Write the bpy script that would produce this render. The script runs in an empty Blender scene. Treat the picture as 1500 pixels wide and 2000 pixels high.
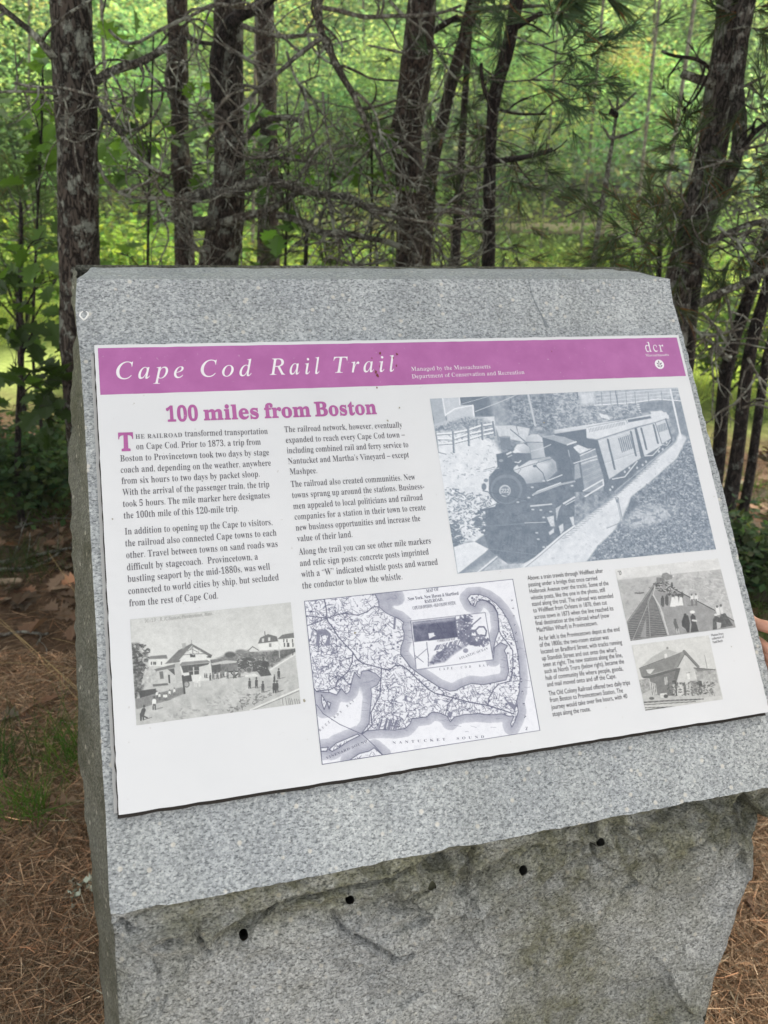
import bpy, math, random
import numpy as np
from mathutils import Vector, Matrix, noise as mnoise
C = bpy.context.scene.collection
scene = bpy.context.scene
R = math.radians
PI = math.pi

# ------------------------------------------------------------------ camera, world, sun
FPX = 1579.13                                   # focal length in photo pixels (photo is 1500 x 2000)
PITCH = R(25.0)
EYE = 1.70
Xc = np.array([0.96481238, -0.07078072, 0.2532334])      # world X (along the sign) seen from the camera
_c, _s = math.cos(PITCH), math.sin(PITCH)
Zc = np.array([(0.2532334 * _s - 0.07078072 * _c) / 0.96481238, -_c, -_s]); Zc /= np.linalg.norm(Zc)
Yc = np.cross(Zc, Xc); Yc /= np.linalg.norm(Yc)
RW = np.array([Xc, Yc, Zc])                     # camera (x right, y down, z forward) -> world
CAM = np.array([0.0, 0.0, EYE])

cam_data = bpy.data.cameras.new('camera')
cam = bpy.data.objects.new('camera', cam_data); C.objects.link(cam)
cam_data.sensor_fit = 'VERTICAL'; cam_data.sensor_height = 36.0; cam_data.sensor_width = 27.0
cam_data.lens = FPX / 2000 * 36.0
cam_data.clip_start = 0.05; cam_data.clip_end = 500
cam_data.dof.use_dof = True; cam_data.dof.focus_distance = 1.12; cam_data.dof.aperture_fstop = 7.6
_m = np.eye(4); _m[:3, 0] = RW[:, 0]; _m[:3, 1] = -RW[:, 1]; _m[:3, 2] = -RW[:, 2]; _m[:3, 3] = CAM
cam.matrix_world = Matrix([list(r) for r in _m])
scene.camera = cam

SUN_EL, SUN_AZ = R(67), R(72)                  # azimuth measured from +Y towards +X
world = bpy.data.worlds.new('World'); scene.world = world; world.use_nodes = True
wn = world.node_tree
sky = wn.nodes.new('ShaderNodeTexSky'); sky.sky_type = 'NISHITA'; sky.sun_disc = False
sky.sun_elevation = SUN_EL; sky.sun_rotation = SUN_AZ
sky.air_density = 1.0; sky.dust_density = 4.0; sky.ozone_density = 0.4
hs = wn.nodes.new('ShaderNodeHueSaturation'); hs.inputs['Saturation'].default_value = 0.35; wn.links.new(sky.outputs[0], hs.inputs['Color'])
cl = wn.nodes.new('ShaderNodeMix'); cl.data_type = 'RGBA'; cl.inputs[0].default_value = 0.8          # thin white overcast over the clear sky
wn.links.new(hs.outputs[0], cl.inputs[6]); cl.inputs[7].default_value = (6.4, 6.5, 6.6, 1)
bg = wn.nodes['Background']; wn.links.new(cl.outputs[2], bg.inputs[0]); bg.inputs[1].default_value = 0.15
sun_d = bpy.data.lights.new('sun', 'SUN'); sun = bpy.data.objects.new('sun', sun_d); C.objects.link(sun)
sun_d.energy = 5.0; sun_d.angle = R(18); sun_d.color = (1.0, 0.95, 0.87)
_dir = Vector((math.sin(SUN_AZ) * math.cos(SUN_EL), math.cos(SUN_AZ) * math.cos(SUN_EL), math.sin(SUN_EL)))
sun.rotation_euler = _dir.to_track_quat('Z', 'Y').to_euler(); sun.location = (0, 0, 12)
scene.view_settings.view_transform = 'Standard'; scene.view_settings.look = 'None'
scene.view_settings.exposure = 0.70; scene.view_settings.gamma = 1.0

# ------------------------------------------------------------------ helpers
def ray(px, py):
    return np.array([(px - 750) / FPX, (py - 1000) / FPX, 1.0])
def at(px, py, z):                              # a point of the photo at camera depth z
    return CAM + RW @ (ray(px, py) * z)
def on_ground(px, py, h=0.0):
    d = RW @ ray(px, py); return CAM + d * ((h - EYE) / d[2])
def on_plane(px, py, p, n):
    d = RW @ ray(px, py); return CAM + d * (np.dot(np.asarray(p) - CAM, n) / np.dot(d, n))
def lin(c):
    c = np.asarray(c, float) / 255.0
    return np.where(c <= 0.04045, c / 12.92, ((c + 0.055) / 1.055) ** 2.4)
def srgb(r, g, b): return tuple(float(x) for x in lin((r, g, b))) + (1.0,)

def tag(o, label=None, cat=None, group=None, kind=None):
    if label: o['label'] = label
    if cat: o['category'] = cat
    if group: o['group'] = group
    if kind: o['kind'] = kind
    return o
def empty(name, loc, label, cat, group=None):
    o = bpy.data.objects.new(name, None); C.objects.link(o); o.location = [float(v) for v in loc]
    o.empty_display_size = 0.1
    return tag(o, label, cat, group)
def mesh_obj(name, verts, faces, mat, parent=None, smooth=False, col=None):
    """verts world space; faces a list, or an (n,k) array of equal polygons"""
    v = np.asarray(verts, np.float32).reshape(-1, 3)
    if parent is not None: v = v - np.array(parent_loc(parent), np.float32)
    me = bpy.data.meshes.new(name)
    if isinstance(faces, np.ndarray):
        n, k = faces.shape
        me.vertices.add(len(v)); me.vertices.foreach_set('co', v.ravel())
        me.loops.add(n * k); me.loops.foreach_set('vertex_index', faces.astype(np.int32).ravel())
        me.polygons.add(n); me.polygons.foreach_set('loop_start', np.arange(0, n * k, k, dtype=np.int32))
        me.polygons.foreach_set('loop_total', np.full(n, k, np.int32))
    else:
        me.from_pydata(v.tolist(), [], [tuple(f) for f in faces])
    if col is not None:
        a = me.color_attributes.new('tint', 'FLOAT_COLOR', 'POINT')
        c = np.ones((len(v), 4), np.float32); c[:, :col.shape[1]] = col
        a.data.foreach_set('color', c.ravel())
    me.update(calc_edges=True); me.validate()
    if smooth: me.polygons.foreach_set('use_smooth', np.ones(len(me.polygons), bool))
    o = bpy.data.objects.new(name, me); C.objects.link(o)
    if mat is not None: me.materials.append(mat)
    if parent is not None: o.parent = parent
    return o
def parent_loc(p):
    l = np.array(p.location); q = p.parent
    while q is not None: l = l + np.array(q.location); q = q.parent
    return l
class MB:
    """collects shapes for one mesh"""
    def __init__(s): s.v = []; s.f = []; s.c = []; s.n = 0
    def add(s, v, f, c=None):
        v = np.asarray(v, float).reshape(-1, 3); s.v.append(v); s.f += [tuple(int(i) + s.n for i in q) for q in f]
        if c is not None: s.c.append(np.tile(np.asarray(c, float), (len(v), 1)))
        s.n += len(v)
    def tube(s, pts, rad, n=6, cap=True, c=None):
        pts = np.asarray(pts, float); k = len(pts); rad = np.broadcast_to(np.asarray(rad, float), (k,))
        t = np.gradient(pts, axis=0); t /= np.linalg.norm(t, axis=1)[:, None] + 1e-12
        a = np.array([0, 0, 1.0]) if abs(t[0][2]) < .9 else np.array([1.0, 0, 0])
        u = np.cross(t[0], a); u /= np.linalg.norm(u); out = []
        ang = np.arange(n) * 2 * PI / n
        for i in range(k):
            u = u - t[i] * np.dot(u, t[i]); u /= np.linalg.norm(u) + 1e-12; w = np.cross(t[i], u)
            out.append(pts[i] + rad[i] * (np.cos(ang)[:, None] * u + np.sin(ang)[:, None] * w))
        f = [(i * n + j, i * n + (j + 1) % n, (i + 1) * n + (j + 1) % n, (i + 1) * n + j) for i in range(k - 1) for j in range(n)]
        if cap: f += [tuple(range(n))[::-1], tuple((k - 1) * n + j for j in range(n))]
        s.add(np.concatenate(out), f, c)
    def box(s, o, a, b, d, c=None):
        o, a, b, d = (np.asarray(q, float) for q in (o, a, b, d))
        v = [o, o + a, o + a + b, o + b, o + d, o + a + d, o + a + b + d, o + b + d]
        s.add(v, [(0, 3, 2, 1), (4, 5, 6, 7), (0, 1, 5, 4), (1, 2, 6, 5), (2, 3, 7, 6), (3, 0, 4, 7)], c)
    def obj(s, name, mat, parent=None, smooth=False):
        return mesh_obj(name, np.concatenate(s.v), s.f, mat, parent, smooth, np.concatenate(s.c) if s.c else None)

# ------------------------------------------------------------------ materials
def new_mat(name, rough=0.8, spec=0.3):
    m = bpy.data.materials.new(name); m.use_nodes = True
    b = m.node_tree.nodes['Principled BSDF']; b.inputs['Roughness'].default_value = rough
    b.inputs['Specular IOR Level'].default_value = spec
    return m, m.node_tree, b
def N(t, kind, **kw):
    n = t.nodes.new(kind)
    for k, v in kw.items():
        if k in n.inputs: n.inputs[k].default_value = v
        else: setattr(n, k, v)
    return n
def ramp(t, src, stops, interp='LINEAR'):
    r = t.nodes.new('ShaderNodeValToRGB'); e = r.color_ramp.elements; r.color_ramp.interpolation = interp
    while len(e) < len(stops): e.new(0.5)
    for q, (p, c) in zip(e, stops):
        q.position = p; q.color = c if len(c) == 4 else tuple(c) + (1,)
    t.links.new(src, r.inputs[0]); return r.outputs[0]
def mixc(t, fac, a, b, mode='MIX'):
    n = t.nodes.new('ShaderNodeMix'); n.data_type = 'RGBA'; n.blend_type = mode
    for s, v in ((0, fac), (6, a), (7, b)):
        if hasattr(v, 'is_linked') or isinstance(v, bpy.types.NodeSocket): t.links.new(v, n.inputs[s])
        else: n.inputs[s].default_value = v
    return n.outputs[2]
def math_n(t, op, a, b=0.0):
    n = t.nodes.new('ShaderNodeMath'); n.operation = op
    for i, v in enumerate((a, b)):
        if isinstance(v, bpy.types.NodeSocket): t.links.new(v, n.inputs[i])
        else: n.inputs[i].default_value = v
    return n.outputs[0]
def noise_n(t, scale, detail=3, vec=None, rough=0.55, dist=0.0):
    n = N(t, 'ShaderNodeTexNoise', Scale=scale, Detail=detail, Roughness=rough, Distortion=dist)
    if vec is not None: t.links.new(vec, n.inputs['Vector'])
    return n.outputs[0]
def coords(t, scale=(1, 1, 1), rot=(0, 0, 0)):
    c = t.nodes.new('ShaderNodeTexCoord'); m = t.nodes.new('ShaderNodeMapping')
    m.inputs['Scale'].default_value = scale; m.inputs['Rotation'].default_value = rot
    t.links.new(c.outputs['Object'], m.inputs[0]); return m.outputs[0]
def bump(t, b, h, strength, dist):
    n = N(t, 'ShaderNodeBump', Strength=strength, Distance=dist); t.links.new(h, n.inputs['Height'])
    t.links.new(n.outputs[0], b.inputs['Normal']); return n
def plain(name, c, rough=0.7, spec=0.3):
    m, t, b = new_mat(name, rough, spec); b.inputs['Base Color'].default_value = tuple(c) + (1,) if len(c) == 3 else c
    v = coords(t); n = noise_n(t, 60, 3, v)
    t.links.new(mixc(t, n, tuple(0.88 * q for q in c[:3]) + (1,), tuple(min(1, 1.1 * q) for q in c[:3]) + (1,)), b.inputs['Base Color'])
    return m

def granite(name, tones, stain=0.0, bumpy=0.0):
    """speckled granite: dark mica flecks, grey ground, pale feldspar grains"""
    m, t, b = new_mat(name, 0.62, 0.35)
    v = coords(t, (1, 1, 1), (0.3, 0.5, 0.9)); vs = coords(t, (1, 2.4, 1.7), (0.5, 0.2, 0.6))
    n1 = noise_n(t, 190, 5, v, 0.75); n2 = noise_n(t, 200, 4, vs, 0.65); n3 = noise_n(t, 9, 4, v)
    base = ramp(t, n1, [(0.38, tones[1]), (0.5, tones[2]), (0.61, tones[3])])
    fl = ramp(t, n2, [(0.36, (1, 1, 1)), (0.50, (0, 0, 0))])
    col = mixc(t, math_n(t, 'MULTIPLY', fl, 0.9), base, tones[0])
    vo = N(t, 'ShaderNodeTexVoronoi', Scale=165.0); t.links.new(v, vo.inputs['Vector'])
    pale = ramp(t, vo.outputs['Distance'], [(0.14, (1, 1, 1)), (0.30, (0, 0, 0))])
    col = mixc(t, math_n(t, 'MULTIPLY', pale, 0.5), col, tones[4])
    col = mixc(t, 1.0, col, ramp(t, n3, [(0.3, (0.86, 0.87, 0.88)), (0.7, (1.08, 1.08, 1.06))]), 'MULTIPLY')
    v3 = N(t, 'ShaderNodeTexVoronoi', Scale=46.0); t.links.new(v, v3.inputs['Vector']); col = mixc(t, math_n(t, 'MULTIPLY', ramp(t, v3.outputs['Distance'], [(0.10, (1, 1, 1)), (0.17, (0, 0, 0))]), 0.6), col, (0.66, 0.62, 0.54, 1))
    col = mixc(t, 1.0, col, ramp(t, noise_n(t, 3.0, 6, coords(t, (3.0, .5, .5)), .65), [(0.33, (0.86, 0.86, 0.85)), (0.55, (1, 1, 1)), (0.75, (1.05, 1.05, 1.05))]), 'MULTIPLY')
    if stain:
        if stain < 2: k = ramp(t, math_n(t, 'ADD', math_n(t, 'MULTIPLY', noise_n(t, 3.4, 5, v, 0.62, 0.6), 0.78), math_n(t, 'MULTIPLY', noise_n(t, 26, 4, v, 0.6), 0.22)), [(0.43, (0, 0, 0)), (0.60, (1, 1, 1))])
        else: k = math_n(t, 'MULTIPLY', N(t, 'ShaderNodeAttribute', attribute_name='tint').outputs['Fac'], ramp(t, noise_n(t, 30, 5, v, .7), [(.30, (.35, .35, .35)), (.60, (1, 1, 1))]))  # vertex tint holds stain and the painted crevice shade
        col = mixc(t, k, col, mixc(t, 1.0, col, (0.40, 0.39, 0.27, 1), 'MULTIPLY'))
    t.links.new(col, b.inputs['Base Color'])
    h = math_n(t, 'ADD', math_n(t, 'MULTIPLY', n1, 0.5), n2)
    if bumpy: h = math_n(t, 'ADD', math_n(t, 'MULTIPLY', noise_n(t, 45, 6, v, 0.7), 2.2), h)
    bump(t, b, h, 0.35 + 0.45 * bumpy, 0.002 + 0.004 * bumpy)
    return m
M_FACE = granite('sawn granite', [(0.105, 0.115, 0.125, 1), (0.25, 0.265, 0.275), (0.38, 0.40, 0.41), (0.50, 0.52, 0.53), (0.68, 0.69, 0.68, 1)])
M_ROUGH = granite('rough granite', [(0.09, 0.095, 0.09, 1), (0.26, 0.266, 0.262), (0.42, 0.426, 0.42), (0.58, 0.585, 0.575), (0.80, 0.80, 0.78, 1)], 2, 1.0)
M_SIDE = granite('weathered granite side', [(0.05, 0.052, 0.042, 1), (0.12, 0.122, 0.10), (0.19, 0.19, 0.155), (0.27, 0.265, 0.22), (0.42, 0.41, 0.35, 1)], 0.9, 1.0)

# ------------------------------------------------------------------ the sign's plane
PW, PH = 0.914, 0.6103
T0 = CAM + RW @ np.array([-0.3956346, -0.22787435, 1.10381696])        # top left corner of the sign face
U = np.array([1.0, 0, 0])
V = RW @ np.array([0.13307072, 0.96208495, -0.23808558])               # down the slope
NRM = np.cross(V, U); NRM /= np.linalg.norm(NRM)
if np.dot(NRM, CAM - T0) < 0: NRM = -NRM
def pan(u, v, h=0.0): return T0 + np.multiply.outer(np.asarray(u, float), U) + np.multiply.outer(np.asarray(v, float), V) + np.multiply.outer(np.asarray(h, float) * np.ones_like(np.asarray(u, float)), NRM)
def px2uv(px, py):
    q = on_plane(px, py, T0, NRM) - T0
    return np.array([np.dot(q, U), np.dot(q, V)])

# ------------------------------------------------------------------ the granite marker
FACE_H = -0.012
FP0 = T0 + NRM * FACE_H
def face_pt(px, py): return on_plane(px, py, FP0, NRM)
def lerp_poly(pts, y):
    pts = np.asarray(pts, float); return np.interp(y, pts[:, 1], pts[:, 0])
def build_marker():
    root = empty('granite_marker', (T0[0] + PW / 2, T0[1] - 0.1, 0.0), 'grey granite block with sloping sawn face and rough lower front, carrying the sign', 'stone marker')
    rnd = random.Random(3)
    # left edge of the sawn face and silhouette of the rough side behind it (photo pixels)
    Le = [(150, 545), (147, 600), (150, 640), (156, 690), (164, 800), (172, 950), (180, 1100), (189, 1250), (195, 1400), (200, 1500), (207, 1600), (213, 1750), (216, 1790)]
    Ls = [(151, 545), (148, 600), (150, 640), (155, 690), (149, 720), (148, 800), (143, 900), (143, 1000), (150, 1125), (155, 1250), (158, 1375), (165, 1500), (171, 1600), (181, 1700), (189, 1790)]
    Re = [(1308, 545), (1314, 590), (1325, 625), (1340, 680), (1381, 840), (1411, 950), (1437, 1065), (1466, 1180), (1492, 1280), (1517, 1380), (1548, 1480), (1562, 1526)]
    NR, NC = 120, 150
    ly = np.linspace(545, 1790, NR + 1); ry = np.linspace(545, 1526, NR + 1)
    Pl = np.array([face_pt(lerp_poly(Le, y) + 1.2 * mnoise.noise((y * .05, 1, 0)), y) for y in ly])
    Pr = np.array([face_pt(lerp_poly(Re, y) + 2.5 * mnoise.noise((y * .06, 7, 0)), y) for y in ry])
    s = np.linspace(0, 1, NC + 1)
    face = Pl[:, None] * (1 - s)[None, :, None] + Pr[:, None] * s[None, :, None]
    # broken lower edge: chips bite a little into the sawn face
    for j in range(NC + 1):
        x = face[-1, j]
        k = max(0, mnoise.fractal((x[0] * 14, 3.1, 0), 1.0, 2.0, 3)) * 0.006 + 0.0016 * mnoise.noise((x[0] * 90, 0, 2))
        face[-1, j] = x - V * k
        if face[-2, j] @ V > face[-1, j] @ V: face[-2, j] = face[-1, j] - V * 0.002
        face[-2, j] = face[-1, j] - V * 0.006
    def grid_faces(r, c): return [(i * c + j, i * c + j + 1, (i + 1) * c + j + 1, (i + 1) * c + j) for i in range(r - 1) for j in range(c - 1)]
    mesh_obj('sawn_face', face.reshape(-1, 3)[:, :], [f[::-1] for f in grid_faces(NR + 1, NC + 1)], M_FACE, root)
    # top: a narrow sawn strip falling back level, ends chipped
    TL = 16; top = np.zeros((TL + 1, NC + 1, 3))
    for j in range(NC + 1):
        e = face[0, j]; x = s[j]
        for i in range(TL + 1):
            q = i / TL
            p = e + np.array([0, 0.125 * q, 0.0])
            cl = max(0, 1 - x / 0.016); cr = max(0, 1 - (1 - x) / 0.040)
            p[0] += 0.018 * q * cl - 0.045 * q * cr
            p[2] += 0.0025 * mnoise.noise((p[0] * 22, p[1] * 25, 0)) * min(1, q * 5) - 0.012 * max(0, q - 0.75)
            top[i, j] = p
    mesh_obj('top_strip', top.reshape(-1, 3), grid_faces(TL + 1, NC + 1), M_FACE, root)
    # rough front below
    bl = face[-1]; DN = np.array([0, -0.28, -1.0])
    fn = np.cross(bl[-1] - bl[0], DN); fn /= np.linalg.norm(fn)
    if fn @ (CAM - bl[0]) < 0: fn = -fn
    LB = [(216, 1790), (221, 1860), (226, 1930), (232, 2000)]
    RB = [(1562, 1526), (1530, 1600), (1500, 1655), (1484, 1725), (1445, 1830), (1412, 1920), (1390, 2000)]
    def bound(pts):
        q = np.array([on_plane(x, y, bl[0] if pts is LB else bl[-1], fn) for x, y in pts]); return q
    Lb, Rb = bound(LB), bound(RB)
    H = bl[0][2]
    HR = 220; HC = 400
    s2 = np.linspace(0, 1, HC + 1)
    edge = np.array([[np.interp(a, s, bl[:, k]) for k in range(3)] for a in s2])
    gone = set(); front = np.zeros((HR + 1, HC + 1, 3)); tint = np.zeros((HR + 1, HC + 1))
    cracks = [[on_plane(x, y, bl[0], fn) for x, y in c] for c in ([(650, 1782), (668, 1815), (700, 1832), (738, 1850), (770, 1872), (805, 1868)], [(380, 1815), (392, 1840), (408, 1858)], [(300, 1842), (330, 1836), (352, 1838)], [(238, 1800), (252, 1812), (262, 1815)], [(560, 1760), (620, 1748), (700, 1730), (760, 1722), (800, 1700)])]
    zl = Lb[:, 2][::-1]; zr = Rb[:, 2][::-1]
    def side_at(Q, z):
        zz = Q[:, 2][::-1]; xx = Q[:, 0][::-1]; yy = Q[:, 1][::-1]
        if z < zz[0]:
            g = min(1.0, (zz[0] - z) / 0.5)
            return xx[0] + (xx[0] - xx[1]) / (zz[0] - zz[1]) * (z - zz[0]) * (-1) * 0 + (xx[0] - xx[1]) * g * 0.8, yy[0] + 0.05 * g
        return np.interp(z, zz, xx), np.interp(z, zz, yy)
    for i in range(HR + 1):
        q = (i / HR) ** 1.7
        for j in range(HC + 1):
            e = edge[j]; z = e[2] * (1 - q) - 0.03 * q
            lx, ly_ = side_at(Lb, z); rx, ry_ = side_at(Rb, z)
            if z > zl[-1]: lx, ly_ = Lb[0][0], Lb[0][1]
            if z > zr[-1]: rx, ry_ = Rb[0][0], Rb[0][1]
            a = s2[j]; x = lx + (rx - lx) * a; y = ly_ + (ry_ - ly_) * a
            w = min(1, (e[2] - z) / 0.10); x = e[0] * (1 - w) + x * w
            d = e[2] - z; y0 = e[1] - 0.28 * d
            y = y0 if w < 1 else y0
            p = np.array([x, y, z])
            up = min(1, d / 0.02)
            big = mnoise.fractal((x * 2.4, z * 2.4, 5), 1.0, 2.1, 2) * 0.012
            med = mnoise.fractal((x * 14 + z * 5, z * 15 - x * 3, 1.5), 0.9, 2.1, 4) * 0.0022
            fine = mnoise.fractal((x * 70, z * 70, 3), 0.7, 2.2, 2) * 0.0013
            wx, wz = x + 0.03 * mnoise.noise((x * 9, z * 9, 1)), z + 0.03 * mnoise.noise((x * 9, z * 9, 6))
            fac = 0.0
            for sc, am in ((6.0, 1.0), (15.0, 0.45)):                 # planes left by the split, stepping at their borders
                dd, pp = mnoise.voronoi((wx * sc, wz * sc * 1.5, 2.0)); c0 = pp[0]
                hsh = mnoise.cell(c0 * 7.3); h2 = mnoise.cell(c0 * 3.1 + Vector((9, 1, 4))); 
                fac += am * ((hsh - .5) * 0.007 + ((wx * sc - c0[0]) * (h2 - .5) + (wz * sc * 1.5 - c0[1]) * (hsh - .5)) * 0.016)
            near = math.exp(-(d / (0.055 + 0.035 * mnoise.noise((x * 4.3, 4, 1)) + 0.03 * a)) ** 2)
            rg = mnoise.ridged_multi_fractal((wx * 9 + 1.5 * wz, wz * 17 - wx * 4, 3.0), 0.9, 2.1, 5, 1.0, 2.0) - 1.1
            led = rg * (0.0016 + 0.0300 * near) * min(1, d / .012)
            ed = min(a, 1 - a) * 2; rnd_edge = -0.012 * max(0, 1 - ed / 0.06) ** 2
            scoop = -0.035 * max(0, min(1, (.97 - a) / .12)) * math.exp(-((a - 0.76) / 0.15) ** 2 - ((d - 0.42) / 0.2) ** 2)
            k = up * (big + med + led + fine + scoop + fac * (0.35 + 1.1 * near)) - 0.002 * min(1, d / 0.006) + rnd_edge * min(1, d / 0.05)
            if d < 0.03: k = min(k, 0.05 * d)
            for cp in cracks:
                for (c0, c1) in zip(cp, cp[1:]):
                    ex, ez = c1[0] - c0[0], c1[2] - c0[2]; tt = max(0, min(1, ((x - c0[0]) * ex + (z - c0[2]) * ez) / (ex * ex + ez * ez)))
                    cd = math.hypot(x - c0[0] - tt * ex, z - c0[2] - tt * ez)
                    if cd < 0.012: k -= 0.010 * max(0, 1 - cd / 0.0055) - 0.002 * max(0, 1 - abs(cd - .008) / .004)
            # algae and run-off stain: under the break with crevice shade painted in, along the left corner, down the lower right
            sx = mnoise.fractal((x * 4, z * 5, 12), 0.9, 2.0, 4) * .5 + .5; s2_ = mnoise.fractal((x * 22, z * 22, 2), .8, 2, 3)
            st = near * 2.3 * max(0, min(1, .6 + 1.6 * mnoise.noise((x * 2.5, 1, 3)))) + max(0, 1 - a / .10) * min(1, d / .1) * 1.0 + math.exp(-((a - .84 + .35 * d) / .20) ** 2) * min(1, d / .15) * (.55 + 1.2 * sx) + max(0, d - .22) * 1.2 * a
            tint[i, j] = max(0, min(1, .55 * near * max(0, .25 - rg) + st * (.35 + 1.1 * sx) + .25 * s2_ + .35 * (sx - .62)))
            front[i, j] = p + fn * k
    M_SILT = plain('mossy silt', (.11, .11, .07), .95)
    M_HOLE = plain('dark drill hole', (.030, .029, .024), .95)
    fl_ = front.reshape(-1, 3); rel = (fl_ - CAM) @ RW; pxy = rel[:, :2] / rel[:, 2:] * FPX + np.array([750, 1000])
    a1 = np.cross(fn, [0, 0, 1.0]); a1 /= np.linalg.norm(a1); b0 = np.cross(a1, fn); an = np.linspace(0, 2 * PI, 18, endpoint=False); k_ = range(18)
    for hi, (hx, hy) in enumerate(((476, 1813), (683, 1767), (853, 1734), (1023, 1693), (1176, 1658))):
        near_ = np.where(np.hypot(pxy[:, 0] - hx, pxy[:, 1] - hy) < 9)[0]; c = fl_[near_[np.argmin(rel[near_, 2])]].copy()
        c = c + fn * np.median(((fl_ - c) @ fn)[np.hypot((fl_ - c) @ a1, (fl_ - c) @ b0) < .014]); du, dv = (fl_ - c) @ a1, (fl_ - c) @ b0 * .8; rr = np.hypot(du, dv); lev = (fl_ - c) @ fn; ok = abs(lev) < .03
        for q in np.where((rr < .0044) & ok)[0]: gone.add((int(q) // (HC + 1), int(q) % (HC + 1)))
        for q in np.where((rr >= .0044) & (rr < .0090) & ok)[0]: fl_[q] = c + (a1 * du[q] + b0 * dv[q] / .8) * (.0055 / rr[q]) + fn * min(.002, max(-.002, lev[q]))
        rim0 = c + .0066 * np.cos(an)[:, None] * a1 + .0084 * np.sin(an)[:, None] * b0 - fn * .0030; dp = .005 if hi == 2 else .045
        mesh_obj('drill_hole', np.concatenate([rim0, rim0 - (fn * .85 + np.array([0, 0, .45])) * dp]), [(k, (k + 1) % 18, 18 + (k + 1) % 18, 18 + k) for k in k_] + [tuple(range(18, 36))], M_HOLE if hi != 2 else M_SILT, root, True)
    mesh_obj('rough_front', front.reshape(-1, 3), [f[::-1] for f in grid_faces(HR + 1, HC + 1) if not any((q // (HC + 1), q % (HC + 1)) in gone for q in f)], M_ROUGH, root, False, np.repeat(tint.reshape(-1, 1), 3, 1))
    # left and right flanks and the back
    def flank(edge_top, sil, front_edge, sgn, name, back_y):
        rows = []
        col0 = np.concatenate([edge_top, front_edge[1:]])
        n = len(col0)
        K = 14
        g = np.zeros((n, K + 1, 3))
        for i, e in enumerate(col0):
            out = sil[min(i, len(sil) - 1)] if i < len(edge_top) else sil[-1] + (e - edge_top[-1]) * np.array([1, 0, 1])
            for k in range(K + 1):
                q = k / K; yb = max(back_y(e[2]) - e[1], 0.13)
                p = e + np.array([0, yb * q, 0])
                w = min(1, q * yb / 0.11)
                p[0] = e[0] * (1 - w) + out[0] * w
                nz = 0.006 * mnoise.fractal((p[1] * 16, p[2] * 16, 4 + sgn), 0.9, 2.0, 4) + 0.002 * mnoise.noise((p[1] * 90, p[2] * 90, 2))
                p[0] += nz * min(1, q * 6)
                if k == K: p[0] += -sgn * 0.0
                g[i, k] = p
        f = grid_faces(n, K + 1)
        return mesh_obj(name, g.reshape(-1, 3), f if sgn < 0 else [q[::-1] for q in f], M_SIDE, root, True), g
    silL = []
    for i, y in enumerate(ly):
        e = Pl[i]; q = on_plane(lerp_poly(Ls, y), y, e + np.array([0, 0.11, 0]), np.array([0, 1.0, 0])); silL.append(np.array([min(q[0], e[0] + 0.004), 0, 0]))
    silR = [np.array([p[0] - 0.02, 0, 0]) for p in Pr]
    yb = lambda z: T0[1] + 0.30 + 0.25 * max(0, (T0[2] - z))
    top_b = top[-1]
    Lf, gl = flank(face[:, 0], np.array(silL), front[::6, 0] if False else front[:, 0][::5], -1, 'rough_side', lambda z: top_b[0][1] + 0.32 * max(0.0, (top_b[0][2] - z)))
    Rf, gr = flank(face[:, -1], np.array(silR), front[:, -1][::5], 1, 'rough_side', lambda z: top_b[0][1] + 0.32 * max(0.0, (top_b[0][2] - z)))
    a, b = gl[:, -1], gr[:, -1]; n = len(a)
    # join the back: a plain rough sheet between the flanks
    K = 24; g = np.zeros((n, K + 1, 3))
    for i in range(n):
        for k in range(K + 1):
            q = k / K; p = a[i] * (1 - q) + b[min(i, len(b) - 1)] * q
            p = p + np.array([0, 0.02 * mnoise.fractal((p[0] * 6, p[2] * 6, 8), 1, 2, 3) * math.sin(PI * q), 0]); g[i, k] = p
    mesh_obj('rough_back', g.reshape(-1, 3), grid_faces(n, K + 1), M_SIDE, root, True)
    # crack and chalk mark on the sawn face
    mb = MB()
    cr = [(1031, 548), (1036, 565), (1043, 588), (1052, 606), (1060, 622), (1068, 640)]
    for (x0, y0), (x1, y1) in zip(cr, cr[1:]):
        pass
    pts = [face_pt(x, y) + NRM * 0.0006 for x, y in cr]
    wv = [0.0006, 0.0008, 0.0007, 0.0011, 0.0022, 0.005]
    v = []; f = []
    for i, (p, w) in enumerate(zip(pts, wv)):
        v += [p - U * w * 0.5, p + U * w * 0.9]
        if i: f.append((2 * i - 2, 2 * i - 1, 2 * i + 1, 2 * i))
    mb.add(v, f); mb.obj('seam_crack', plain('dark seam', (0.2, 0.22, 0.235)), root)
    mb = MB(); ck = [(162, 608), (157, 612), (156, 617), (159, 621), (164, 625), (168, 622), (172, 616), (172, 611), (168, 608)]
    pts = [face_pt(x, y) + NRM * 0.0004 for x, y in ck]
    mb.tube(pts, [0.0008, 0.0012, 0.0014, 0.0012, 0.0016, 0.0013, 0.0013, 0.001, 0.0006], 5); mb.obj('chalk_mark', plain('white paint', (0.78, 0.78, 0.76)), root)
    return root
marker = build_marker()
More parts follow.
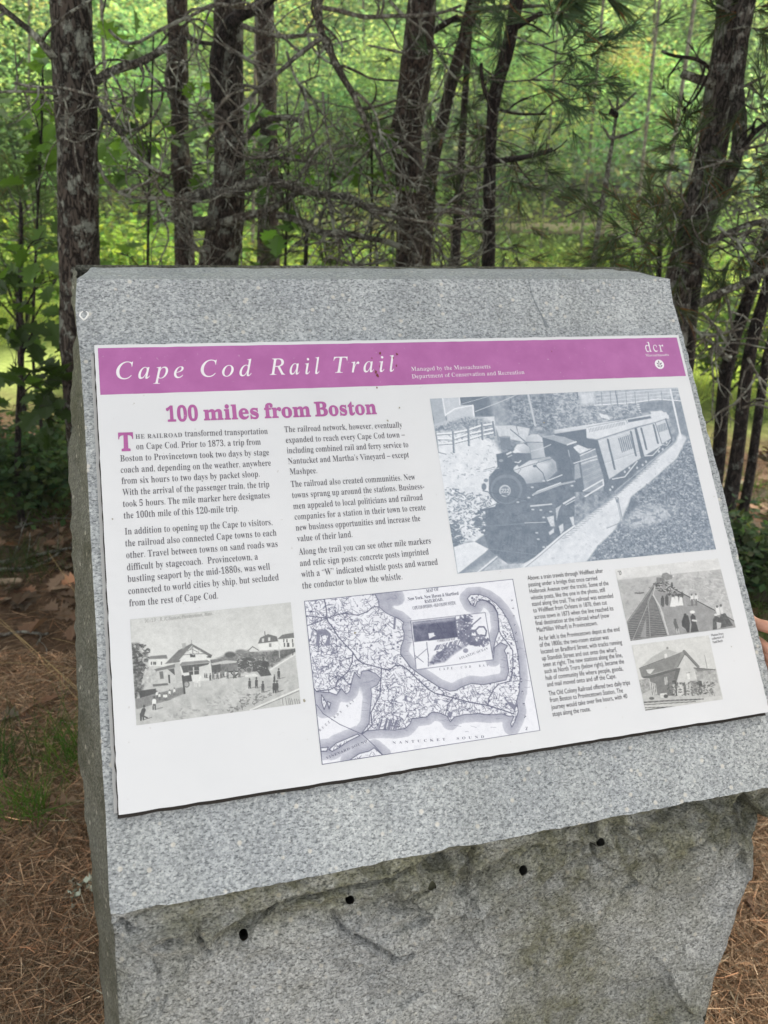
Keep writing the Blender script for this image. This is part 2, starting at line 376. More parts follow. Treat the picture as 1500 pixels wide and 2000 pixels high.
# ------------------------------------------------------------------ the sign
M_WHITE = bpy.data.materials.new('printed white laminate')
def sign_mats():
    m = M_WHITE; m.use_nodes = True; t = m.node_tree; b = t.nodes['Principled BSDF']
    b.inputs['Roughness'].default_value = 0.42; b.inputs['Specular IOR Level'].default_value = 0.4
    v = coords(t); n = noise_n(t, 5, 5, v, 0.6); n2 = noise_n(t, 140, 2, v); sm = noise_n(t, 14, 6, coords(t, (1, 4, 4), (0, 0, 0.9)), 0.7)
    col = ramp(t, n, [(0.3, (0.605, 0.615, 0.63)), (0.7, (0.655, 0.66, 0.672))])
    col = mixc(t, math_n(t, 'MULTIPLY', ramp(t, n2, [(0.22, (1, 1, 1)), (0.27, (0, 0, 0))]), 0.35), col, (0.36, 0.33, 0.3, 1))
    col = mixc(t, math_n(t, 'MULTIPLY', ramp(t, sm, [(0.60, (0, 0, 0)), (0.75, (1, 1, 1))]), 0.30), col, (0.55, 0.55, 0.56, 1))
    t.links.new(col, b.inputs['Base Color'])
    t.links.new(ramp(t, n, [(0.3, (0.36,) * 3), (0.7, (0.5,) * 3)]), b.inputs['Roughness'])
sign_mats()
def ink(name, c, wear=0.08, rough=0.45):
    m, t, b = new_mat(name, rough, 0.4); v = coords(t); n = noise_n(t, 22, 5, v, 0.7); n2 = noise_n(t, 260, 2, v)
    w = tuple(min(1, q * (1 + wear * 3) + 0.02) for q in c) + (1,)
    col = mixc(t, ramp(t, n, [(0.35, (0, 0, 0)), (0.75, (1, 1, 1))]), tuple(c) + (1,), w)
    col = mixc(t, math_n(t, 'MULTIPLY', ramp(t, n2, [(0.72, (0, 0, 0)), (0.76, (1, 1, 1))]), 0.6), col, tuple(0.5 * q + 0.38 for q in c) + (1,))
    t.links.new(col, b.inputs['Base Color']); return m
M_MAG = ink('faded magenta ink', tuple(lin((160, 90, 148))), 0.05)
M_MAGT = ink('magenta lettering ink', tuple(lin((158, 80, 140))), 0.04)
M_WTXT = plain('white print', (0.76, 0.73, 0.76), 0.45)
M_INK = plain('dark grey print', (0.105, 0.10, 0.115), 0.5)
M_INK2 = plain('soft black print', (0.085, 0.083, 0.09), 0.5)
M_ALU = plain('grey backing plate', (0.42, 0.42, 0.41), 0.5)
M_STRIP = plain('dark strip', (0.030, 0.026, 0.022), 0.9)
M_EDGE = plain('chipped pale edge', (0.78, 0.76, 0.70), 0.6)

sign = empty('trail_sign', T0 + U * PW / 2 + V * PH / 2 + NRM * FACE_H, 'wide printed information panel with a magenta header, fixed to the sloping granite face', 'sign')
def slab(u0, v0, u1, v1, h0, h1, name, mat, parent, wob=0.0, n=60):
    """thin board with a slightly nicked outline"""
    out = []
    for k in range(n): out.append((u0 + (u1 - u0) * k / n, v0 + wob * mnoise.noise((k * .9, v0 * 9, 1))))
    for k in range(n): out.append((u1 + wob * mnoise.noise((k * .9, u1 * 9, 2)), v0 + (v1 - v0) * k / n))
    for k in range(n): out.append((u1 - (u1 - u0) * k / n, v1 + wob * mnoise.noise((k * .9, v1 * 9, 3))))
    for k in range(n): out.append((u0 + wob * mnoise.noise((k * .9, u0 * 9, 4)), v1 - (v1 - v0) * k / n))
    o = np.array(out); m = len(o)
    a = pan(o[:, 0], o[:, 1], h1); b_ = pan(o[:, 0], o[:, 1], h0)
    f = [tuple(range(m))[::-1], tuple(range(m, 2 * m))] + [(i, (i + 1) % m, m + (i + 1) % m, m + i) for i in range(m)]
    return mesh_obj(name, np.concatenate([a, b_]), f, mat, parent)
slab(-0.0058, 0.012, PW - 0.01, PH - 0.002, -0.0118, -0.0075, 'backing_plate', M_ALU, sign, 0.0012)
slab(-0.0016, 0.010, PW - 0.004, PH + 0.0042, -0.0117, -0.0044, 'dark_strip', M_STRIP, sign, 0.0016)  # near-black strip showing left of and below the board
board = slab(0, 0, PW, PH, -0.0042, 0, 'panel_board', M_WHITE, sign, 0.0009)
slab(0.0045, 0.0048, PW - 0.0045, 0.0735, 0.00005, 0.00018, 'header_band', M_MAG, sign, 0.0005)

# lettering -----------------------------------------------------------------
def mathy(s, up, lo, dg, sp={}):
    o = ''
    for c in s:
        if c in sp: o += sp[c]
        elif 'A' <= c <= 'Z' and up: o += chr(up + ord(c) - 65)
        elif 'a' <= c <= 'z' and lo: o += chr(lo + ord(c) - 97)
        elif '0' <= c <= '9' and dg: o += chr(dg + ord(c) - 48)
        else: o += c
    return o
STY = {'serif': lambda s: mathy(s, 0x1d400, 0x1d41a, 0x1d7ce), 'italic': lambda s: mathy(s, 0x1d434, 0x1d44e, 0, {'h': '\u210e'}), 'sans': lambda s: s}
_cache = {}
def glyph_mesh(items):
    """items: (text, style, spacing); fills _cache with (verts2d, faces, normals2d)"""
    todo = []
    for it in set(items):
        if it in _cache: continue
        cu = bpy.data.curves.new('lettering', 'FONT'); cu.body = STY[it[1]](it[0]); cu.size = 1.0; cu.space_character = it[2]
        cu.resolution_u = 5 if len(it[0]) < 12 else 3
        ob = bpy.data.objects.new('lettering', cu); C.objects.link(ob); todo.append((it, ob, cu))
    bpy.context.view_layer.update(); dg = bpy.context.evaluated_depsgraph_get()
    for it, ob, cu in todo:
        me = ob.evaluated_get(dg).to_mesh()
        v = np.zeros(len(me.vertices) * 3); me.vertices.foreach_get('co', v); v = v.reshape(-1, 3)[:, :2]
        fs = [tuple(p.vertices) for p in me.polygons]
        if len(fs):
            a = v[np.array([f[0] for f in fs])]; b_ = v[np.array([f[1] for f in fs])]; c = v[np.array([f[2] for f in fs])]
            if ((b_ - a)[:, 0] * (c - a)[:, 1] - (b_ - a)[:, 1] * (c - a)[:, 0]).sum() < 0: fs = [f[::-1] for f in fs]
        cnt = {}
        for f in fs:
            for i in range(len(f)):
                e = (f[i], f[(i + 1) % len(f)])
                cnt[e] = cnt.get(e, 0) + 1
        nrm = np.zeros_like(v)
        for (i, j) in cnt:
            if (j, i) in cnt: continue
            d = v[j] - v[i]; L = math.hypot(*d) + 1e-9; n = np.array([d[1], -d[0]]) / L
            nrm[i] += n; nrm[j] += n
        nrm /= np.maximum(np.linalg.norm(nrm, axis=1), 1e-6)[:, None]
        _cache[it] = (v.copy(), fs, nrm)
        ob.evaluated_get(dg).to_mesh_clear(); bpy.data.objects.remove(ob); bpy.data.curves.remove(cu)
glyph_mesh([('x', s, 1.0) for s in STY])
XH = {s: _cache[('x', s, 1.0)][0][:, 1].max() for s in STY}
def lettering(name, lines, style, xh, mat, parent, h=0.0004, dx=0.0, dy=0.0):
    """lines: (text, x0, y0, x1, y1[, spacing]) with baseline ends in photo pixels; xh in metres"""
    glyph_mesh([(l[0], style, l[5] if len(l) > 5 else 1.0) for l in lines])
    mb_v, mb_f, n0 = [], [], 0
    for l in lines:
        v, fs, nr = _cache[(l[0], style, l[5] if len(l) > 5 else 1.0)]
        a = px2uv(l[1], l[2]); b_ = px2uv(l[3], l[4]); L = np.linalg.norm(b_ - a); e = (b_ - a) / L; up = np.array([e[1], -e[0]])
        w = v + nr * np.array([dx, dy]); x0, x1 = v[:, 0].min(), v[:, 0].max()
        xs = (w[:, 0] - x0) / (x1 - x0) * L; ys = w[:, 1] / XH[style] * xh
        q = a + xs[:, None] * e + ys[:, None] * up
        mb_v.append(pan(q[:, 0], q[:, 1], h)); mb_f += [tuple(i + n0 for i in f) for f in fs]; n0 += len(v)
    return mesh_obj(name, np.concatenate(mb_v), mb_f, mat, parent)
def Z(o, k, L): return [(l[0],) + tuple((o[i % 2] + l[1 + i] * k) for i in range(4)) + tuple(l[5:]) for l in L]
zA = lambda L: Z((180, 650), 680 / 1500, L)
zB = lambda L: Z((820, 640), 0.44, L)
zC = lambda L: Z((580, 1120), 0.32, L)
zE = lambda L: Z((1010, 1080), 490 / 1500, L)
zD = lambda L: Z((240, 1160), 0.24, L)
for _w in zA([('Cape', 105, 200, 397, 194, 1.35), ('Cod', 470, 190, 692, 186, 1.35), ('Rail', 765, 182, 986, 177, 1.35), ('Trail', 1046, 173, 1308, 167, 1.35)]): lettering('title_word', [_w], 'italic', 0.0172, M_WTXT, sign, 0.0004, 0.001, 0.001)
lettering('agency_lettering', zA([('Managed by the Massachusetts', 1375, 165, 1717, 153.5)]) + [('Department of Conservation and Recreation', 804.7, 739.3, 1024.6, 730.6)], 'serif', 0.0044, M_WTXT, sign, 0.0004, -0.03, 0.0)
lettering('agency_initials', zB([('dcr', 1002, 108, 1087, 106, 1.1)]), 'serif', 0.0118, M_WTXT, sign, 0.0004, -0.035, 0.004)
lettering('agency_state_name', zB([('Massachusetts', 1002, 128.5, 1106, 126)]), 'serif', 0.0030, M_WTXT, sign, 0.0004, -0.02, 0.0)
# round leaf emblem
def emblem():
    c = px2uv(1287.7, 711.7); r = 0.0083
    e = bpy.data.objects.new('leaf_emblem', None); 
    a = np.linspace(0, 2 * PI, 40, endpoint=False)
    disc = mesh_obj('leaf_emblem', pan(c[0] + r * np.cos(a), c[1] + r * np.sin(a), 0.0004), [tuple(range(40))], M_WTXT, sign)
    bpy.data.objects.remove(e)
    mb = MB()
    def leaf(cx, cy, ang, L, W):
        t = np.linspace(0, PI, 8); x = np.concatenate([np.cos(t), np.cos(t[::-1][1:-1])]) * L / 2; y = np.concatenate([np.sin(t), -np.sin(t[::-1][1:-1])]) * W / 2
        u = cx + x * math.cos(ang) - y * math.sin(ang); v = cy + x * math.sin(ang) + y * math.cos(ang)
        mb.add(pan(c[0] + u * r, c[1] + v * r, 0.0006), [tuple(range(len(u)))])
    leaf(-0.05, -0.52, PI / 2, 0.55, 0.26)
    for sx in (-1, 1):
        leaf(sx * 0.33 - 0.02, -0.12, -sx * 0.65, 0.55, 0.26); leaf(sx * 0.33 + 0.02, 0.38, -sx * 0.65, 0.55, 0.26)
    mb.add(pan(c[0] + r * np.array([-.03, .03, .05, 0.0]), c[1] + r * np.array([-.3, -.3, .85, .85]), 0.0006), [(0, 1, 2, 3)])
    mb.obj('emblem_leaves', plain('grey violet print', (0.16, 0.12, 0.17), 0.5), sign)
emblem()
for _w in zA([('100', 322, 382, 457, 377), ('miles', 483, 376, 718, 368), ('from', 745, 367, 942, 360), ('Boston', 962, 359, 1226, 349)]): lettering('heading_word', [_w], 'serif', 0.0142, M_MAGT, sign, 0.0004, 0.012, 0.034)
lettering('drop_capital', zA([('T', 115, 508, 178, 506)]), 'serif', 0.0166, M_MAGT, sign, 0.0004, 0.01, 0.045)
col1 = [('HE RAILROAD', 187, 457, 388, 449, 1.1), ('transformed transportation', 400, 447.5, 757, 436), ('on Cape Cod. Prior to 1873, a trip from', 190, 503, 727, 482),
 ('Boston to Provincetown took two days by stage', 121, 555, 763, 527), ('coach and, depending on the weather, anywhere', 123, 604, 771, 573),
 ('from six hours to two days by packet sloop.', 127, 652, 722, 620), ('With the arrival of the passenger train, the trip', 131, 701, 764, 665),
 ('took 5 hours. The mile marker here designates', 133, 751, 766, 712), ('the 100th mile of this 120-mile trip.', 136, 801, 632, 769),
 ('In addition to opening up the Cape to visitors,', 141, 870, 777, 828), ('the railroad also connected Cape towns to each', 143, 921, 795, 874),
 ('other. Travel between towns on sand roads was', 147, 972, 800, 922), ('difficult by stagecoach.  Provincetown, a', 150, 1024, 715, 977),
 ('bustling seaport by the mid-1880s, was well', 153, 1075, 767, 1020), ('connected to world cities by ship, but secluded', 156, 1127, 805, 1066),
 ('from the rest of Cape Cod.', 160, 1179, 543, 1145)]
col2 = [('The railroad network, however, eventually', 829, 429, 1337, 408), ('expanded to reach every Cape Cod town \u2013', 835, 475, 1348, 450),
 ('including combined rail and ferry service to', 840, 520, 1363, 493), ('Nantucket and Martha\u2019s Vineyard \u2013 except', 845, 566, 1366, 537), ('Mashpee.', 852, 611, 970, 605),
 ('The railroad also created communities. New', 857, 665, 1393, 633), ('towns sprang up around the stations. Business-', 862, 713, 1432, 673),
 ('men appealed to local politicians and railroad', 867, 760, 1425, 720), ('companies for a station in their town to create', 873, 806, 1438, 764),
 ('new business opportunities and increase the', 878, 853, 1415, 811), ('value of their land.', 884, 900, 1122, 880),
 ('Along the trail you can see other mile markers', 891, 957, 1460, 908), ('and relic sign posts: concrete posts imprinted', 896, 1006, 1451, 955),
 ('with a \u201cW\u201d indicated whistle posts and warned', 902, 1054, 1490, 999), ('the conductor to blow the whistle.', 906, 1103, 1337, 1062)]
lettering('small_capitals', zA(col1[:1]), 'serif', 0.0042, M_INK, sign, 0.0004, -0.012, 0.0)
lettering('left_text_column', zA(col1[1:]), 'serif', 0.0060, M_INK, sign, 0.0004, -0.015, 0.0)
lettering('middle_text_column', zA(col2), 'serif', 0.0060, M_INK, sign, 0.0004, -0.015, 0.0)
cap = [('Above: a train travels through Wellfleet after', 63, 163, 514, 118), ('passing under a bridge that once carried', 69, 202, 480, 162), ('Holbrook Avenue over the tracks. Some of the', 76, 242, 547, 192),
 ('whistle posts, like the one in the photo, still', 83, 281, 526, 232), ('stand along the trail. The railroad was extended', 90, 318, 575, 267), ('to Wellfleet from Orleans in 1870, then cut', 97, 357, 538, 308),
 ('across town in 1873 when the line reached its', 105, 396, 576, 343), ('final destination at the railroad wharf (now', 111, 433, 552, 385), ('MacMillan Wharf) in Provincetown.', 119, 473, 481, 431),
 ('At far left is the Provincetown depot at the end', 130, 524, 613, 467), ('of the 1800s; the two-room station was', 136, 563, 548, 515), ('located on Bradford Street, with tracks running', 144, 603, 628, 545),
 ('up Standish Street and out onto the wharf,', 150, 643, 596, 590), ('seen at right. The new stations along the line,', 157, 681, 630, 622), ('such as North Truro (below right), became the', 165, 721, 640, 660),
 ('hub of community life where people, goods,', 172, 760, 634, 703), ('and mail moved onto and off the Cape.', 180, 800, 593, 748), ('The Old Colony Railroad offered two daily trips', 190, 854, 676, 786),
 ('from Boston to Provincetown Station. The', 197, 893, 634, 834), ('journey would take over five hours, with 40', 206, 936, 660, 868), ('stops along the route.', 213, 977, 440, 945)]
lettering('caption_text', zE(cap), 'sans', 0.0042, M_INK2, sign, 0.0004, 0.004, 0.004)
lettering('photo_credit', zE([('Photos from', 1162, 499, 1234, 488), ('collection of', 1165, 520, 1237, 507), ('Noel Beyle', 1171, 541, 1230, 530)]), 'sans', 0.0024, M_INK2, sign)
# wear: rust spots, scuffs and the chipped pale rim
M_RUST = plain('rust stain', (0.17, 0.05, 0.045), 0.8); M_GRIME = plain('grime', (0.30, 0.28, 0.22), 0.9); rr = random.Random(5)
def blot(name, x, y, s_, k, mat):
    c = px2uv(x, y); a = np.linspace(0, 2 * PI, 9, endpoint=False); q = s_ * 0.00044 * np.array([0.55 + 0.75 * rr.random() for _ in a])
    mesh_obj(name, pan(c[0] + q * np.cos(a), c[1] + k * q * np.sin(a), 0.0009), [tuple(range(9))], mat, sign)
for x, y, s_ in ((742, 690, 3.2), (775, 692, 3.6), (737, 733, 5.0), (734, 727, 3.6), (736, 757, 2.5), (774, 715, 3.0), (741, 716, 2.0), (1077, 687, 1.7), (726, 700, 1.8), (768, 700, 2.2)): blot('rust_spot', x, y, s_, 1.6, M_RUST)
for x, y, s_ in ((594, 1369, 5), (757, 822, 3.4), (780, 797, 3), (1062, 826, 3.2), (693, 1236, 4), (712, 968, 1.5), (344, 1034, 2.4), (262, 788, 1.6), (1428, 1263, 1.8), (220, 1014, 2.2), (1394, 970, 1.5)): blot('scuff_mark', x, y, s_, 1.0, M_GRIME)
# ------------------------------------------------------------------ pictures printed on the sign (painted as dense colour grids)
def vnoise(x, y, seed=0):
    xi = np.floor(x).astype(np.int64); yi = np.floor(y).astype(np.int64); fx = x - xi; fy = y - yi
    fx = fx * fx * (3 - 2 * fx); fy = fy * fy * (3 - 2 * fy)
    def h(a, b):
        n = (a * 374761393 + b * 668265263 + seed * 974634777) & 0x7fffffff
        n = ((n ^ (n >> 13)) * 1274126177) & 0x7fffffff
        return ((n ^ (n >> 16)) & 0xffff) / 65535.0
    return (h(xi, yi) * (1 - fx) + h(xi + 1, yi) * fx) * (1 - fy) + (h(xi, yi + 1) * (1 - fx) + h(xi + 1, yi + 1) * fx) * fy
def fbm(x, y, sc, o=3, seed=0):
    v = 0; a = 0.5; t = 0
    for i in range(o):
        v = v + a * vnoise(x * sc * 2 ** i, y * sc * 2 ** i, seed + i); t += a; a *= 0.55
    return v / t
def hom(src, dst):
    A = []
    for (x, y), (u, v) in zip(src, dst):
        A.append([x, y, 1, 0, 0, 0, -u * x, -u * y, -u]); A.append([0, 0, 0, x, y, 1, -v * x, -v * y, -v])
    return np.linalg.svd(np.array(A, float))[2][-1].reshape(3, 3)
class Pic:
    """a printed picture; shapes are given in any flat reading of it (map T), painted in its own grid"""
    def __init__(s, corners, nx, ny):
        s.uv = np.array([px2uv(*c) for c in corners]); s.nx, s.ny = nx, ny
        s.Hm = hom(corners, [(0, 0), (nx - 1, 0), (nx - 1, ny - 1), (0, ny - 1)])
        gx, gy = np.meshgrid(np.arange(nx), np.arange(ny)); s.gx, s.gy = gx.astype(float), gy.astype(float)
        Hi = np.linalg.inv(s.Hm); q = np.stack([s.gx, s.gy, np.ones_like(s.gx)], -1) @ Hi.T
        s.X, s.Y = q[..., 0] / q[..., 2], q[..., 1] / q[..., 2]
        s.a = np.ones((ny, nx)); s.T = ((0, 0), 1.0); s.rnd = random.Random(7)
    def g(s, pts):
        p = np.asarray(pts, float).reshape(-1, 2) * s.T[1] + np.array(s.T[0]); q = np.c_[p, np.ones(len(p))] @ s.Hm.T
        return q[:, :2] / q[:, 2:]
    def win(s, p, m):
        x0 = max(0, int(p[:, 0].min() - m)); x1 = min(s.nx, int(p[:, 0].max() + m + 2)); y0 = max(0, int(p[:, 1].min() - m)); y1 = min(s.ny, int(p[:, 1].max() + m + 2))
        return (slice(y0, y1), slice(x0, x1)) if x1 > x0 and y1 > y0 else None
    def mask(s, pts, soft=0.7):
        p = s.g(pts); w = s.win(p, soft + 2)
        if w is None: return None, None
        gx, gy = s.gx[w], s.gy[w]; ins = np.zeros(gx.shape, bool); dm = np.full(gx.shape, 1e9)
        n = len(p)
        for i in range(n):
            (x0, y0), (x1, y1) = p[i], p[(i + 1) % n]
            if y0 != y1:
                c = ((y0 > gy) != (y1 > gy)) & (gx < (x1 - x0) * (gy - y0) / (y1 - y0) + x0); ins ^= c
            dx, dy = x1 - x0, y1 - y0; L = dx * dx + dy * dy + 1e-9
            t = np.clip(((gx - x0) * dx + (gy - y0) * dy) / L, 0, 1); dm = np.minimum(dm, (gx - x0 - t * dx) ** 2 + (gy - y0 - t * dy) ** 2)
        d = np.sqrt(dm) * np.where(ins, 1, -1)
        return w, np.clip(0.5 + d / (2 * soft), 0, 1)
    def val(s, w, v, amp, sc, seed, stripe=None):
        if amp: v = v + amp * (fbm(s.X[w], s.Y[w], sc, 3, seed) - 0.5) * 2
        return v
    def poly(s, pts, v, amp=0.0, sc=0.3, seed=1, soft=0.7, op=1.0, v2=None, ax=None):
        w, m = s.mask(pts, soft)
        if w is None: return
        if v2 is not None:                       # tone running from v to v2 along ax (grid: point a -> point b)
            a, b = s.g(ax); d = b - a; t = np.clip(((s.gx[w] - a[0]) * d[0] + (s.gy[w] - a[1]) * d[1]) / (d @ d), 0, 1); v = v + (v2 - v) * t
        s.a[w] = s.a[w] * (1 - m * op) + np.clip(s.val(w, v, amp, sc, seed), 0, 1.05) * m * op
    def ell(s, cx, cy, rx, ry, v, **k):
        a = np.linspace(0, 2 * PI, 22, endpoint=False); s.poly(np.c_[cx + rx * np.cos(a), cy + ry * np.sin(a)], v, **k)
    def line(s, pts, wd, v, op=1.0, soft=0.6):
        p = s.g(pts); k = wd * s.T[1] * s.nx / np.hypot(*(np.array(s.corner_w())))
        for (x0, y0), (x1, y1) in zip(p, p[1:]):
            w = s.win(np.array([[x0, y0], [x1, y1]]), k + 2)
            if w is None: continue
            gx, gy = s.gx[w], s.gy[w]; dx, dy = x1 - x0, y1 - y0; L = dx * dx + dy * dy + 1e-9
            t = np.clip(((gx - x0) * dx + (gy - y0) * dy) / L, 0, 1); d = np.sqrt((gx - x0 - t * dx) ** 2 + (gy - y0 - t * dy) ** 2)
            m = np.clip((k / 2 - d) / soft + 0.5, 0, 1) * op; s.a[w] = s.a[w] * (1 - m) + v * m
    def corner_w(s):
        Hi = np.linalg.inv(s.Hm); a = Hi @ [0, 0, 1]; b = Hi @ [s.nx - 1, 0, 1]; return b[0] / b[2] - a[0] / a[2], b[1] / b[2] - a[1] / a[2]
    def specks(s, pts, n, r, v, op=0.8, seed=3, jit=0.4):
        """n little dabs inside a polygon"""
        p = np.asarray(pts, float); rd = random.Random(seed); x0, y0 = p.min(0); x1, y1 = p.max(0); k = 0
        while k < n:
            x, y = rd.uniform(x0, x1), rd.uniform(y0, y1); c = False
            for i in range(len(p)):
                a, b = p[i], p[(i + 1) % len(p)]
                if (a[1] > y) != (b[1] > y) and x < (b[0] - a[0]) * (y - a[1]) / (b[1] - a[1]) + a[0]: c = not c
            k += 1
            if not c: continue
            q = r * rd.uniform(0.5, 1.3); an = rd.uniform(0, PI)
            s.line([(x - q * math.cos(an), y - q * .6 * math.sin(an)), (x + q * math.cos(an), y + q * .6 * math.sin(an))], q * rd.uniform(.5, 1.1), v + rd.uniform(-.08, .08), op)
    def build(s, name, dark, light, parent, h=0.0003, grain=0.05, mott=0.06):
        a = s.a + mott * 2 * (fbm(s.gx, s.gy, 0.13, 3, 77) - 0.5) + 0.5 * mott * (vnoise(s.gx * .35, s.gy * 1.6, 55) - .5) + grain * (vnoise(s.gx * 0.9, s.gy * 0.9, 91) - 0.5) * 2
        a = np.clip(a, 0, 1)[..., None]; d, l = np.array(dark, float), np.array(light, float)
        col = 0.88 * lin(d + (l - d) * a).reshape(-1, 3)
        t = np.linspace(0, 1, s.nx)[None, :, None]; r = np.linspace(0, 1, s.ny)[:, None, None]
        uv = (s.uv[0] * (1 - t) + s.uv[1] * t) * (1 - r) + (s.uv[3] * (1 - t) + s.uv[2] * t) * r; uv = uv.reshape(-1, 2)
        i = (np.arange(s.ny - 1)[:, None] * s.nx + np.arange(s.nx - 1)[None]).ravel()
        f = np.c_[i, i + s.nx, i + s.nx + 1, i + 1]
        return mesh_obj(name, pan(uv[:, 0], uv[:, 1], h), f, M_PRINT, parent, False, col)
M_PRINT, _t, _b = new_mat('printed halftone', 0.45, 0.4)
_n = N(_t, 'ShaderNodeAttribute', attribute_name='tint'); _t.links.new(_n.outputs['Color'], _b.inputs['Base Color'])

def train_picture():
    P = Pic([(839.4, 779), (1323.5, 757), (1398.3, 1073), (893.3, 1120.5)], 470, 320)
    P.a[:] = 0.42; X, Y = P.X, P.Y
    A = ((830, 750), 290 / 1500); B = ((830, 920), 290 / 1500); D = ((1080, 750), 0.22); E = ((1080, 900), 0.22)
    # wooded slope behind
    n = fbm(X, Y, 0.16, 4, 3); m = fbm(X, Y, 0.035, 2, 9)
    P.a[:] = np.clip(0.16 + 0.75 * (n - 0.33) + 0.45 * (m - 0.45), 0.02, 0.8)
    P.T = A
    P.poly([(620, 130), (1500, 80), (1500, 420), (1290, 490), (1040, 440), (860, 420), (700, 420)], 0.25, 0.42, 0.22, 4, 8, 0.9)
    P.specks([(830, 180), (1500, 100), (1500, 430), (1250, 480), (900, 400)], 420, 12, 0.62, 0.55, 5)
    P.specks([(830, 180), (1500, 100), (1500, 430), (1250, 480), (900, 400)], 300, 15, 0.06, 0.5, 6)
    P.poly([(345, 130), (640, 120), (680, 330), (500, 335), (480, 215), (350, 215)], 0.10, 0.05, 0.3, 2)
    P.poly([(640, 120), (760, 115), (850, 330), (780, 430), (700, 420), (690, 330)], 0.50, 0.22, 0.10, 12, 9, 0.85)   # steam
    # house, outbuilding
    P.poly([(40, 140), (175, 140), (215, 390), (100, 420)], 0.52, 0.05, 0.4)
    P.poly([(170, 140), (345, 132), (352, 215), (210, 290), (200, 320)], 0.72, 0.05, 0.3)
    P.line([(175, 140), (205, 320)], 14, 0.95); P.line([(342, 132), (350, 215)], 12, 0.95)
    P.poly([(210, 285), (350, 215), (478, 213), (492, 340), (380, 350), (225, 390)], 0.74, 0.05, 0.3)
    P.line([(210, 310), (300, 250), (478, 216), (490, 340)], 14, 0.97)
    P.line([(360, 205), (640, 125)], 5, 0.75); P.line([(500, 280), (720, 195), (930, 105)], 6, 0.80)
    P.line([(1030, 100), (1105, 420)], 22, 0.62); P.line([(1036, 100), (1100, 420)], 6, 0.8)
    P.ell(1200, 388, 26, 22, 0.15)
    # sandy bank and fence
    P.poly([(90, 420), (210, 380), (420, 340), (690, 335), (720, 640), (860, 840), (1000, 1200), (500, 1600), (200, 1500)], 0.90, 0.10, 0.12, 21, 3)
    P.poly([(95, 430), (380, 345), (560, 340), (700, 420), (720, 600), (600, 540), (440, 470), (300, 480), (110, 500)], 0.42, 0.40, 0.30, 5, 5)
    P.specks([(95, 430), (380, 345), (560, 340), (700, 560), (440, 540), (110, 640)], 200, 12, 0.1, 0.55, 9)
    P.specks([(110, 480), (500, 420), (720, 600), (440, 620), (120, 680)], 120, 12, 0.95, 0.5, 8)
    P.poly([(550, 340), (690, 330), (712, 520), (690, 520), (670, 350)], 0.86)
    for a in ([(120, 505), (270, 495), (430, 465), (560, 420), (690, 400)], [(125, 552), (280, 555), (440, 505), (570, 475), (690, 450)], [(125, 605), (280, 595), (440, 555), (570, 515), (690, 490)]):
        P.line(a, 17, 0.98); P.line([(x, y + 13) for x, y in a], 7, 0.18)
    for a in ([(108, 500), (130, 690)], [(280, 488), (290, 690)], [(432, 450), (440, 620)], [(568, 395), (575, 560)], [(680, 385), (700, 520)]): P.line(a, 20, 0.22); P.line([(x + 8, y) for x, y in a], 6, 0.6)
    P.line([(130, 690), (210, 710)], 8, 0.2)
    P.specks([(140, 720), (700, 600), (760, 760), (700, 900), (300, 1000), (160, 900)], 70, 12, 0.45, 0.8, 11)
    P.specks([(140, 700), (720, 600), (800, 1000), (300, 1100)], 260, 6, 0.72, 0.7, 12)
    P.poly([(700, 425), (870, 418), (1050, 450), (1010, 590), (860, 560), (740, 530)], 0.78, 0.08, 0.2)
    P.line([(855, 460), (1000, 580)], 12, 0.2); P.line([(915, 430), (935, 510)], 8, 0.3)
    for x in range(730, 1040, 30): P.line([(x, 430), (x + 6, 540)], 3, 0.62, 0.6)
    P.T = B
    P.poly([(190, 150), (640, 100), (700, 330), (600, 560), (560, 660), (390, 730), (290, 760), (230, 380)], 0.86, 0.16, 0.2, 31, 2)
    P.specks([(200, 150), (690, 260), (620, 560), (520, 640), (390, 740), (290, 760), (220, 370)], 520, 13, 0.2, 0.75, 14)
    P.specks([(230, 480), (330, 520), (390, 720), (290, 770)], 160, 17, 0.12, 0.9, 15)
    P.specks([(500, 420), (620, 380), (640, 640), (520, 620)], 70, 22, 0.12, 0.9, 16)
    P.poly([(290, 770), (400, 730), (500, 715), (640, 790), (330, 1040)], 0.90, 0.06, 0.15)
    P.poly([(500, 715), (600, 640), (720, 860), (520, 1030), (330, 1040), (600, 830), (640, 785)], 0.26, 0.10, 0.2)
    # ballast and cinder path, right
    P.T = E
    P.poly([(-500, 900), (-250, 700), (0, 720), (560, 300), (900, 0), (1090, -170), (1130, -300), (1190, -200), (1100, -20), (860, 190), (680, 330), (620, 480), (520, 640), (390, 760), (290, 900), (-560, 1010)], 0.84, 0.09, 0.14, 41, 2)
    P.specks([(-400, 900), (0, 740), (560, 310), (900, 0), (1090, -20), (620, 480), (290, 890)], 240, 9, 0.6, 0.6, 17)
    for q in np.linspace(0, 1, 34):
        x, y = 70 + 840 * q, 690 - 690 * q; P.line([(x, y), (x + 60 - 30 * q, y - 10)], 5, 0.25, 0.75)
    # dark scrub field
    F = [(290, 900), (390, 760), (520, 640), (630, 540), (640, 460), (690, 320), (860, 190), (1100, -20), (1210, -240), (1230, -160), (1460, 790)]
    P.poly(F, 0.22, 0.42, 0.35, 51, 2); 
    P.specks(F, 1500, 10, 0.68, 0.65, 18); P.specks(F, 900, 13, 0.05, 0.55, 19)
    P.poly([(630, 540), (720, 430), (860, 390), (1100, 420), (1040, 500), (860, 580), (700, 600)], 0.72, 0.28, 0.3, 61, 5, 0.7)
    P.specks([(620, 560), (800, 400), (1100, 430), (900, 600)], 60, 22, 0.2, 0.7, 20)
    P.poly([(640, 470), (690, 320), (760, 380), (700, 440)], 0.12, 0.1)
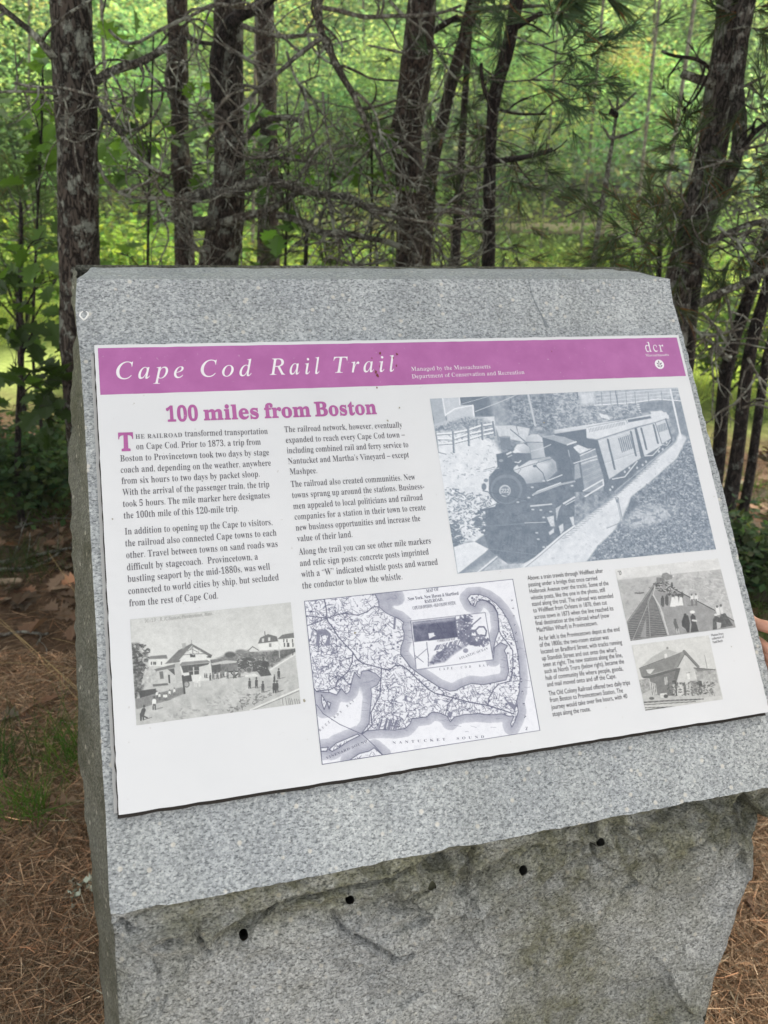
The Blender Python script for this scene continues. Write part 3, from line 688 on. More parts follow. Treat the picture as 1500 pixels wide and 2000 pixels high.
    # top right: bridge, bank, pole
    P.T = D
    P.poly([(0, 80), (600, 50), (1110, 32), (1150, 160), (1215, 500), (1100, 420), (1000, 240), (760, 270), (480, 330), (200, 390), (0, 420)], 0.42, 0.36, 0.22, 71, 3)
    P.specks([(0, 80), (700, 50), (740, 260), (300, 380), (0, 420)], 420, 13, 0.72, 0.6, 21); P.specks([(0, 80), (700, 50), (740, 260), (300, 380), (0, 420)], 260, 14, 0.08, 0.55, 22)
    P.poly([(215, 70), (370, 62), (360, 180), (240, 190)], 0.78, 0.12, 0.3, 73, 5); P.poly([(400, 60), (1040, 35), (1040, 140), (700, 165), (400, 200)], 0.66, 0.14, 0.2, 74, 4, 0.8)
    P.poly([(750, 170), (1000, 140), (1135, 145), (1215, 470), (1090, 420), (990, 230), (860, 240), (770, 260)], 0.27, 0.14, 0.25, 75, 3)
    P.line([(360, 190), (700, 165), (930, 135), (1130, 150)], 9, 0.95)
    for y in (0, -30, -60): P.line([(380, 160 + y), (700, 130 + y), (1120, 95 + y)], 5, 0.88, 0.9)
    for x in (420, 500, 560, 640, 720, 840, 960): P.line([(x, 70), (x + 8, 185)], 6, 0.2, 0.8)
    P.line([(205, 75), (212, 130)], 10, 0.1); P.line([(545, 55), (570, 195)], 9, 0.2)
    for k in range(5): P.line([(738 + k * 7, 180 + 18 * k), (758 + k * 5, 185 + 18 * k)], 7, 0.9)
    P.poly([(400, 260), (480, 280), (500, 320), (420, 300)], 0.9, 0.1)
    P.line([(1040, 50), (1135, 480)], 17, 0.92)
    # carriages
    P.poly([(5, 410), (285, 365), (640, 312), (860, 270), (1000, 250), (1030, 300), (900, 340), (720, 385), (390, 490), (290, 480), (280, 400), (10, 445)], 0.86, 0.06, 0.12)
    P.poly([(5, 410), (285, 365), (290, 405), (10, 448)], 0.55, v2=0.8, ax=[(0, 445), (0, 400)])
    P.poly([(0, 445), (285, 400), (290, 485), (390, 500), (490, 850), (440, 950), (380, 960), (330, 640), (170, 510), (0, 460)], 0.07)
    P.poly([(860, 245), (960, 238), (1025, 280), (1025, 310), (880, 300)], 0.88, 0.08, 0.3)
    P.poly([(655, 318), (860, 285), (868, 305), (662, 342)], 0.12)
    P.line([(290, 385), (640, 318), (655, 350)], 5, 0.35)
    for q in np.linspace(0, 1, 24): P.line([(312 + 310 * q, 400 - 62 * q), (316 + 310 * q, 428 - 66 * q)], 6, 0.2, 0.85)
    P.poly([(390, 500), (720, 395), (775, 655), (490, 845)], 0.74, 0.04, 0.2)
    P.poly([(735, 392), (905, 348), (965, 550), (800, 635)], 0.80, 0.04, 0.2)
    P.poly([(905, 348), (1005, 312), (1052, 478), (965, 530)], 0.78, 0.04, 0.2)
    P.line([(390, 492), (720, 388), (905, 342), (1005, 308)], 7, 0.35); P.line([(400, 515), (725, 408)], 4, 0.9)
    P.line([(450, 700), (775, 590)], 4, 0.55); P.line([(460, 712), (778, 600)], 3, 0.9)
    P.poly([(716, 395), (738, 393), (805, 640), (775, 660)], 0.08); P.line([(905, 350), (962, 530)], 8, 0.2); P.line([(998, 312), (1050, 480)], 14, 0.12)
    for a in ([(478, 495), (540, 755)], [(685, 425), (730, 635)], [(778, 395), (825, 580)], [(888, 365), (928, 525)]): P.line(a, 18, 0.12)
    P.poly([(570, 485), (670, 450), (705, 570), (605, 610)], 0.6)
    for q in np.linspace(0, 1, 7): P.line([(575 + 98 * q, 485 - 34 * q), (608 + 96 * q, 607 - 37 * q)], 7, 0.15)
    P.poly([(920, 370), (995, 345), (1015, 405), (935, 430)], 0.35)
    for q in np.linspace(0, 1, 8): P.line([(925 + 72 * q, 372 - 22 * q), (940 + 74 * q, 425 - 22 * q)], 4, 0.7, 0.8)
    P.poly([(490, 850), (775, 660), (965, 545), (1052, 480), (1060, 520), (900, 650), (720, 790), (540, 950), (440, 960)], 0.10, 0.06, 0.3)
    P.line([(520, 845), (630, 825), (740, 690)], 9, 0.85); P.line([(810, 640), (880, 635), (945, 565)], 8, 0.85); P.line([(970, 540), (1010, 545), (1040, 500)], 6, 0.8)
    for x, y in ((740, 745), (790, 720), (820, 690), (935, 600), (970, 580), (1005, 520), (630, 780), (670, 745), (520, 915), (500, 940)): P.ell(x, y, 9, 11, 0.75)
    P.line([(540, 955), (900, 660), (1060, 520)], 5, 0.55)
    # tender, cab
    P.T = D
    P.poly([(225, 640), (365, 575), (440, 830), (440, 950), (270, 960)], 0.40, 0.10, 0.12)
    for y in range(0, 8): P.line([(230 + 6 * y, 700 + 26 * y), (380 + 8 * y, 650 + 22 * y)], 4, 0.62 if y % 2 else 0.3, 0.6)
    P.line([(228, 640), (365, 578)], 9, 0.85); P.line([(240, 712), (330, 680), (380, 670)], 12, 0.85, 0.8)
    P.poly([(165, 565), (215, 540), (300, 575), (340, 575), (230, 620)], 0.86, 0.14, 0.4)
    P.poly([(0, 460), (190, 515), (170, 560), (230, 640), (270, 960), (150, 960), (0, 960)], 0.08)
    P.poly([(0, 458), (90, 470), (195, 515), (110, 545), (0, 500)], 0.50, 0.06, 0.2)
    P.line([(100, 545), (195, 515)], 14, 0.88); P.line([(125, 590), (150, 720)], 12, 0.5)
    P.poly([(155, 735), (220, 700), (240, 830), (165, 860)], 0.45, 0.05); P.line([(145, 715), (380, 640)], 9, 0.85)
    P.line([(260, 950), (435, 850), (440, 900), (275, 1000)], 12, 0.9)
    # locomotive
    P.T = B
    body = [(640, 60), (900, -260), (1180, -330), (1330, -330), (1500, -60), (1500, 560), (1380, 640), (1240, 760), (1140, 850), (990, 935), (830, 940), (720, 860), (640, 790), (590, 640), (620, 560), (600, 380), (700, 360), (720, 320), (640, 230)]
    P.poly(body, 0.10, 0.12, 0.10, 8); P.specks(body, 260, 16, 0.22, 0.45, 44); P.specks(body, 200, 16, 0.0, 0.5, 45)
    for q in range(12): P.line([(760 + 32 * q, 640 + 10 * (q % 3)), (700 + 38 * q, 900 - 4 * q)], 7, 0.2, 0.5)
    P.line([(600, 380), (720, 330), (1010, 300)], 8, 0.25); P.line([(600, 560), (1000, 530)], 9, 0.2); P.line([(640, 790), (1140, 850)], 8, 0.22)
    P.T = A
    P.poly([(1180, 545), (1290, 560), (1420, 610), (1470, 860), (1490, 1000), (1230, 1000), (1330, 800), (1270, 750), (1210, 740)], 0.06)
    P.poly([(1180, 540), (1300, 520), (1500, 575), (1410, 615), (1300, 575)], 0.48, 0.06, 0.2); P.line([(1300, 520), (1180, 535)], 6, 0.7)
    P.poly([(870, 860), (960, 790), (1250, 735), (1310, 790), (1325, 880), (1210, 990), (1000, 1010), (960, 940)], 0.80, 0.05, 0.1, v2=0.22, ax=[(1080, 850), (1180, 1060)])
    P.poly([(1060, 760), (1260, 740), (1310, 800), (1325, 880), (1260, 930), (1250, 800)], 0.35, 0.1, 0.2, op=0.8, soft=5)
    P.line([(870, 880), (1050, 820), (1270, 755)], 6, 0.12); P.line([(930, 905), (960, 860)], 5, 0.15); P.line([(1100, 820), (1180, 900), (1215, 1000)], 10, 0.12); P.line([(1140, 780), (1100, 830)], 6, 0.2)
    P.ell(1100, 830, 20, 14, 0.1)
    P.poly([(1020, 590), (1180, 590), (1205, 740), (1060, 760)], 0.45, v2=0.68, ax=[(1020, 650), (1190, 650)]); P.poly([(1003, 585), (1010, 540), (1060, 510), (1130, 508), (1175, 545), (1180, 588)], 0.55, v2=0.8, ax=[(1010, 600), (1090, 510)]); P.line([(1005, 590), (1180, 590)], 7, 0.2)
    P.poly([(890, 650), (920, 610), (990, 600), (1050, 640), (1068, 760), (940, 840), (900, 780)], 0.12); P.poly([(890, 655), (920, 612), (990, 602), (1045, 640), (1058, 700), (960, 700), (900, 690)], 0.82, v2=0.5, ax=[(960, 620), (1050, 700)])
    P.line([(1060, 680), (1180, 650), (1260, 612)], 8, 0.75); P.poly([(870, 690), (910, 655), (960, 690), (900, 700)], 0.95)
    P.poly([(748, 535), (850, 530), (860, 660), (760, 660)], 0.18); P.ell(800, 536, 54, 9, 0.4)
    P.poly([(712, 710), (850, 680), (890, 840), (880, 890), (730, 880)], 0.06); P.line([(820, 710), (860, 690)], 16, 0.9); P.line([(830, 740), (870, 720)], 8, 0.7)
    P.line([(900, 790), (940, 795), (960, 775)], 10, 0.85); P.ell(760, 775, 22, 14, 0.4)
    P.line([(620, 878), (740, 850)], 7, 0.6); P.line([(590, 870), (700, 840)], 6, 0.2)
    P.T = B
    P.ell(830, 175, 192, 175, 0.09); P.ell(815, 185, 160, 150, 0.22); P.ell(812, 195, 138, 128, 0.10)
    P.ell(800, 200, 58, 60, 0.72); P.ell(802, 202, 46, 46, 0.22)
    for x in (775, 800, 828): P.line([(x - 9, 188), (x + 6, 182), (x + 8, 200), (x - 8, 215), (x + 10, 218)], 6, 0.8)
    P.line([(640, 215), (850, 255), (1020, 295)], 7, 0.02); P.ell(590, 160, 24, 36, 0.15); P.ell(610, 95, 22, 18, 0.2); P.line([(580, 200), (640, 215)], 10, 0.12)
    P.line([(1080, 245), (1130, 205), (1360, 120)], 12, 0.85); P.line([(1090, 235), (1360, 135), (1500, 105)], 18, 0.55); P.line([(1225, 100), (1375, 40)], 10, 0.85)
    P.line([(1060, 355), (1270, 335)], 14, 0.75); P.line([(1390, 330), (1500, 265)], 16, 0.85); P.line([(1410, 345), (1500, 295)], 8, 0.8)
    P.line([(1000, 525), (1210, 518)], 7, 0.7); P.poly([(1220, 470), (1290, 450), (1300, 560), (1260, 560)], 0.75, 0.2, 0.6); P.poly([(1310, 380), (1370, 340), (1340, 400), (1320, 500)], 0.65, 0.2, 0.6)
    P.poly([(1340, 560), (1385, 530), (1390, 600), (1360, 640)], 0.75, 0.15, 0.5); P.poly([(1240, 620), (1290, 580), (1295, 620), (1250, 650)], 0.8, 0.15, 0.5); P.poly([(1450, 470), (1490, 460), (1500, 550), (1480, 550)], 0.8, 0.1, 0.5)
    for x, y in ((1160, 395), (1080, 390), (1120, 625), (1135, 690), (1190, 770), (1230, 765), (1475, 150), (1040, 270), (930, 315), (1075, 165), (1190, 100), (1260, 410), (1190, 470)): P.ell(x, y, 15, 8, 0.75)
    P.poly([(400, 1030), (720, 860), (800, 940), (980, 930), (960, 985), (500, 1030)], 0.55, 0.2, 0.25, 81, 4)
    P.line([(520, 1030), (720, 865)], 12, 0.9); P.line([(545, 1030), (720, 885)], 5, 0.2)
    P.line([(975, 985), (1150, 840), (1380, 640), (1500, 555)], 16, 0.9); P.line([(985, 990), (1160, 850), (1390, 650), (1500, 572)], 5, 0.15)
    P.line([(340, 1035), (620, 830)], 6, 0.3)
    P.T = E
    P.line([(560, 330), (605, 540)], 22, 0.45); P.line([(556, 330), (600, 530)], 6, 0.75); P.line([(470, 600), (600, 545)], 6, 0.3)
    P.line([(545, 330), (556, 372), (560, 345), (568, 372), (574, 330)], 5, 0.15)
    return P.build('train_photograph', (106, 119, 134), (234, 237, 242), sign)
train_picture()

def station_picture():
    P = Pic([(253.9, 1209.9), (567.6, 1176.3), (587.3, 1374.3), (266.4, 1416.8)], 330, 220)
    P.T = ((250, 1170), 350 / 1500); X, Y = P.X, P.Y
    P.a[:] = 0.80 + 0.10 * (fbm(X, Y, 0.03, 3, 2) - 0.4) + 0.05 * (Y - 1200) / 60
    P.poly([(40, 560), (240, 560), (700, 640), (1190, 600), (1400, 470), (1450, 880), (70, 1065)], 0.74, 0.10, 0.10, 3)
    P.poly([(60, 930), (500, 780), (1100, 690), (1440, 640), (1450, 880), (70, 1065)], 0.70, 0.16, 0.09, 6, 9, 0.8)
    # hill right
    P.poly([(690, 520), (810, 470), (960, 430), (1090, 440), (1400, 420), (1405, 440), (1180, 590), (1000, 570), (700, 590)], 0.42, 0.25, 0.2, 4, 3)
    P.specks([(800, 470), (1100, 440), (1400, 420), (1200, 570), (900, 540)], 200, 12, 0.2, 0.7, 5)
    P.ell(850, 468, 45, 26, 0.15, soft=2); P.ell(940, 440, 40, 16, 0.35, soft=2)
    P.line([(1190, 590), (1400, 465)], 10, 0.92)
    P.poly([(1200, 480), (1220, 440), (1400, 415), (1405, 440), (1280, 500)], 0.2, 0.15, 0.3)
    # houses right
    P.poly([(1085, 375), (1240, 355), (1290, 420), (1100, 432)], 0.95); P.poly([(1085, 375), (1105, 325), (1170, 295), (1245, 315), (1255, 355)], 0.25, 0.05)
    P.line([(1143, 275), (1145, 305)], 9, 0.3)
    for x, y in ((1128, 347), (1180, 338)): P.poly([(x - 9, y - 15), (x + 9, y - 17), (x + 9, y + 13), (x - 9, y + 15)], 0.85)
    P.poly([(1178, 372), (1198, 372), (1198, 402), (1178, 402)], 0.4)
    P.poly([(1255, 335), (1390, 325), (1400, 408), (1290, 418)], 0.93); P.poly([(1250, 335), (1290, 300), (1388, 283), (1392, 325), (1260, 338)], 0.28, 0.05)
    for x in (1303, 1330, 1376): P.line([(x, 340), (x, 360)], 11, 0.15)
    for x in (1308, 1335, 1345, 1380): P.line([(x, 372), (x, 398)], 12, 0.18)
    P.poly([(1005, 430), (1050, 395), (1090, 415), (1085, 440), (1020, 445)], 0.85); P.line([(1000, 435), (1040, 400), (1090, 430)], 8, 0.3)
    P.line([(1262, 400), (1268, 490)], 7, 0.7); P.line([(1380, 440), (1380, 470)], 8, 0.1)
    # trees left
    P.poly([(30, 370), (90, 370), (110, 460), (170, 430), (160, 540), (140, 700), (110, 790), (60, 840)], 0.30, 0.35, 0.3, 7, 3)
    P.specks([(30, 370), (100, 370), (180, 430), (150, 700), (60, 840)], 220, 13, 0.08, 0.8, 7); P.specks([(40, 380), (180, 430), (150, 700)], 90, 10, 0.8, 0.6, 8)
    P.poly([(140, 590), (300, 570), (240, 690), (110, 720)], 0.72, 0.2, 0.25)
    P.poly([(175, 510), (310, 495), (320, 555), (180, 565)], 0.92); P.poly([(170, 505), (185, 480), (320, 468), (330, 500)], 0.35)
    for x in (195, 215, 228, 278): P.line([(x, 530), (x, 548)], 10, 0.15)
    # station
    P.poly([(420, 500), (530, 390), (690, 480), (695, 680), (430, 700)], 0.92)
    P.poly([(305, 545), (420, 430), (525, 375), (545, 395), (440, 500), (430, 530)], 0.30, 0.05, 0.3); P.poly([(525, 372), (700, 470), (690, 492), (535, 398)], 0.28); P.line([(430, 512), (535, 392)], 7, 0.85)
    P.poly([(446, 372), (480, 368), (482, 400), (455, 420)], 0.6); P.line([(528, 345), (530, 375)], 4, 0.4)
    P.line([(450, 470), (540, 460), (640, 460)], 7, 0.35); P.line([(536, 385), (540, 470)], 8, 0.5); P.line([(480, 440), (530, 420), (590, 450)], 6, 0.4); P.poly([(515, 465), (560, 460), (560, 488), (518, 490)], 0.1)
    P.line([(490, 440), (545, 468), (600, 430)], 6, 0.75)
    P.poly([(650, 485), (700, 470), (690, 495), (660, 492)], 0.15)
    P.poly([(425, 555), (450, 530), (660, 512), (690, 530), (430, 560)], 0.42); P.poly([(440, 560), (680, 535), (660, 560), (640, 600), (460, 620)], 0.16, 0.05)
    P.poly([(385, 540), (430, 535), (455, 690), (400, 705)], 0.72); P.poly([(505, 580), (590, 570), (592, 632), (510, 638)], 0.12); P.line([(545, 575), (548, 636)], 9, 0.85); P.line([(505, 606), (592, 600)], 4, 0.7)
    P.poly([(590, 570), (690, 545), (695, 675), (600, 690)], 0.86); P.line([(690, 540), (720, 580)], 6, 0.2)
    P.poly([(215, 590), (390, 545), (390, 575), (240, 610)], 0.3); P.poly([(240, 605), (390, 575), (400, 705), (250, 715)], 0.78); P.poly([(330, 590), (385, 580), (390, 640)], 0.15)
    P.poly([(260, 610), (290, 605), (298, 668), (268, 672)], 0.3); P.poly([(205, 715), (330, 705), (335, 722), (210, 735)], 0.25)
    # train at the platform
    P.poly([(685, 510), (900, 495), (920, 560), (900, 605), (700, 620)], 0.30, 0.15, 0.35, 8); P.poly([(690, 540), (820, 515), (910, 520), (900, 535), (700, 555)], 0.75, 0.1)
    P.poly([(695, 560), (770, 545), (775, 610), (700, 640)], 0.12); P.poly([(830, 560), (915, 550), (915, 600), (835, 610)], 0.35, 0.05)
    P.poly([(910, 505), (1010, 490), (1160, 530), (1175, 590), (1200, 640), (1110, 650), (1080, 610), (920, 610)], 0.12, 0.10, 0.5, 9)
    P.specks([(910, 505), (1150, 500), (1180, 600), (930, 640)], 60, 9, 0.75, 0.7, 9); P.ell(1145, 548, 34, 28, 0.06); P.ell(1010, 595, 30, 26, 0.45); P.ell(1010, 595, 20, 17, 0.2); P.ell(950, 605, 24, 20, 0.5)
    P.line([(1130, 490), (1130, 520)], 16, 0.15); P.line([(830, 612), (940, 605), (880, 660)], 14, 0.1); P.line([(860, 620), (900, 660)], 10, 0.1); P.poly([(960, 640), (1060, 625), (1100, 650), (980, 655)], 0.9)
    # fence, cab and horse
    P.poly([(60, 840), (120, 820), (440, 740), (475, 740), (480, 790), (330, 850), (70, 925)], 0.42, 0.06, 0.4)
    for k in range(36): P.line([(65 + k * 11.4, 846 - k * 2.8), (68 + k * 11.4, 915 - k * 3.6)], 4, 0.2, 0.6)
    P.poly([(90, 770), (230, 750), (240, 790), (100, 830)], 0.08); P.line([(455, 645), (470, 790)], 15, 0.06); P.poly([(450, 650), (525, 635), (535, 690), (460, 700)], 0.08); P.ell(487, 715, 26, 28, 0.25); P.ell(487, 715, 17, 19, 0.6)
    P.ell(570, 685, 30, 18, 0.95); P.line([(590, 675), (602, 650)], 15, 0.95)
    for x in (552, 566, 590, 598): P.line([(x, 690), (x + 2, 735)], 7, 0.85)
    P.line([(340, 640), (345, 700)], 14, 0.1)
    # people
    def man(x, y, h, v=0.1, top=None, lean=0):
        P.line([(x + lean, y - h * .62), (x, y - h * .3)], h * .26, top if top is not None else v); P.line([(x - h * .05, y - h * .35), (x - h * .07, y)], h * .10, v); P.line([(x + h * .06, y - h * .35), (x + h * .08, y)], h * .10, v)
        P.ell(x + lean * 1.3, y - h * .86, h * .08, h * .10, v); P.line([(x + h * .1, y), (x + h * .6, y - h * .14)], h * .07, 0.25, 0.7)
    for x, y, h in ((1015, 748, 88), (1072, 744, 94), (1126, 780, 98), (1222, 785, 112), (1245, 775, 100), (1260, 668, 92), (1224, 690, 60), (685, 682, 62), (640, 662, 40), (655, 662, 40)): man(x, y, h)
    man(217, 925, 118, 0.15, 0.98); man(118, 1010, 130, 0.1, None, 12); P.line([(118, 975), (160, 995)], 12, 0.1); P.line([(105, 960), (108, 1015)], 12, 0.1)
    for x, y in ((745, 668), (775, 660), (795, 655), (710, 668), (830, 665), (885, 660), (930, 655)): man(x, y, 74, 0.2, 0.4)
    for x, y in ((300, 850), (318, 850), (345, 820), (385, 805), (240, 830), (262, 845)): man(x, y, 66, 0.25, 0.95)
    # road ruts, plank
    P.specks([(800, 950), (1000, 800), (1250, 780), (1050, 880), (900, 945)], 220, 11, 0.25, 0.7, 31); P.specks([(200, 1040), (700, 800), (1400, 660), (900, 940)], 260, 14, 0.42, 0.4, 32)
    P.line([(1020, 928), (1440, 750)], 13, 0.93); P.line([(1030, 938), (1440, 765)], 5, 0.3); P.poly([(1040, 935), (1440, 770), (1450, 880), (1050, 930)], 0.74, 0.05)
    for k, x in enumerate((1288, 1318, 1338, 1352, 1368, 1392, 1410, 1428)): P.line([(x, 826 + k * 2), (x + 10, 888 - k)], 4, 0.15)
    return P.build('station_photograph', (74, 75, 75), (232, 233, 230), sign)
station_picture()

def wharf_picture():
    P = Pic([(1200.5, 1112), (1402, 1090.5), (1437, 1225.5), (1231.3, 1251.7)], 240, 170)
    P.T = ((1195, 1090), 1 / 6.0); X, Y = P.X, P.Y
    P.a[:] = 0.97 - 0.25 * np.clip((Y - 1112) / 20, 0, 1)
    P.poly([(30, 120), (1260, -10), (1290, 130), (720, 190), (70, 260)], 0.90, 0.06, 0.03, 3, 6)
    P.poly([(60, 262), (720, 185), (1290, 130), (1450, 800), (220, 960)], 0.70, 0.10, 0.05, 5)
    P.specks([(70, 270), (500, 260), (200, 740)], 120, 26, 0.62, 0.5, 3); P.specks([(740, 200), (1290, 140), (1420, 730), (800, 380)], 260, 26, 0.82, 0.5, 4); P.specks([(740, 200), (1290, 140), (1420, 730), (800, 380)], 200, 26, 0.55, 0.4, 5)
    P.poly([(500, 280), (560, 250), (640, 270), (730, 360), (1200, 610), (1430, 740), (1450, 815), (650, 915), (600, 640), (480, 430)], 0.52, 0.08, 0.08, 7)
    P.line([(720, 360), (1205, 612)], 12, 0.1); P.line([(1290, 650), (1430, 738)], 12, 0.15)
    P.poly([(500, 290), (520, 300), (480, 420), (560, 560), (660, 910), (220, 968), (175, 750)], 0.42, 0.05, 0.2, 8)
    for k in range(46):
        q = (k / 45) ** 1.7; y = 330 + 630 * q; xl = np.interp(y, [290, 750, 968], [500, 178, 215]); xr = np.interp(y, [290, 420, 560, 910], [505, 478, 545, 640])
        P.line([(xl + 6, y + 4), (xr - 6, y - 10 - 12 * q)], 3 + 10 * q, 0.12, 0.9)
    for a, w in (([(498, 300), (185, 745)], 12), ([(505, 310), (415, 540), (240, 960)], 13), ([(500, 330), (415, 500), (430, 640), (445, 935)], 12), ([(480, 420), (545, 590), (650, 910)], 14), ([(495, 300), (478, 430)], 8)): P.line(a, w, 0.55); P.line([(x - w * .5, y) for x, y in a], w * .35, 0.1)
    P.poly([(400, 690), (330, 930), (400, 930)], 0.5); P.line([(480, 430), (560, 570), (660, 900)], 16, 0.80); P.line([(510, 310), (480, 420)], 10, 0.78)
    P.poly([(520, 225), (600, 230), (620, 260), (520, 290)], 0.35, 0.1); P.poly([(575, 220), (590, 180), (640, 170), (690, 200), (715, 200), (700, 245), (640, 262)], 0.42, 0.12, 0.4); P.line([(683, 160), (690, 210)], 6, 0.5); P.ell(715, 212, 8, 10, 0.95)
    P.line([(270, 408), (320, 412), (368, 405)], 16, 0.25); P.line([(320, 395), (322, 410)], 8, 0.3); P.line([(430, 340), (450, 350)], 8, 0.3)
    P.specks([(500, 300), (640, 250), (720, 330), (830, 440), (700, 440), (540, 380)], 170, 16, 0.12, 0.85, 9); P.specks([(520, 300), (680, 300), (830, 440), (640, 400)], 60, 10, 0.85, 0.7, 10)
    for x, y, h in ((590, 560, 120), (640, 545, 120), (700, 350, 70), (820, 460, 70)): P.line([(x, y - h * .7), (x, y - h * .15)], h * .32, 0.12); P.ell(x, y - h * .9, h * .09, h * .1, 0.15); P.line([(x, y - h * .2), (x + 4, y)], h * .2, 0.15)
    for x, y, h in ((712, 570, 150), (752, 560, 150), (805, 555, 130)): P.poly([(x - h * .10, y - h * .75), (x + h * .10, y - h * .75), (x + h * .22, y), (x - h * .24, y)], 0.97); P.ell(x, y - h * .88, h * .1, h * .1, 0.2)
    for x, y in ((935, 550), (985, 548)): P.line([(x, y - 105), (x, y - 60)], 34, 0.95); P.line([(x, y - 60), (x + 2, y)], 22, 0.3); P.ell(x - 4, y - 122, 10, 13, 0.25); P.line([(x - 50, y + 4), (x, y)], 8, 0.25)
    P.poly([(815, 740), (840, 670), (890, 670), (912, 760), (905, 870), (880, 875), (860, 830), (820, 800)], 0.06); P.ell(855, 662, 16, 14, 0.1)
    P.poly([(915, 690), (940, 650), (975, 680), (985, 760), (1015, 860), (920, 870), (930, 780)], 0.08); P.ell(940, 632, 30, 18, 0.97); P.line([(945, 730), (985, 735)], 22, 0.85)
    P.line([(738, 755), (762, 830)], 40, 0.22); P.ell(738, 725, 14, 16, 0.2); P.line([(755, 830), (760, 885)], 9, 0.75); P.line([(775, 830), (785, 880)], 9, 0.75)
    P.poly([(1180, 720), (1210, 670), (1260, 700), (1290, 640), (1330, 650), (1420, 790), (1180, 840)], 0.15, 0.12, 0.4, 12); P.line([(1235, 590), (1245, 650)], 40, 0.93); P.line([(1280, 590), (1290, 640)], 32, 0.9); P.ell(1230, 568, 13, 15, 0.2); P.ell(1275, 555, 13, 15, 0.2); P.ell(1215, 665, 20, 14, 0.9); P.poly([(1225, 750), (1280, 760), (1270, 820), (1230, 830)], 0.75)
    P.line([(220, 955), (660, 905), (1100, 860)], 14, 0.55, 0.5)
    P.line([(68, 160), (80, 152), (98, 150), (108, 170), (105, 190), (92, 196), (84, 170), (98, 158)], 8, 0.3)
    return P.build('wharf_photograph', (70, 71, 72), (230, 230, 229), sign)
wharf_picture()

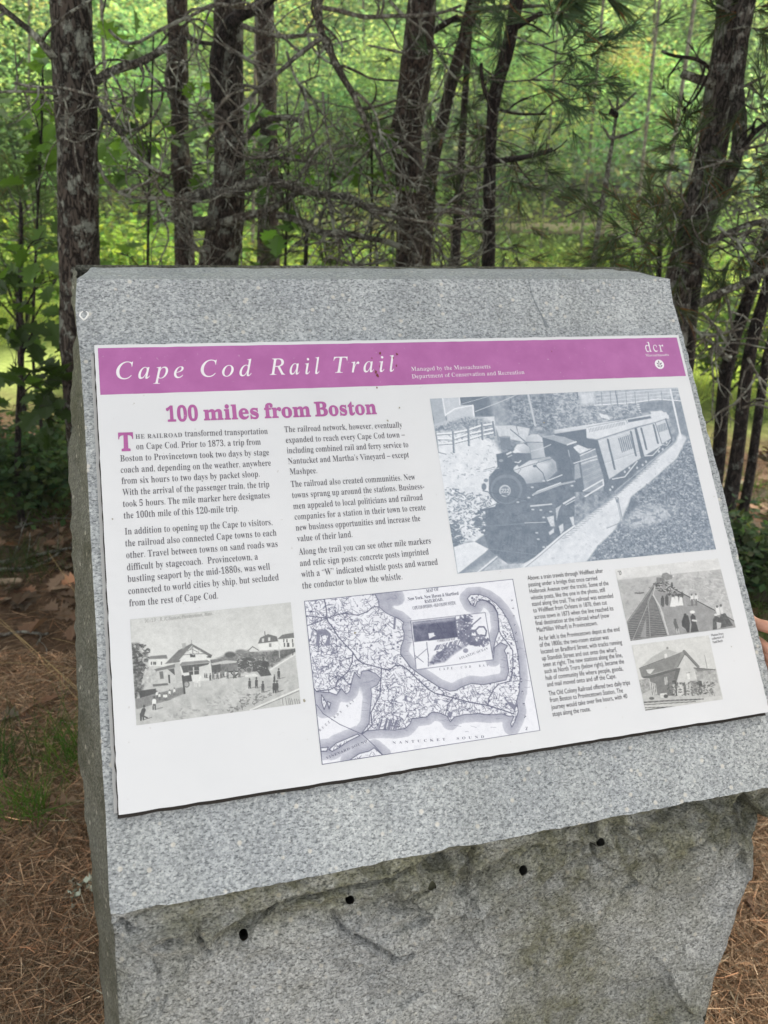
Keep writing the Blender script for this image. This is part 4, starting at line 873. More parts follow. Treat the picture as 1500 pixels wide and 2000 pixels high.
def depot_picture():
    P = Pic([(1233.3, 1260.3), (1384.2, 1240.8), (1412, 1365.8), (1260.3, 1388.3)], 180, 150)
    P.T = ((1195, 1090), 1 / 6.0); X, Y = P.X, P.Y
    P.a[:] = 0.86 + 0.06 * (fbm(X, Y, 0.04, 2, 3) - .5)
    P.poly([(320, 1430), (430, 1410), (1240, 1420), (1300, 1660), (390, 1790)], 0.72, 0.10, 0.15, 4)
    P.poly([(320, 1430), (430, 1410), (450, 1550), (340, 1600)], 0.55, 0.25, 0.3); P.poly([(960, 1290), (1215, 1310), (1250, 1470), (1000, 1440)], 0.62, 0.22, 0.2, 5)
    P.poly([(320, 1295), (470, 1160), (640, 1065), (770, 1110), (680, 1150), (620, 1180)], 0.68, 0.03, 0.2); P.line([(320, 1295), (620, 1178)], 7, 0.1); P.ell(648, 1055, 14, 14, 0.4)
    P.poly([(320, 1300), (840, 1090), (870, 1140), (740, 1285), (450, 1370), (350, 1400)], 0.38, 0.05, 0.3); P.poly([(612, 1130), (640, 1120), (650, 1160), (618, 1180)], 0.92)
    P.poly([(845, 1130), (1010, 1275), (960, 1300), (980, 1600), (760, 1620), (760, 1290)], 0.80, 0.04, 0.2)
    P.line([(845, 1095), (750, 1275)], 34, 0.45); P.line([(845, 1095), (1010, 1275)], 34, 0.35); P.line([(850, 1130), (770, 1280)], 7, 0.15); P.line([(855, 1125), (990, 1270)], 7, 0.15)
    P.poly([(960, 1285), (1215, 1310), (1000, 1330)], 0.35); P.line([(960, 1290), (1210, 1310)], 12, 0.25)
    P.poly([(430, 1385), (720, 1290), (800, 1290), (760, 1450), (740, 1620), (560, 1610), (500, 1600), (450, 1450)], 0.32, 0.07, 0.25, 7); P.poly([(350, 1395), (460, 1370), (800, 1290), (790, 1310), (450, 1410), (370, 1410)], 0.18)
    P.poly([(400, 1310), (500, 1300), (450, 1360), (420, 1350)], 0.85); P.poly([(750, 1310), (800, 1300), (760, 1430), (720, 1420)], 0.2)
    P.poly([(610, 1400), (645, 1390), (655, 1480), (620, 1490)], 0.7); P.line([(628, 1395), (638, 1485)], 5, 0.3); P.poly([(440, 1450), (510, 1470), (530, 1600), (480, 1610)], 0.85)
    for x in (460, 480, 500): P.line([(x, 1460), (x + 16, 1605)], 7, 0.15)
    P.poly([(705, 1440), (745, 1430), (780, 1610), (740, 1620)], 0.06); P.poly([(875, 1350), (905, 1345), (915, 1420), (885, 1425)], 0.95); P.line([(870, 1350), (910, 1345)], 7, 0.2)
    for x, v in ((725, 0.7), (770, 0.8), (800, 0.85), (850, 0.3), (690, 0.35), (660, 0.3), (900, 0.7)): P.line([(x, 1490), (x + 8, 1600)], 30, v); P.ell(x - 2, 1470, 10, 14, 0.25)
    P.specks([(650, 1480), (900, 1460), (900, 1610), (660, 1610)], 80, 12, 0.12, 0.7, 5)
    P.poly([(560, 1590), (640, 1580), (650, 1630), (570, 1640)], 0.85, 0.2, 0.5); P.ell(630, 1620, 26, 22, 0.12); P.ell(465, 1645, 30, 16, 0.2)
    P.poly([(915, 1440), (1010, 1435), (1060, 1500), (1030, 1600), (930, 1590)], 0.45, 0.2, 0.4); P.poly([(1010, 1440), (1050, 1440), (1060, 1500), (1020, 1500)], 0.08); P.ell(1035, 1560, 36, 50, 0.7); P.ell(1035, 1560, 26, 40, 0.3); P.ell(1035, 1560, 6, 9, 0.8); P.ell(1165, 1560, 26, 42, 0.65); P.ell(1165, 1560, 18, 32, 0.45)
    P.specks([(900, 1450), (1200, 1460), (1200, 1610), (920, 1610)], 120, 11, 0.15, 0.8, 6); P.line([(1085, 1140), (1115, 1290)], 6, 0.35)
    P.poly([(380, 1690), (1070, 1640), (1290, 1610), (1300, 1660), (390, 1790)], 0.80, 0.05, 0.2)
    for a, w in (([(375, 1690), (700, 1668), (1070, 1652)], 12), ([(380, 1720), (650, 1702), (980, 1682)], 9), ([(390, 1755), (740, 1742)], 8), ([(390, 1782), (620, 1752)], 10), ([(375, 1700), (1000, 1665)], 4)): P.line(a, w, 0.15)
    return P.build('depot_photograph', (74, 75, 74), (228, 228, 225), sign)
depot_picture()

def map_picture():
    P = Pic([(593.8, 1173.8), (1001.8, 1130.6), (1055.2, 1427), (628.6, 1493.8)], 430, 330)
    P.T = ((580, 1120), 0.32)
    land = [(43, 168), (470, 122), (495, 165), (500, 205), (540, 240), (590, 265), (620, 275), (650, 300), (640, 330), (652, 360), (650, 400), (632, 450), (630, 490), (660, 530), (690, 570), (740, 610), (800, 650), (860, 690), (930, 718), (965, 715), (1010, 690), (1060, 672), (1140, 678), (1220, 662), (1275, 650), (1292, 600), (1285, 540), (1280, 500), (1265, 470), (1285, 440), (1240, 420), (1205, 450), (1195, 520), (1190, 500), (1212, 400), (1235, 340), (1228, 290), (1225, 240), (1205, 200), (1170, 170), (1130, 158), (1098, 172), (1085, 200), (1060, 190), (1040, 152), (1060, 130), (1110, 128), (1160, 145), (1210, 180), (1250, 225), (1285, 280), (1310, 340), (1330, 410), (1345, 480), (1355, 560), (1360, 640), (1355, 720), (1338, 780), (1350, 840), (1330, 900), (1310, 938), (1303, 920), (1325, 870), (1290, 870), (1250, 855), (1180, 862), (1100, 855), (1020, 860), (960, 875), (935, 905), (915, 870), (870, 850), (820, 845), (790, 875), (740, 880), (700, 885), (690, 915), (660, 945), (600, 955), (520, 952), (460, 955), (420, 960), (395, 975), (440, 915), (445, 850), (450, 790), (455, 740), (450, 700), (490, 680), (510, 640), (480, 610), (430, 590), (395, 595), (385, 640), (350, 600), (335, 650), (320, 720), (300, 735), (270, 700), (240, 740), (200, 725), (120, 720), (105, 700)]
    isl = [[(145, 1065), (190, 1060), (180, 1085), (148, 1085)], [(195, 1075), (240, 1035), (300, 1010), (370, 980), (380, 990), (310, 1025), (260, 1060), (215, 1085)], [(320, 1140), (380, 1100), (440, 1085), (470, 1065), (520, 1108)], [(150, 740), (180, 790), (165, 830), (150, 780)], [(185, 780), (205, 790), (195, 825)], [(550, 160), (570, 148), (600, 135), (605, 150), (585, 148)]]
    inset = [(693, 290), (1147, 238), (1196, 525), (727, 586)]
    P.a[:] = 1.0
    full = np.zeros_like(P.a)
    for L in [land] + isl:
        w, m = P.mask(L, 0.6); full[w] = np.maximum(full[w], m)
    # distance to the coast
    d = np.full(P.a.shape, 1e9)
    for L in [land] + isl:
        p = P.g(L)
        if L is land: segs = [(p[i], p[i + 1]) for i in range(1, len(p) - 1)]
        else: segs = [(p[i], p[(i + 1) % len(p)]) for i in range(len(p))]
        for a, b in segs:
            dx, dy = b - a; q = dx * dx + dy * dy + 1e-9; t = np.clip(((P.gx - a[0]) * dx + (P.gy - a[1]) * dy) / q, 0, 1)
            d = np.minimum(d, np.hypot(P.gx - a[0] - t * dx, P.gy - a[1] - t * dy))
    band = np.clip((17.5 - d) / 1.2, 0, 1); tone = 0.56 + 0.24 * np.clip(d / 19, 0, 1)
    stripes = 0.05 * np.sin(P.gy * 2.2)
    sea = 1 - band * (1 - tone - stripes); sea += 0.05 * (fbm(P.X, P.Y, 0.05, 2, 5) - .5)
    P.a = np.where(full > 0.5, 0.97, sea)
    P.a = np.clip(P.a - 0.75 * np.clip(1.2 - d, 0, 1), 0, 1)
    # bay by the top border and Buzzards Bay stay shaded
    P.poly([(478, 122), (610, 112), (635, 140), (640, 185), (590, 190), (575, 225), (600, 262), (545, 240), (505, 205), (500, 160)], 0.60, 0.10, 0.1, 4, 3, 0.8)
    P.poly([(390, 600), (480, 612), (505, 640), (450, 700), (455, 800), (400, 740), (380, 700), (350, 720), (320, 760), (300, 740), (385, 640)], 0.60, 0.10, 0.1, 4, 4, 0.75)
    keep = P.a.copy()
    rd = random.Random(12); inl = lambda x, y: (lambda g: 0 <= int(g[1]) < P.ny and 0 <= int(g[0]) < P.nx and full[int(g[1]), int(g[0])] > 0.5)(P.g([(x, y)])[0])
    k = 0
    for _ in range(5200):
        x, y = rd.uniform(45, 1365), rd.uniform(120, 1140)
        if not inl(x, y): continue
        dens = 1.0 if x < 330 or (y > 560) else 0.62
        if rd.random() > dens: continue
        a = rd.choice([rd.gauss(-0.5, .5), rd.gauss(1.1, .4), rd.uniform(0, PI)]); L = rd.uniform(8, 34); pts = [(x, y)]
        for _s in range(3): a += rd.gauss(0, .45); pts.append((pts[-1][0] + L / 2 * math.cos(a), pts[-1][1] + L / 2 * math.sin(a)))
        P.line(pts, rd.uniform(2.0, 3.4), rd.uniform(.05, .35), 0.85)
    for _ in range(420):
        x, y = rd.uniform(45, 1365), rd.uniform(120, 960)
        if inl(x, y): P.ell(x, y, rd.uniform(2.5, 7), rd.uniform(2.5, 7), 0.1, op=0.85)
    for _ in range(150):
        x, y = rd.uniform(45, 1365), rd.uniform(120, 960)
        if inl(x, y): P.line([(x, y), (x + rd.uniform(18, 50), y - rd.uniform(2, 7))], 3.5, 0.3, 0.7)
    P.a = np.where(full > 0.5, P.a, keep)
    for q in ([(120, 350), (175, 338), (205, 365), (200, 440), (165, 440), (190, 380), (140, 372), (135, 440), (115, 445)], [(205, 480), (228, 455), (225, 490), (208, 495)], [(590, 262), (605, 262), (598, 340), (586, 340)], [(655, 745), (672, 740), (668, 780), (655, 778)], [(830, 770), (860, 775), (850, 800)], [(1270, 770), (1330, 800), (1345, 780), (1330, 840), (1290, 800)], [(915, 850), (950, 840), (940, 880), (920, 880)]): P.poly(q, 0.35, 0.1, 0.5)
    for _ in range(22): x = rd.uniform(500, 640); P.line([(x, rd.uniform(880, 900)), (x - 16, 948)], 5, 0.3)
    for a, w in (([(165, 155), (178, 210), (183, 270)], 6), ([(55, 258), (120, 265), (183, 272), (245, 250), (290, 243), (370, 255), (430, 232), (462, 205), (495, 203)], 6), ([(60, 318), (120, 300), (183, 272)], 5), ([(183, 272), (190, 295), (215, 325), (250, 385), (300, 440), (340, 480), (365, 520), (400, 548), (450, 560), (515, 578)], 6.5), ([(340, 480), (335, 540), (310, 600), (245, 655), (235, 690), (200, 708), (125, 716)], 6.5),
                 ([(515, 578), (505, 740), (470, 810), (450, 850), (458, 920), (430, 955), (395, 980)], 6.5), ([(515, 578), (560, 590), (600, 560), (640, 562), (680, 590), (730, 640), (800, 705), (840, 730), (950, 758), (1050, 785), (1165, 805), (1250, 832), (1325, 858)], 7), ([(950, 758), (920, 800), (905, 860)], 5.5), ([(1165, 805), (1170, 760), (1200, 705), (1230, 675), (1305, 655), (1318, 560), (1316, 470), (1290, 430), (1245, 375), (1230, 340), (1230, 295), (1222, 240), (1195, 195), (1150, 165), (1105, 160)], 6.5), ([(120, 800), (160, 855), (260, 920), (395, 980), (470, 1050), (525, 1110)], 4)): P.line(a, w, 0.18)
    P.line([(475, 125), (500, 175)], 5, 0.25)
    for _ in range(46):
        x, y = rd.choice([(rd.uniform(1150, 1280), rd.uniform(170, 600)), (rd.uniform(1345, 1400), rd.uniform(260, 800)), (rd.uniform(390, 470), rd.uniform(640, 860)), (rd.uniform(500, 1300), rd.uniform(870, 980)), (rd.uniform(640, 700), rd.uniform(260, 520))]); P.line([(x, y), (x + rd.uniform(18, 42), y + rd.uniform(-4, 12))], 2.6, 0.35, 0.7)
    # inset
    P.poly(inset, 1.0); P.line(inset + inset[:1], 5, 0.35)
    P.poly([(702, 296), (965, 266), (980, 388), (714, 418)], 0.20, 0.20, 0.12, 9); P.poly([(800, 318), (965, 290), (980, 388), (800, 410)], 0.10, 0.10, 0.2, 10, op=0.8); P.poly([(800, 365), (835, 360), (835, 372), (845, 378), (806, 398)], 0.95); P.line([(805, 320), (850, 300), (880, 345)], 6, 0.05); P.poly([(705, 297), (960, 268), (960, 285), (705, 315)], 0.62, 0.2, 0.3, 11, 3, 0.8)
    P.line([(965, 262), (984, 392)], 5, 0.3)
    P.poly([(800, 560), (830, 500), (900, 470), (1020, 430), (1050, 430), (960, 490), (900, 540)], 0.55, 0.15, 0.3, 12, 2)
    P.specks([(980, 262), (1060, 255), (1060, 330), (1120, 380), (1170, 400), (1160, 440), (1040, 430), (990, 400)], 380, 13, 0.25, 0.75, 13); P.specks([(800, 560), (900, 440), (1040, 425), (900, 530)], 200, 12, 0.25, 0.7, 14)
    P.line([(1085, 350), (1110, 325), (1140, 325), (1155, 350), (1150, 380), (1120, 375)], 10, 0.3); P.line([(1120, 270), (1050, 330), (1040, 360)], 8, 0.3); P.ell(1028, 470, 16, 14, 0.5)
    P.line([(790, 420), (800, 500), (800, 565)], 5, 0.25); P.line([(720, 520), (790, 460)], 4, 0.3); P.line([(720, 500), (770, 540)], 4, 0.3)
    for _ in range(30): x = rd.uniform(830, 1010); P.line([(x, 470 - (x - 830) * .22), (x + 16, 440 - (x - 830) * .25)], 4, 0.35)
    b = [(43, 168), (1318, 33), (1485, 960), (152, 1168)]
    P.line(b + b[:1], 7, 0.15)
    m = P.build('route_map', (70, 73, 98), (231, 232, 238), sign)
    M_MAP = plain('blue black print', (0.10, 0.105, 0.16), 0.5)
    lettering('map_title', zC([('MAP OF', 790, 118, 866, 105), ('New York, New Haven & Hartford', 677, 166, 987, 130), ('RAILROAD,', 780, 182, 892, 167), ('CAPE COD DIVISION.\u2014OLD COLONY SYSTEM.', 707, 222, 970, 189)]), 'serif', 0.0031, M_MAP, m, 0.0005)
    for _n in zC([('CAPE  COD  BAY', 868, 592, 1168, 566, 2.6), ('NANTUCKET  SOUND', 583, 1041, 1142, 1003, 2.2), ('BUZZARDS  BAY', 140, 965, 350, 780, 2.2), ('ATLANTIC OCEAN', 990, 528, 1166, 463, 1.2), ('CORRECTED MAP', 858, 420, 966, 405), ('VINEYARD SOUND', 180, 1135, 430, 1030, 1.2), ('ATLANTIC', 1305, 155, 1345, 520, 3.6), ('OCEAN', 1360, 640, 1395, 960, 3.6)]): lettering('map_name', [_n], 'serif', 0.0021, M_MAP, m, 0.0005, -0.01)
map_picture()
M_GREYT = plain('faint grey print', (0.33, 0.33, 0.32), 0.5)
_st = [o for o in bpy.data.objects if o.name == 'station_photograph'][0]
lettering('postcard_title', zD([('DC - 2 D', 178, 237, 270, 224), ('R. R. Station, Provincetown, Mass.', 300, 222, 733, 172)]), 'italic', 0.0032, M_GREYT, _st, 0.0006, 0.012)
# ------------------------------------------------------------------ woodland behind the marker
rng = np.random.default_rng(11); rp = random.Random(21)
FW = RW @ np.array([0, 0, 1.0]); FW[2] = 0; FW /= np.linalg.norm(FW)
RT = np.array([FW[1], -FW[0], 0])
def vpt(px, py, D):                             # photo point at level distance D in front of the camera
    d = RW @ ray(px, py); return CAM + d * (D / (d @ FW))
def vdepth(px, py, D):
    d = RW @ ray(px, py); return D / (d @ FW)
def floor_xy(a, D):                             # a sideways, D ahead
    return CAM[:2] + RT[:2] * a + FW[:2] * D
def leaf_mat(name, trans=0.45, rough=0.5, spec=0.35):
    m = bpy.data.materials.new(name); m.use_nodes = True; t = m.node_tree; b = t.nodes['Principled BSDF']
    b.inputs['Roughness'].default_value = rough; b.inputs['Specular IOR Level'].default_value = spec
    a = N(t, 'ShaderNodeAttribute', attribute_name='tint'); t.links.new(a.outputs['Color'], b.inputs['Base Color'])
    tr = t.nodes.new('ShaderNodeBsdfTranslucent'); g = N(t, 'ShaderNodeMix'); g.data_type = 'RGBA'; g.blend_type = 'MULTIPLY'
    g.inputs[0].default_value = 1; t.links.new(a.outputs['Color'], g.inputs[6]); g.inputs[7].default_value = (1.45, 1.45, 0.95, 1); t.links.new(g.outputs[2], tr.inputs[0])
    mx = t.nodes.new('ShaderNodeMixShader'); mx.inputs[0].default_value = trans; t.links.new(b.outputs[0], mx.inputs[1]); t.links.new(tr.outputs[0], mx.inputs[2])
    t.links.new(mx.outputs[0], t.nodes['Material Output'].inputs[0]); return m
M_LEAF = leaf_mat('broad leaf', 0.45, 0.5, 0.3); M_FAR = leaf_mat('woodland leaf', 0.58, 0.6, 0.2); M_NEEDLE = leaf_mat('pine needle', 0.3, 0.75, 0.12); M_GRASS = leaf_mat('grass blade', 0.45, 0.6, 0.2)
M_DEAD = leaf_mat('dead plant', 0.1, 0.8, 0.1)
def bark(name, dark, mid, lich, lich_amt=0.5, sc=1.0):
    m, t, b = new_mat(name, 0.9, 0.15)
    v = coords(t, (1, 1, 0.30)); v2 = coords(t)
    vo = N(t, 'ShaderNodeTexVoronoi', Scale=40.0 * sc); vo.feature = 'DISTANCE_TO_EDGE'
    w = N(t, 'ShaderNodeMix'); w.data_type = 'VECTOR'; w.inputs[0].default_value = 0.16
    nv = N(t, 'ShaderNodeTexNoise', Scale=24.0, Detail=4.0); t.links.new(v, nv.inputs['Vector']); t.links.new(v, w.inputs[4]); t.links.new(nv.outputs['Color'], w.inputs[5]); t.links.new(w.outputs[1], vo.inputs['Vector'])
    n = noise_n(t, 60 * sc, 4, v, 0.65); n2 = noise_n(t, 16, 5, v2, 0.72); n3 = noise_n(t, 4, 3, v2)
    plate = ramp(t, vo.outputs['Distance'], [(0.02, (0, 0, 0)), (0.16, (1, 1, 1))])
    col = mixc(t, plate, tuple(dark) + (1,), mixc(t, n, tuple(0.7 * q for q in mid) + (1,), tuple(1.3 * q for q in mid) + (1,)))
    col = mixc(t, ramp(t, n3, [(0.4, (0, 0, 0)), (0.7, (0.5, 0.5, 0.5))]), col, mixc(t, 1.0, col, (1.25, 0.97, 0.85, 1), 'MULTIPLY'))
    lf = ramp(t, n2, [(0.60 - 0.10 * lich_amt, (0, 0, 0)), (0.66 - 0.08 * lich_amt, (1, 1, 1))])
    col = mixc(t, math_n(t, 'MULTIPLY', lf, 0.8), col, mixc(t, n, tuple(0.75 * q for q in lich) + (1,), tuple(1.2 * q for q in lich) + (1,)))
    t.links.new(col, b.inputs['Base Color'])
    bump(t, b, math_n(t, 'ADD', math_n(t, 'MULTIPLY', plate, 1.0), math_n(t, 'MULTIPLY', n, 0.5)), 0.8, 0.014)
    return m
M_BARK = bark('pitch pine bark', (0.014, 0.011, 0.009), (0.076, 0.064, 0.053), (0.30, 0.32, 0.27), 0.7)
M_BARK_RED = bark('reddish pine bark', (0.014, 0.011, 0.009), (0.075, 0.058, 0.047), (0.26, 0.27, 0.23), 0.4)
M_BARK_DK = bark('dark pine bark', (0.010, 0.009, 0.008), (0.045, 0.036, 0.032), (0.20, 0.21, 0.18), 0.25)
M_BARK_GR = bark('lichened bark', (0.02, 0.018, 0.016), (0.09, 0.08, 0.07), (0.30, 0.31, 0.27), 0.7)
M_BARK_PALE = bark('pale far bark', (0.10, 0.09, 0.08), (0.26, 0.235, 0.20), (0.42, 0.40, 0.36), 0.6, 0.5)
M_TWIG = bark('lichened twig bark', (0.08, 0.075, 0.064), (0.23, 0.22, 0.185), (0.50, 0.52, 0.44), 0.9, 2.0)
M_LIMB = bark('lichened dead limb', (0.04, 0.037, 0.032), (0.135, 0.128, 0.105), (0.46, 0.48, 0.40), 0.85, 1.5)

def smooth_path(P, n):
    P = np.asarray(P, float); d = np.r_[0, np.cumsum(np.linalg.norm(np.diff(P, axis=0), axis=1))]; t = np.linspace(0, d[-1], n)
    Q = np.array([np.interp(t, d, P[:, k]) for k in range(P.shape[1])]).T
    for _ in range(2): Q[1:-1] = 0.25 * Q[:-2] + 0.5 * Q[1:-1] + 0.25 * Q[2:]
    return Q
def trunk_mesh(path, rad, n=22, rough=0.10, seed=0):
    mb = MB(); mb.tube(path, rad, n, False); v = np.concatenate(mb.v).reshape(len(path), n, 3)
    for i in range(len(path)):
        for j in range(n):
            d = v[i, j] - path[i]; z = path[i][2]
            a = j * 2 * PI / n
            k = mnoise.noise((math.cos(a) * 2.6 + seed, math.sin(a) * 2.6, z * 5)) * .6 + mnoise.noise((math.cos(a) * 7 + seed, math.sin(a) * 7, z * 16)) * .55
            v[i, j] = path[i] + d * (1 + rough * k)
    mb.v = [v.reshape(-1, 3)]; return mb
def grow_twigs(mb, path, rads, count, lmin, lmax, curl=0.55, droop=0.0, sub=2, rt=0.0048, t0=0.12, seed=0):
    """dead side twigs along a branch, wandering and forking"""
    rd = random.Random(seed); path = np.asarray(path)
    def twig(p, d, L, r, lev):
        n = max(4, int(L / 0.035)); pts = [p]; bend = np.array([rd.gauss(0, 1) for _ in range(3)]) * curl * 0.32
        for i in range(n):
            bend = bend * 0.75 + np.array([rd.gauss(0, 1) for _ in range(3)]) * curl * 0.22
            d = d + bend + np.array([0, 0, -droop * 0.10]); d /= np.linalg.norm(d); pts.append(pts[-1] + d * L / n)
        rr = np.linspace(r, max(0.0014, r * 0.4), n + 1) * np.array([1 + 0.25 * rd.random() for _ in range(n + 1)])
        mb.tube(pts, rr, 4 if lev else 5, False)
        if lev < sub:
            for _ in range(rd.randint(1, 2)):
                i = rd.randint(1, n - 1); e = d * 0.5 + np.array([rd.gauss(0, 1) for _ in range(3)]); e /= np.linalg.norm(e)
                twig(pts[i], e, L * rd.uniform(.3, .65), rr[i] * 0.72, lev + 1)
    for _ in range(int(count * (.45 if count < 20 else .29) + .5)):
        k = rd.uniform(t0, 1) * (len(path) - 1); i = min(int(k), len(path) - 2); f = k - i; p = path[i] * (1 - f) + path[i + 1] * f
        ax = path[i + 1] - path[i]; ax /= np.linalg.norm(ax) + 1e-9
        e = np.array([rd.gauss(0, 1) for _ in range(3)]); e -= ax * (e @ ax); e /= np.linalg.norm(e) + 1e-9
        twig(p, ax * rd.uniform(.1, .8) + e, 1.2 * rd.uniform(lmin, lmax), min(rt * rd.uniform(.7, 1.25), rads[i] * 0.8), 0)
def limb(pts, D, w0, w1, parent, twigs=6, lmin=.12, lmax=.42, curl=.6, droop=.0, seed=0, mat=None, dD=0.0, sub=2, rt=0.0048, name='branch', knob=0.22):
    """a branch drawn through photo points; D its level distance, dD how far its tip comes nearer or goes away"""
    n = len(pts); P = [vpt(x, y, D + dD * i / (n - 1)) for i, (x, y) in enumerate(pts)]
    m = max(8, int(np.linalg.norm(np.diff(P, axis=0), axis=1).sum() / 0.03)); Q = smooth_path(P, m)
    rd = random.Random(seed + 5); s = vdepth(*pts[0], D) / FPX
    for i in range(m): Q[i] += np.array([mnoise.noise((i * .23, seed, k * 7.7)) for k in range(3)]) * 0.010
    r = np.linspace(w0, w1, m) * 0.62 * s * np.array([1 + knob * (rd.random() - .3) for _ in range(m)])
    mb = MB(); mb.tube(Q, r, 8); grow_twigs(mb, Q, r, twigs, lmin, lmax, curl, droop, sub, rt, seed=seed)
    return mb.obj(name, mat or M_TWIG, parent, True)

# needles, leaves, blades as big meshes ------------------------------------
def strips(base, d, L, W, side=None, curve=None):
    """thin blades: base (n,3), direction (n,3), length, width -> verts, faces (quads)"""
    n = len(base); d = d / (np.linalg.norm(d, axis=1)[:, None] + 1e-9)
    if side is None:
        r = rng.normal(size=(n, 3)); side = np.cross(d, r); side /= np.linalg.norm(side, axis=1)[:, None] + 1e-9
    L = np.broadcast_to(L, (n,))[:, None]; W = np.broadcast_to(W, (n,))[:, None]
    c = np.zeros((n, 3)) if curve is None else curve
    m = base + d * L * 0.55 + c * L * 0.25; t = base + d * L + c * L
    v = np.stack([base - side * W / 2, base + side * W / 2, m + side * W * .42, m - side * W * .42, t + side * W * .10, t - side * W * .10], 1).reshape(-1, 3)
    i = np.arange(n)[:, None] * 6
    f = np.concatenate([i + np.array([[0, 1, 2, 3]]), i + np.array([[3, 2, 4, 5]])])
    return v, f
def rnd_dirs(n): 
    q = rng.normal(size=(n, 3)); return q / np.linalg.norm(q, axis=1)[:, None]
def tints(n, base, var=0.18, hue=0.12):
    b = np.asarray(base, float); k = np.exp(rng.normal(0, var, (n, 1))); h = rng.normal(0, hue, (n, 1))
    c = b * k; c[:, 0:1] *= np.exp(h); c[:, 2:3] *= np.exp(-h * .5); return c
def needle_tufts(spots, name, parent, per=26, L=(0.07, 0.115), base=(0.050, 0.082, 0.040), W=0.0030, spread=0.62, old=0.06):
    """spots: (point, direction) of each needle tuft"""
    B, Dd = [], []
    for p, d in spots:
        k = rng.integers(int(per * .7), per + 1); d = np.asarray(d) / (np.linalg.norm(d) + 1e-9)
        q = d + rnd_dirs(k) * spread * rng.uniform(.6, 1.15, (k, 1)); B.append(np.asarray(p) - d * rng.uniform(0, .05, (k, 1))); Dd.append(q)
    B = np.concatenate(B); Dd = np.concatenate(Dd); n = len(B)
    v, f = strips(B, Dd, rng.uniform(L[0], L[1], n), W, None, np.c_[np.zeros((n, 2)), -rng.uniform(.03, .20, n)])
    c = tints(n, base, .22, .08); o = rng.random(n) < old; c[o] = np.array([0.16, 0.075, 0.03]) * np.exp(rng.normal(0, .2, (o.sum(), 1)))
    return mesh_obj(name, v, f, M_NEEDLE, parent, False, np.repeat(c, 6, 0))
def spray(pts, D, parent, nside=7, Ls=0.22, dD=0.0, per=30, seed=0, base=(0.050, 0.082, 0.040), w=4.0, droop=0.25, old=0.06):
    """a living pine bough: woody axis, side twigs, tufts at the tips"""
    rd = random.Random(seed); n = len(pts); P = [vpt(x, y, D + dD * i / (n - 1)) for i, (x, y) in enumerate(pts)]
    Q = smooth_path(P, max(6, n * 4)); s = vdepth(*pts[0], D) / FPX; mb = MB(); mb.tube(Q, np.linspace(w, w * .45, len(Q)) * .5 * s, 6)
    ax = Q[-1] - Q[0]; ax /= np.linalg.norm(ax); spots = [(Q[-1], ax)]
    for k in range(max(3, int(nside * .42))):
        i = rd.randint(len(Q) // 5, len(Q) - 1); d = ax * rd.uniform(.3, 1.0) + np.array([rd.gauss(0, .75) for _ in range(3)]) + np.array([0, 0, .15]); d /= np.linalg.norm(d); L = Ls * rd.uniform(.45, 1.2)
        m = [Q[i]]
        for j in range(4): d = d + np.array([rd.gauss(0, .12) for _ in range(3)]) + np.array([0, 0, -droop * .12]); d /= np.linalg.norm(d); m.append(m[-1] + d * L / 4)
        mb.tube(m, np.linspace(w * .4, w * .22, 5) * .5 * s, 4); spots += [(m[-1], d + np.array([0, 0, .25])), (m[2], d + np.array([rd.gauss(0, .3) for _ in range(3)]))]
    b = mb.obj('bough', M_LIMB, parent, True)
    needle_tufts(spots, 'needles', b, per, base=base, old=old)
    return b
# lobed leaf outline (one half), points along and across the midrib
_half = np.array([(0.0, 0.0), (0.10, 0.05), (0.16, 0.20), (0.27, 0.16), (0.36, 0.42), (0.47, 0.24), (0.60, 0.46), (0.70, 0.20), (0.84, 0.26), (0.90, 0.10), (1.0, 0.0)])
def lobed_leaves(pos, d, nrm, L, cols, name, mat, parent, width=0.9, fold=0.18):
    n = len(pos); d = d / np.linalg.norm(d, axis=1)[:, None]; s = np.cross(nrm, d); s /= np.linalg.norm(s, axis=1)[:, None] + 1e-9; u = np.cross(d, s)
    k = len(_half); out = np.zeros((n, 2 * k, 3)); L = np.broadcast_to(L, (n,))[:, None]; curl = rng.normal(0, .10, (n, 1)); fo = fold * rng.uniform(.3, 1.6, (n, 1))
    for h, sg in ((0, 1), (1, -1)):
        for j, (a, b) in enumerate(_half):
            out[:, h * k + j] = pos + (d * a + s * sg * b * width) * L + u * (fo * b - (curl + .12) * a * a) * L
    i = np.arange(n)[:, None] * 2 * k
    f = np.concatenate([i + np.arange(k)[None], i + (np.arange(k)[::-1] + k)[None]])
    return mesh_obj(name, out.reshape(-1, 3), f, mat, parent, False, np.repeat(cols, 2 * k, 0))
def rhomb(pos, d, nrm, L, W):
    d = d / np.linalg.norm(d, axis=1)[:, None]; s = np.cross(nrm, d); s /= np.linalg.norm(s, axis=1)[:, None] + 1e-9; n = len(pos)
    L = np.broadcast_to(L, (n,))[:, None]; W = np.broadcast_to(W, (n,))[:, None]; u = np.cross(d, s)
    v = np.stack([pos, pos + d * L * .45 + s * W / 2 + u * L * .05, pos + d * L - u * L * .06, pos + d * L * .45 - s * W / 2 + u * L * .05], 1).reshape(-1, 3)
    return v, (np.arange(n)[:, None] * 4 + np.arange(4)[None])

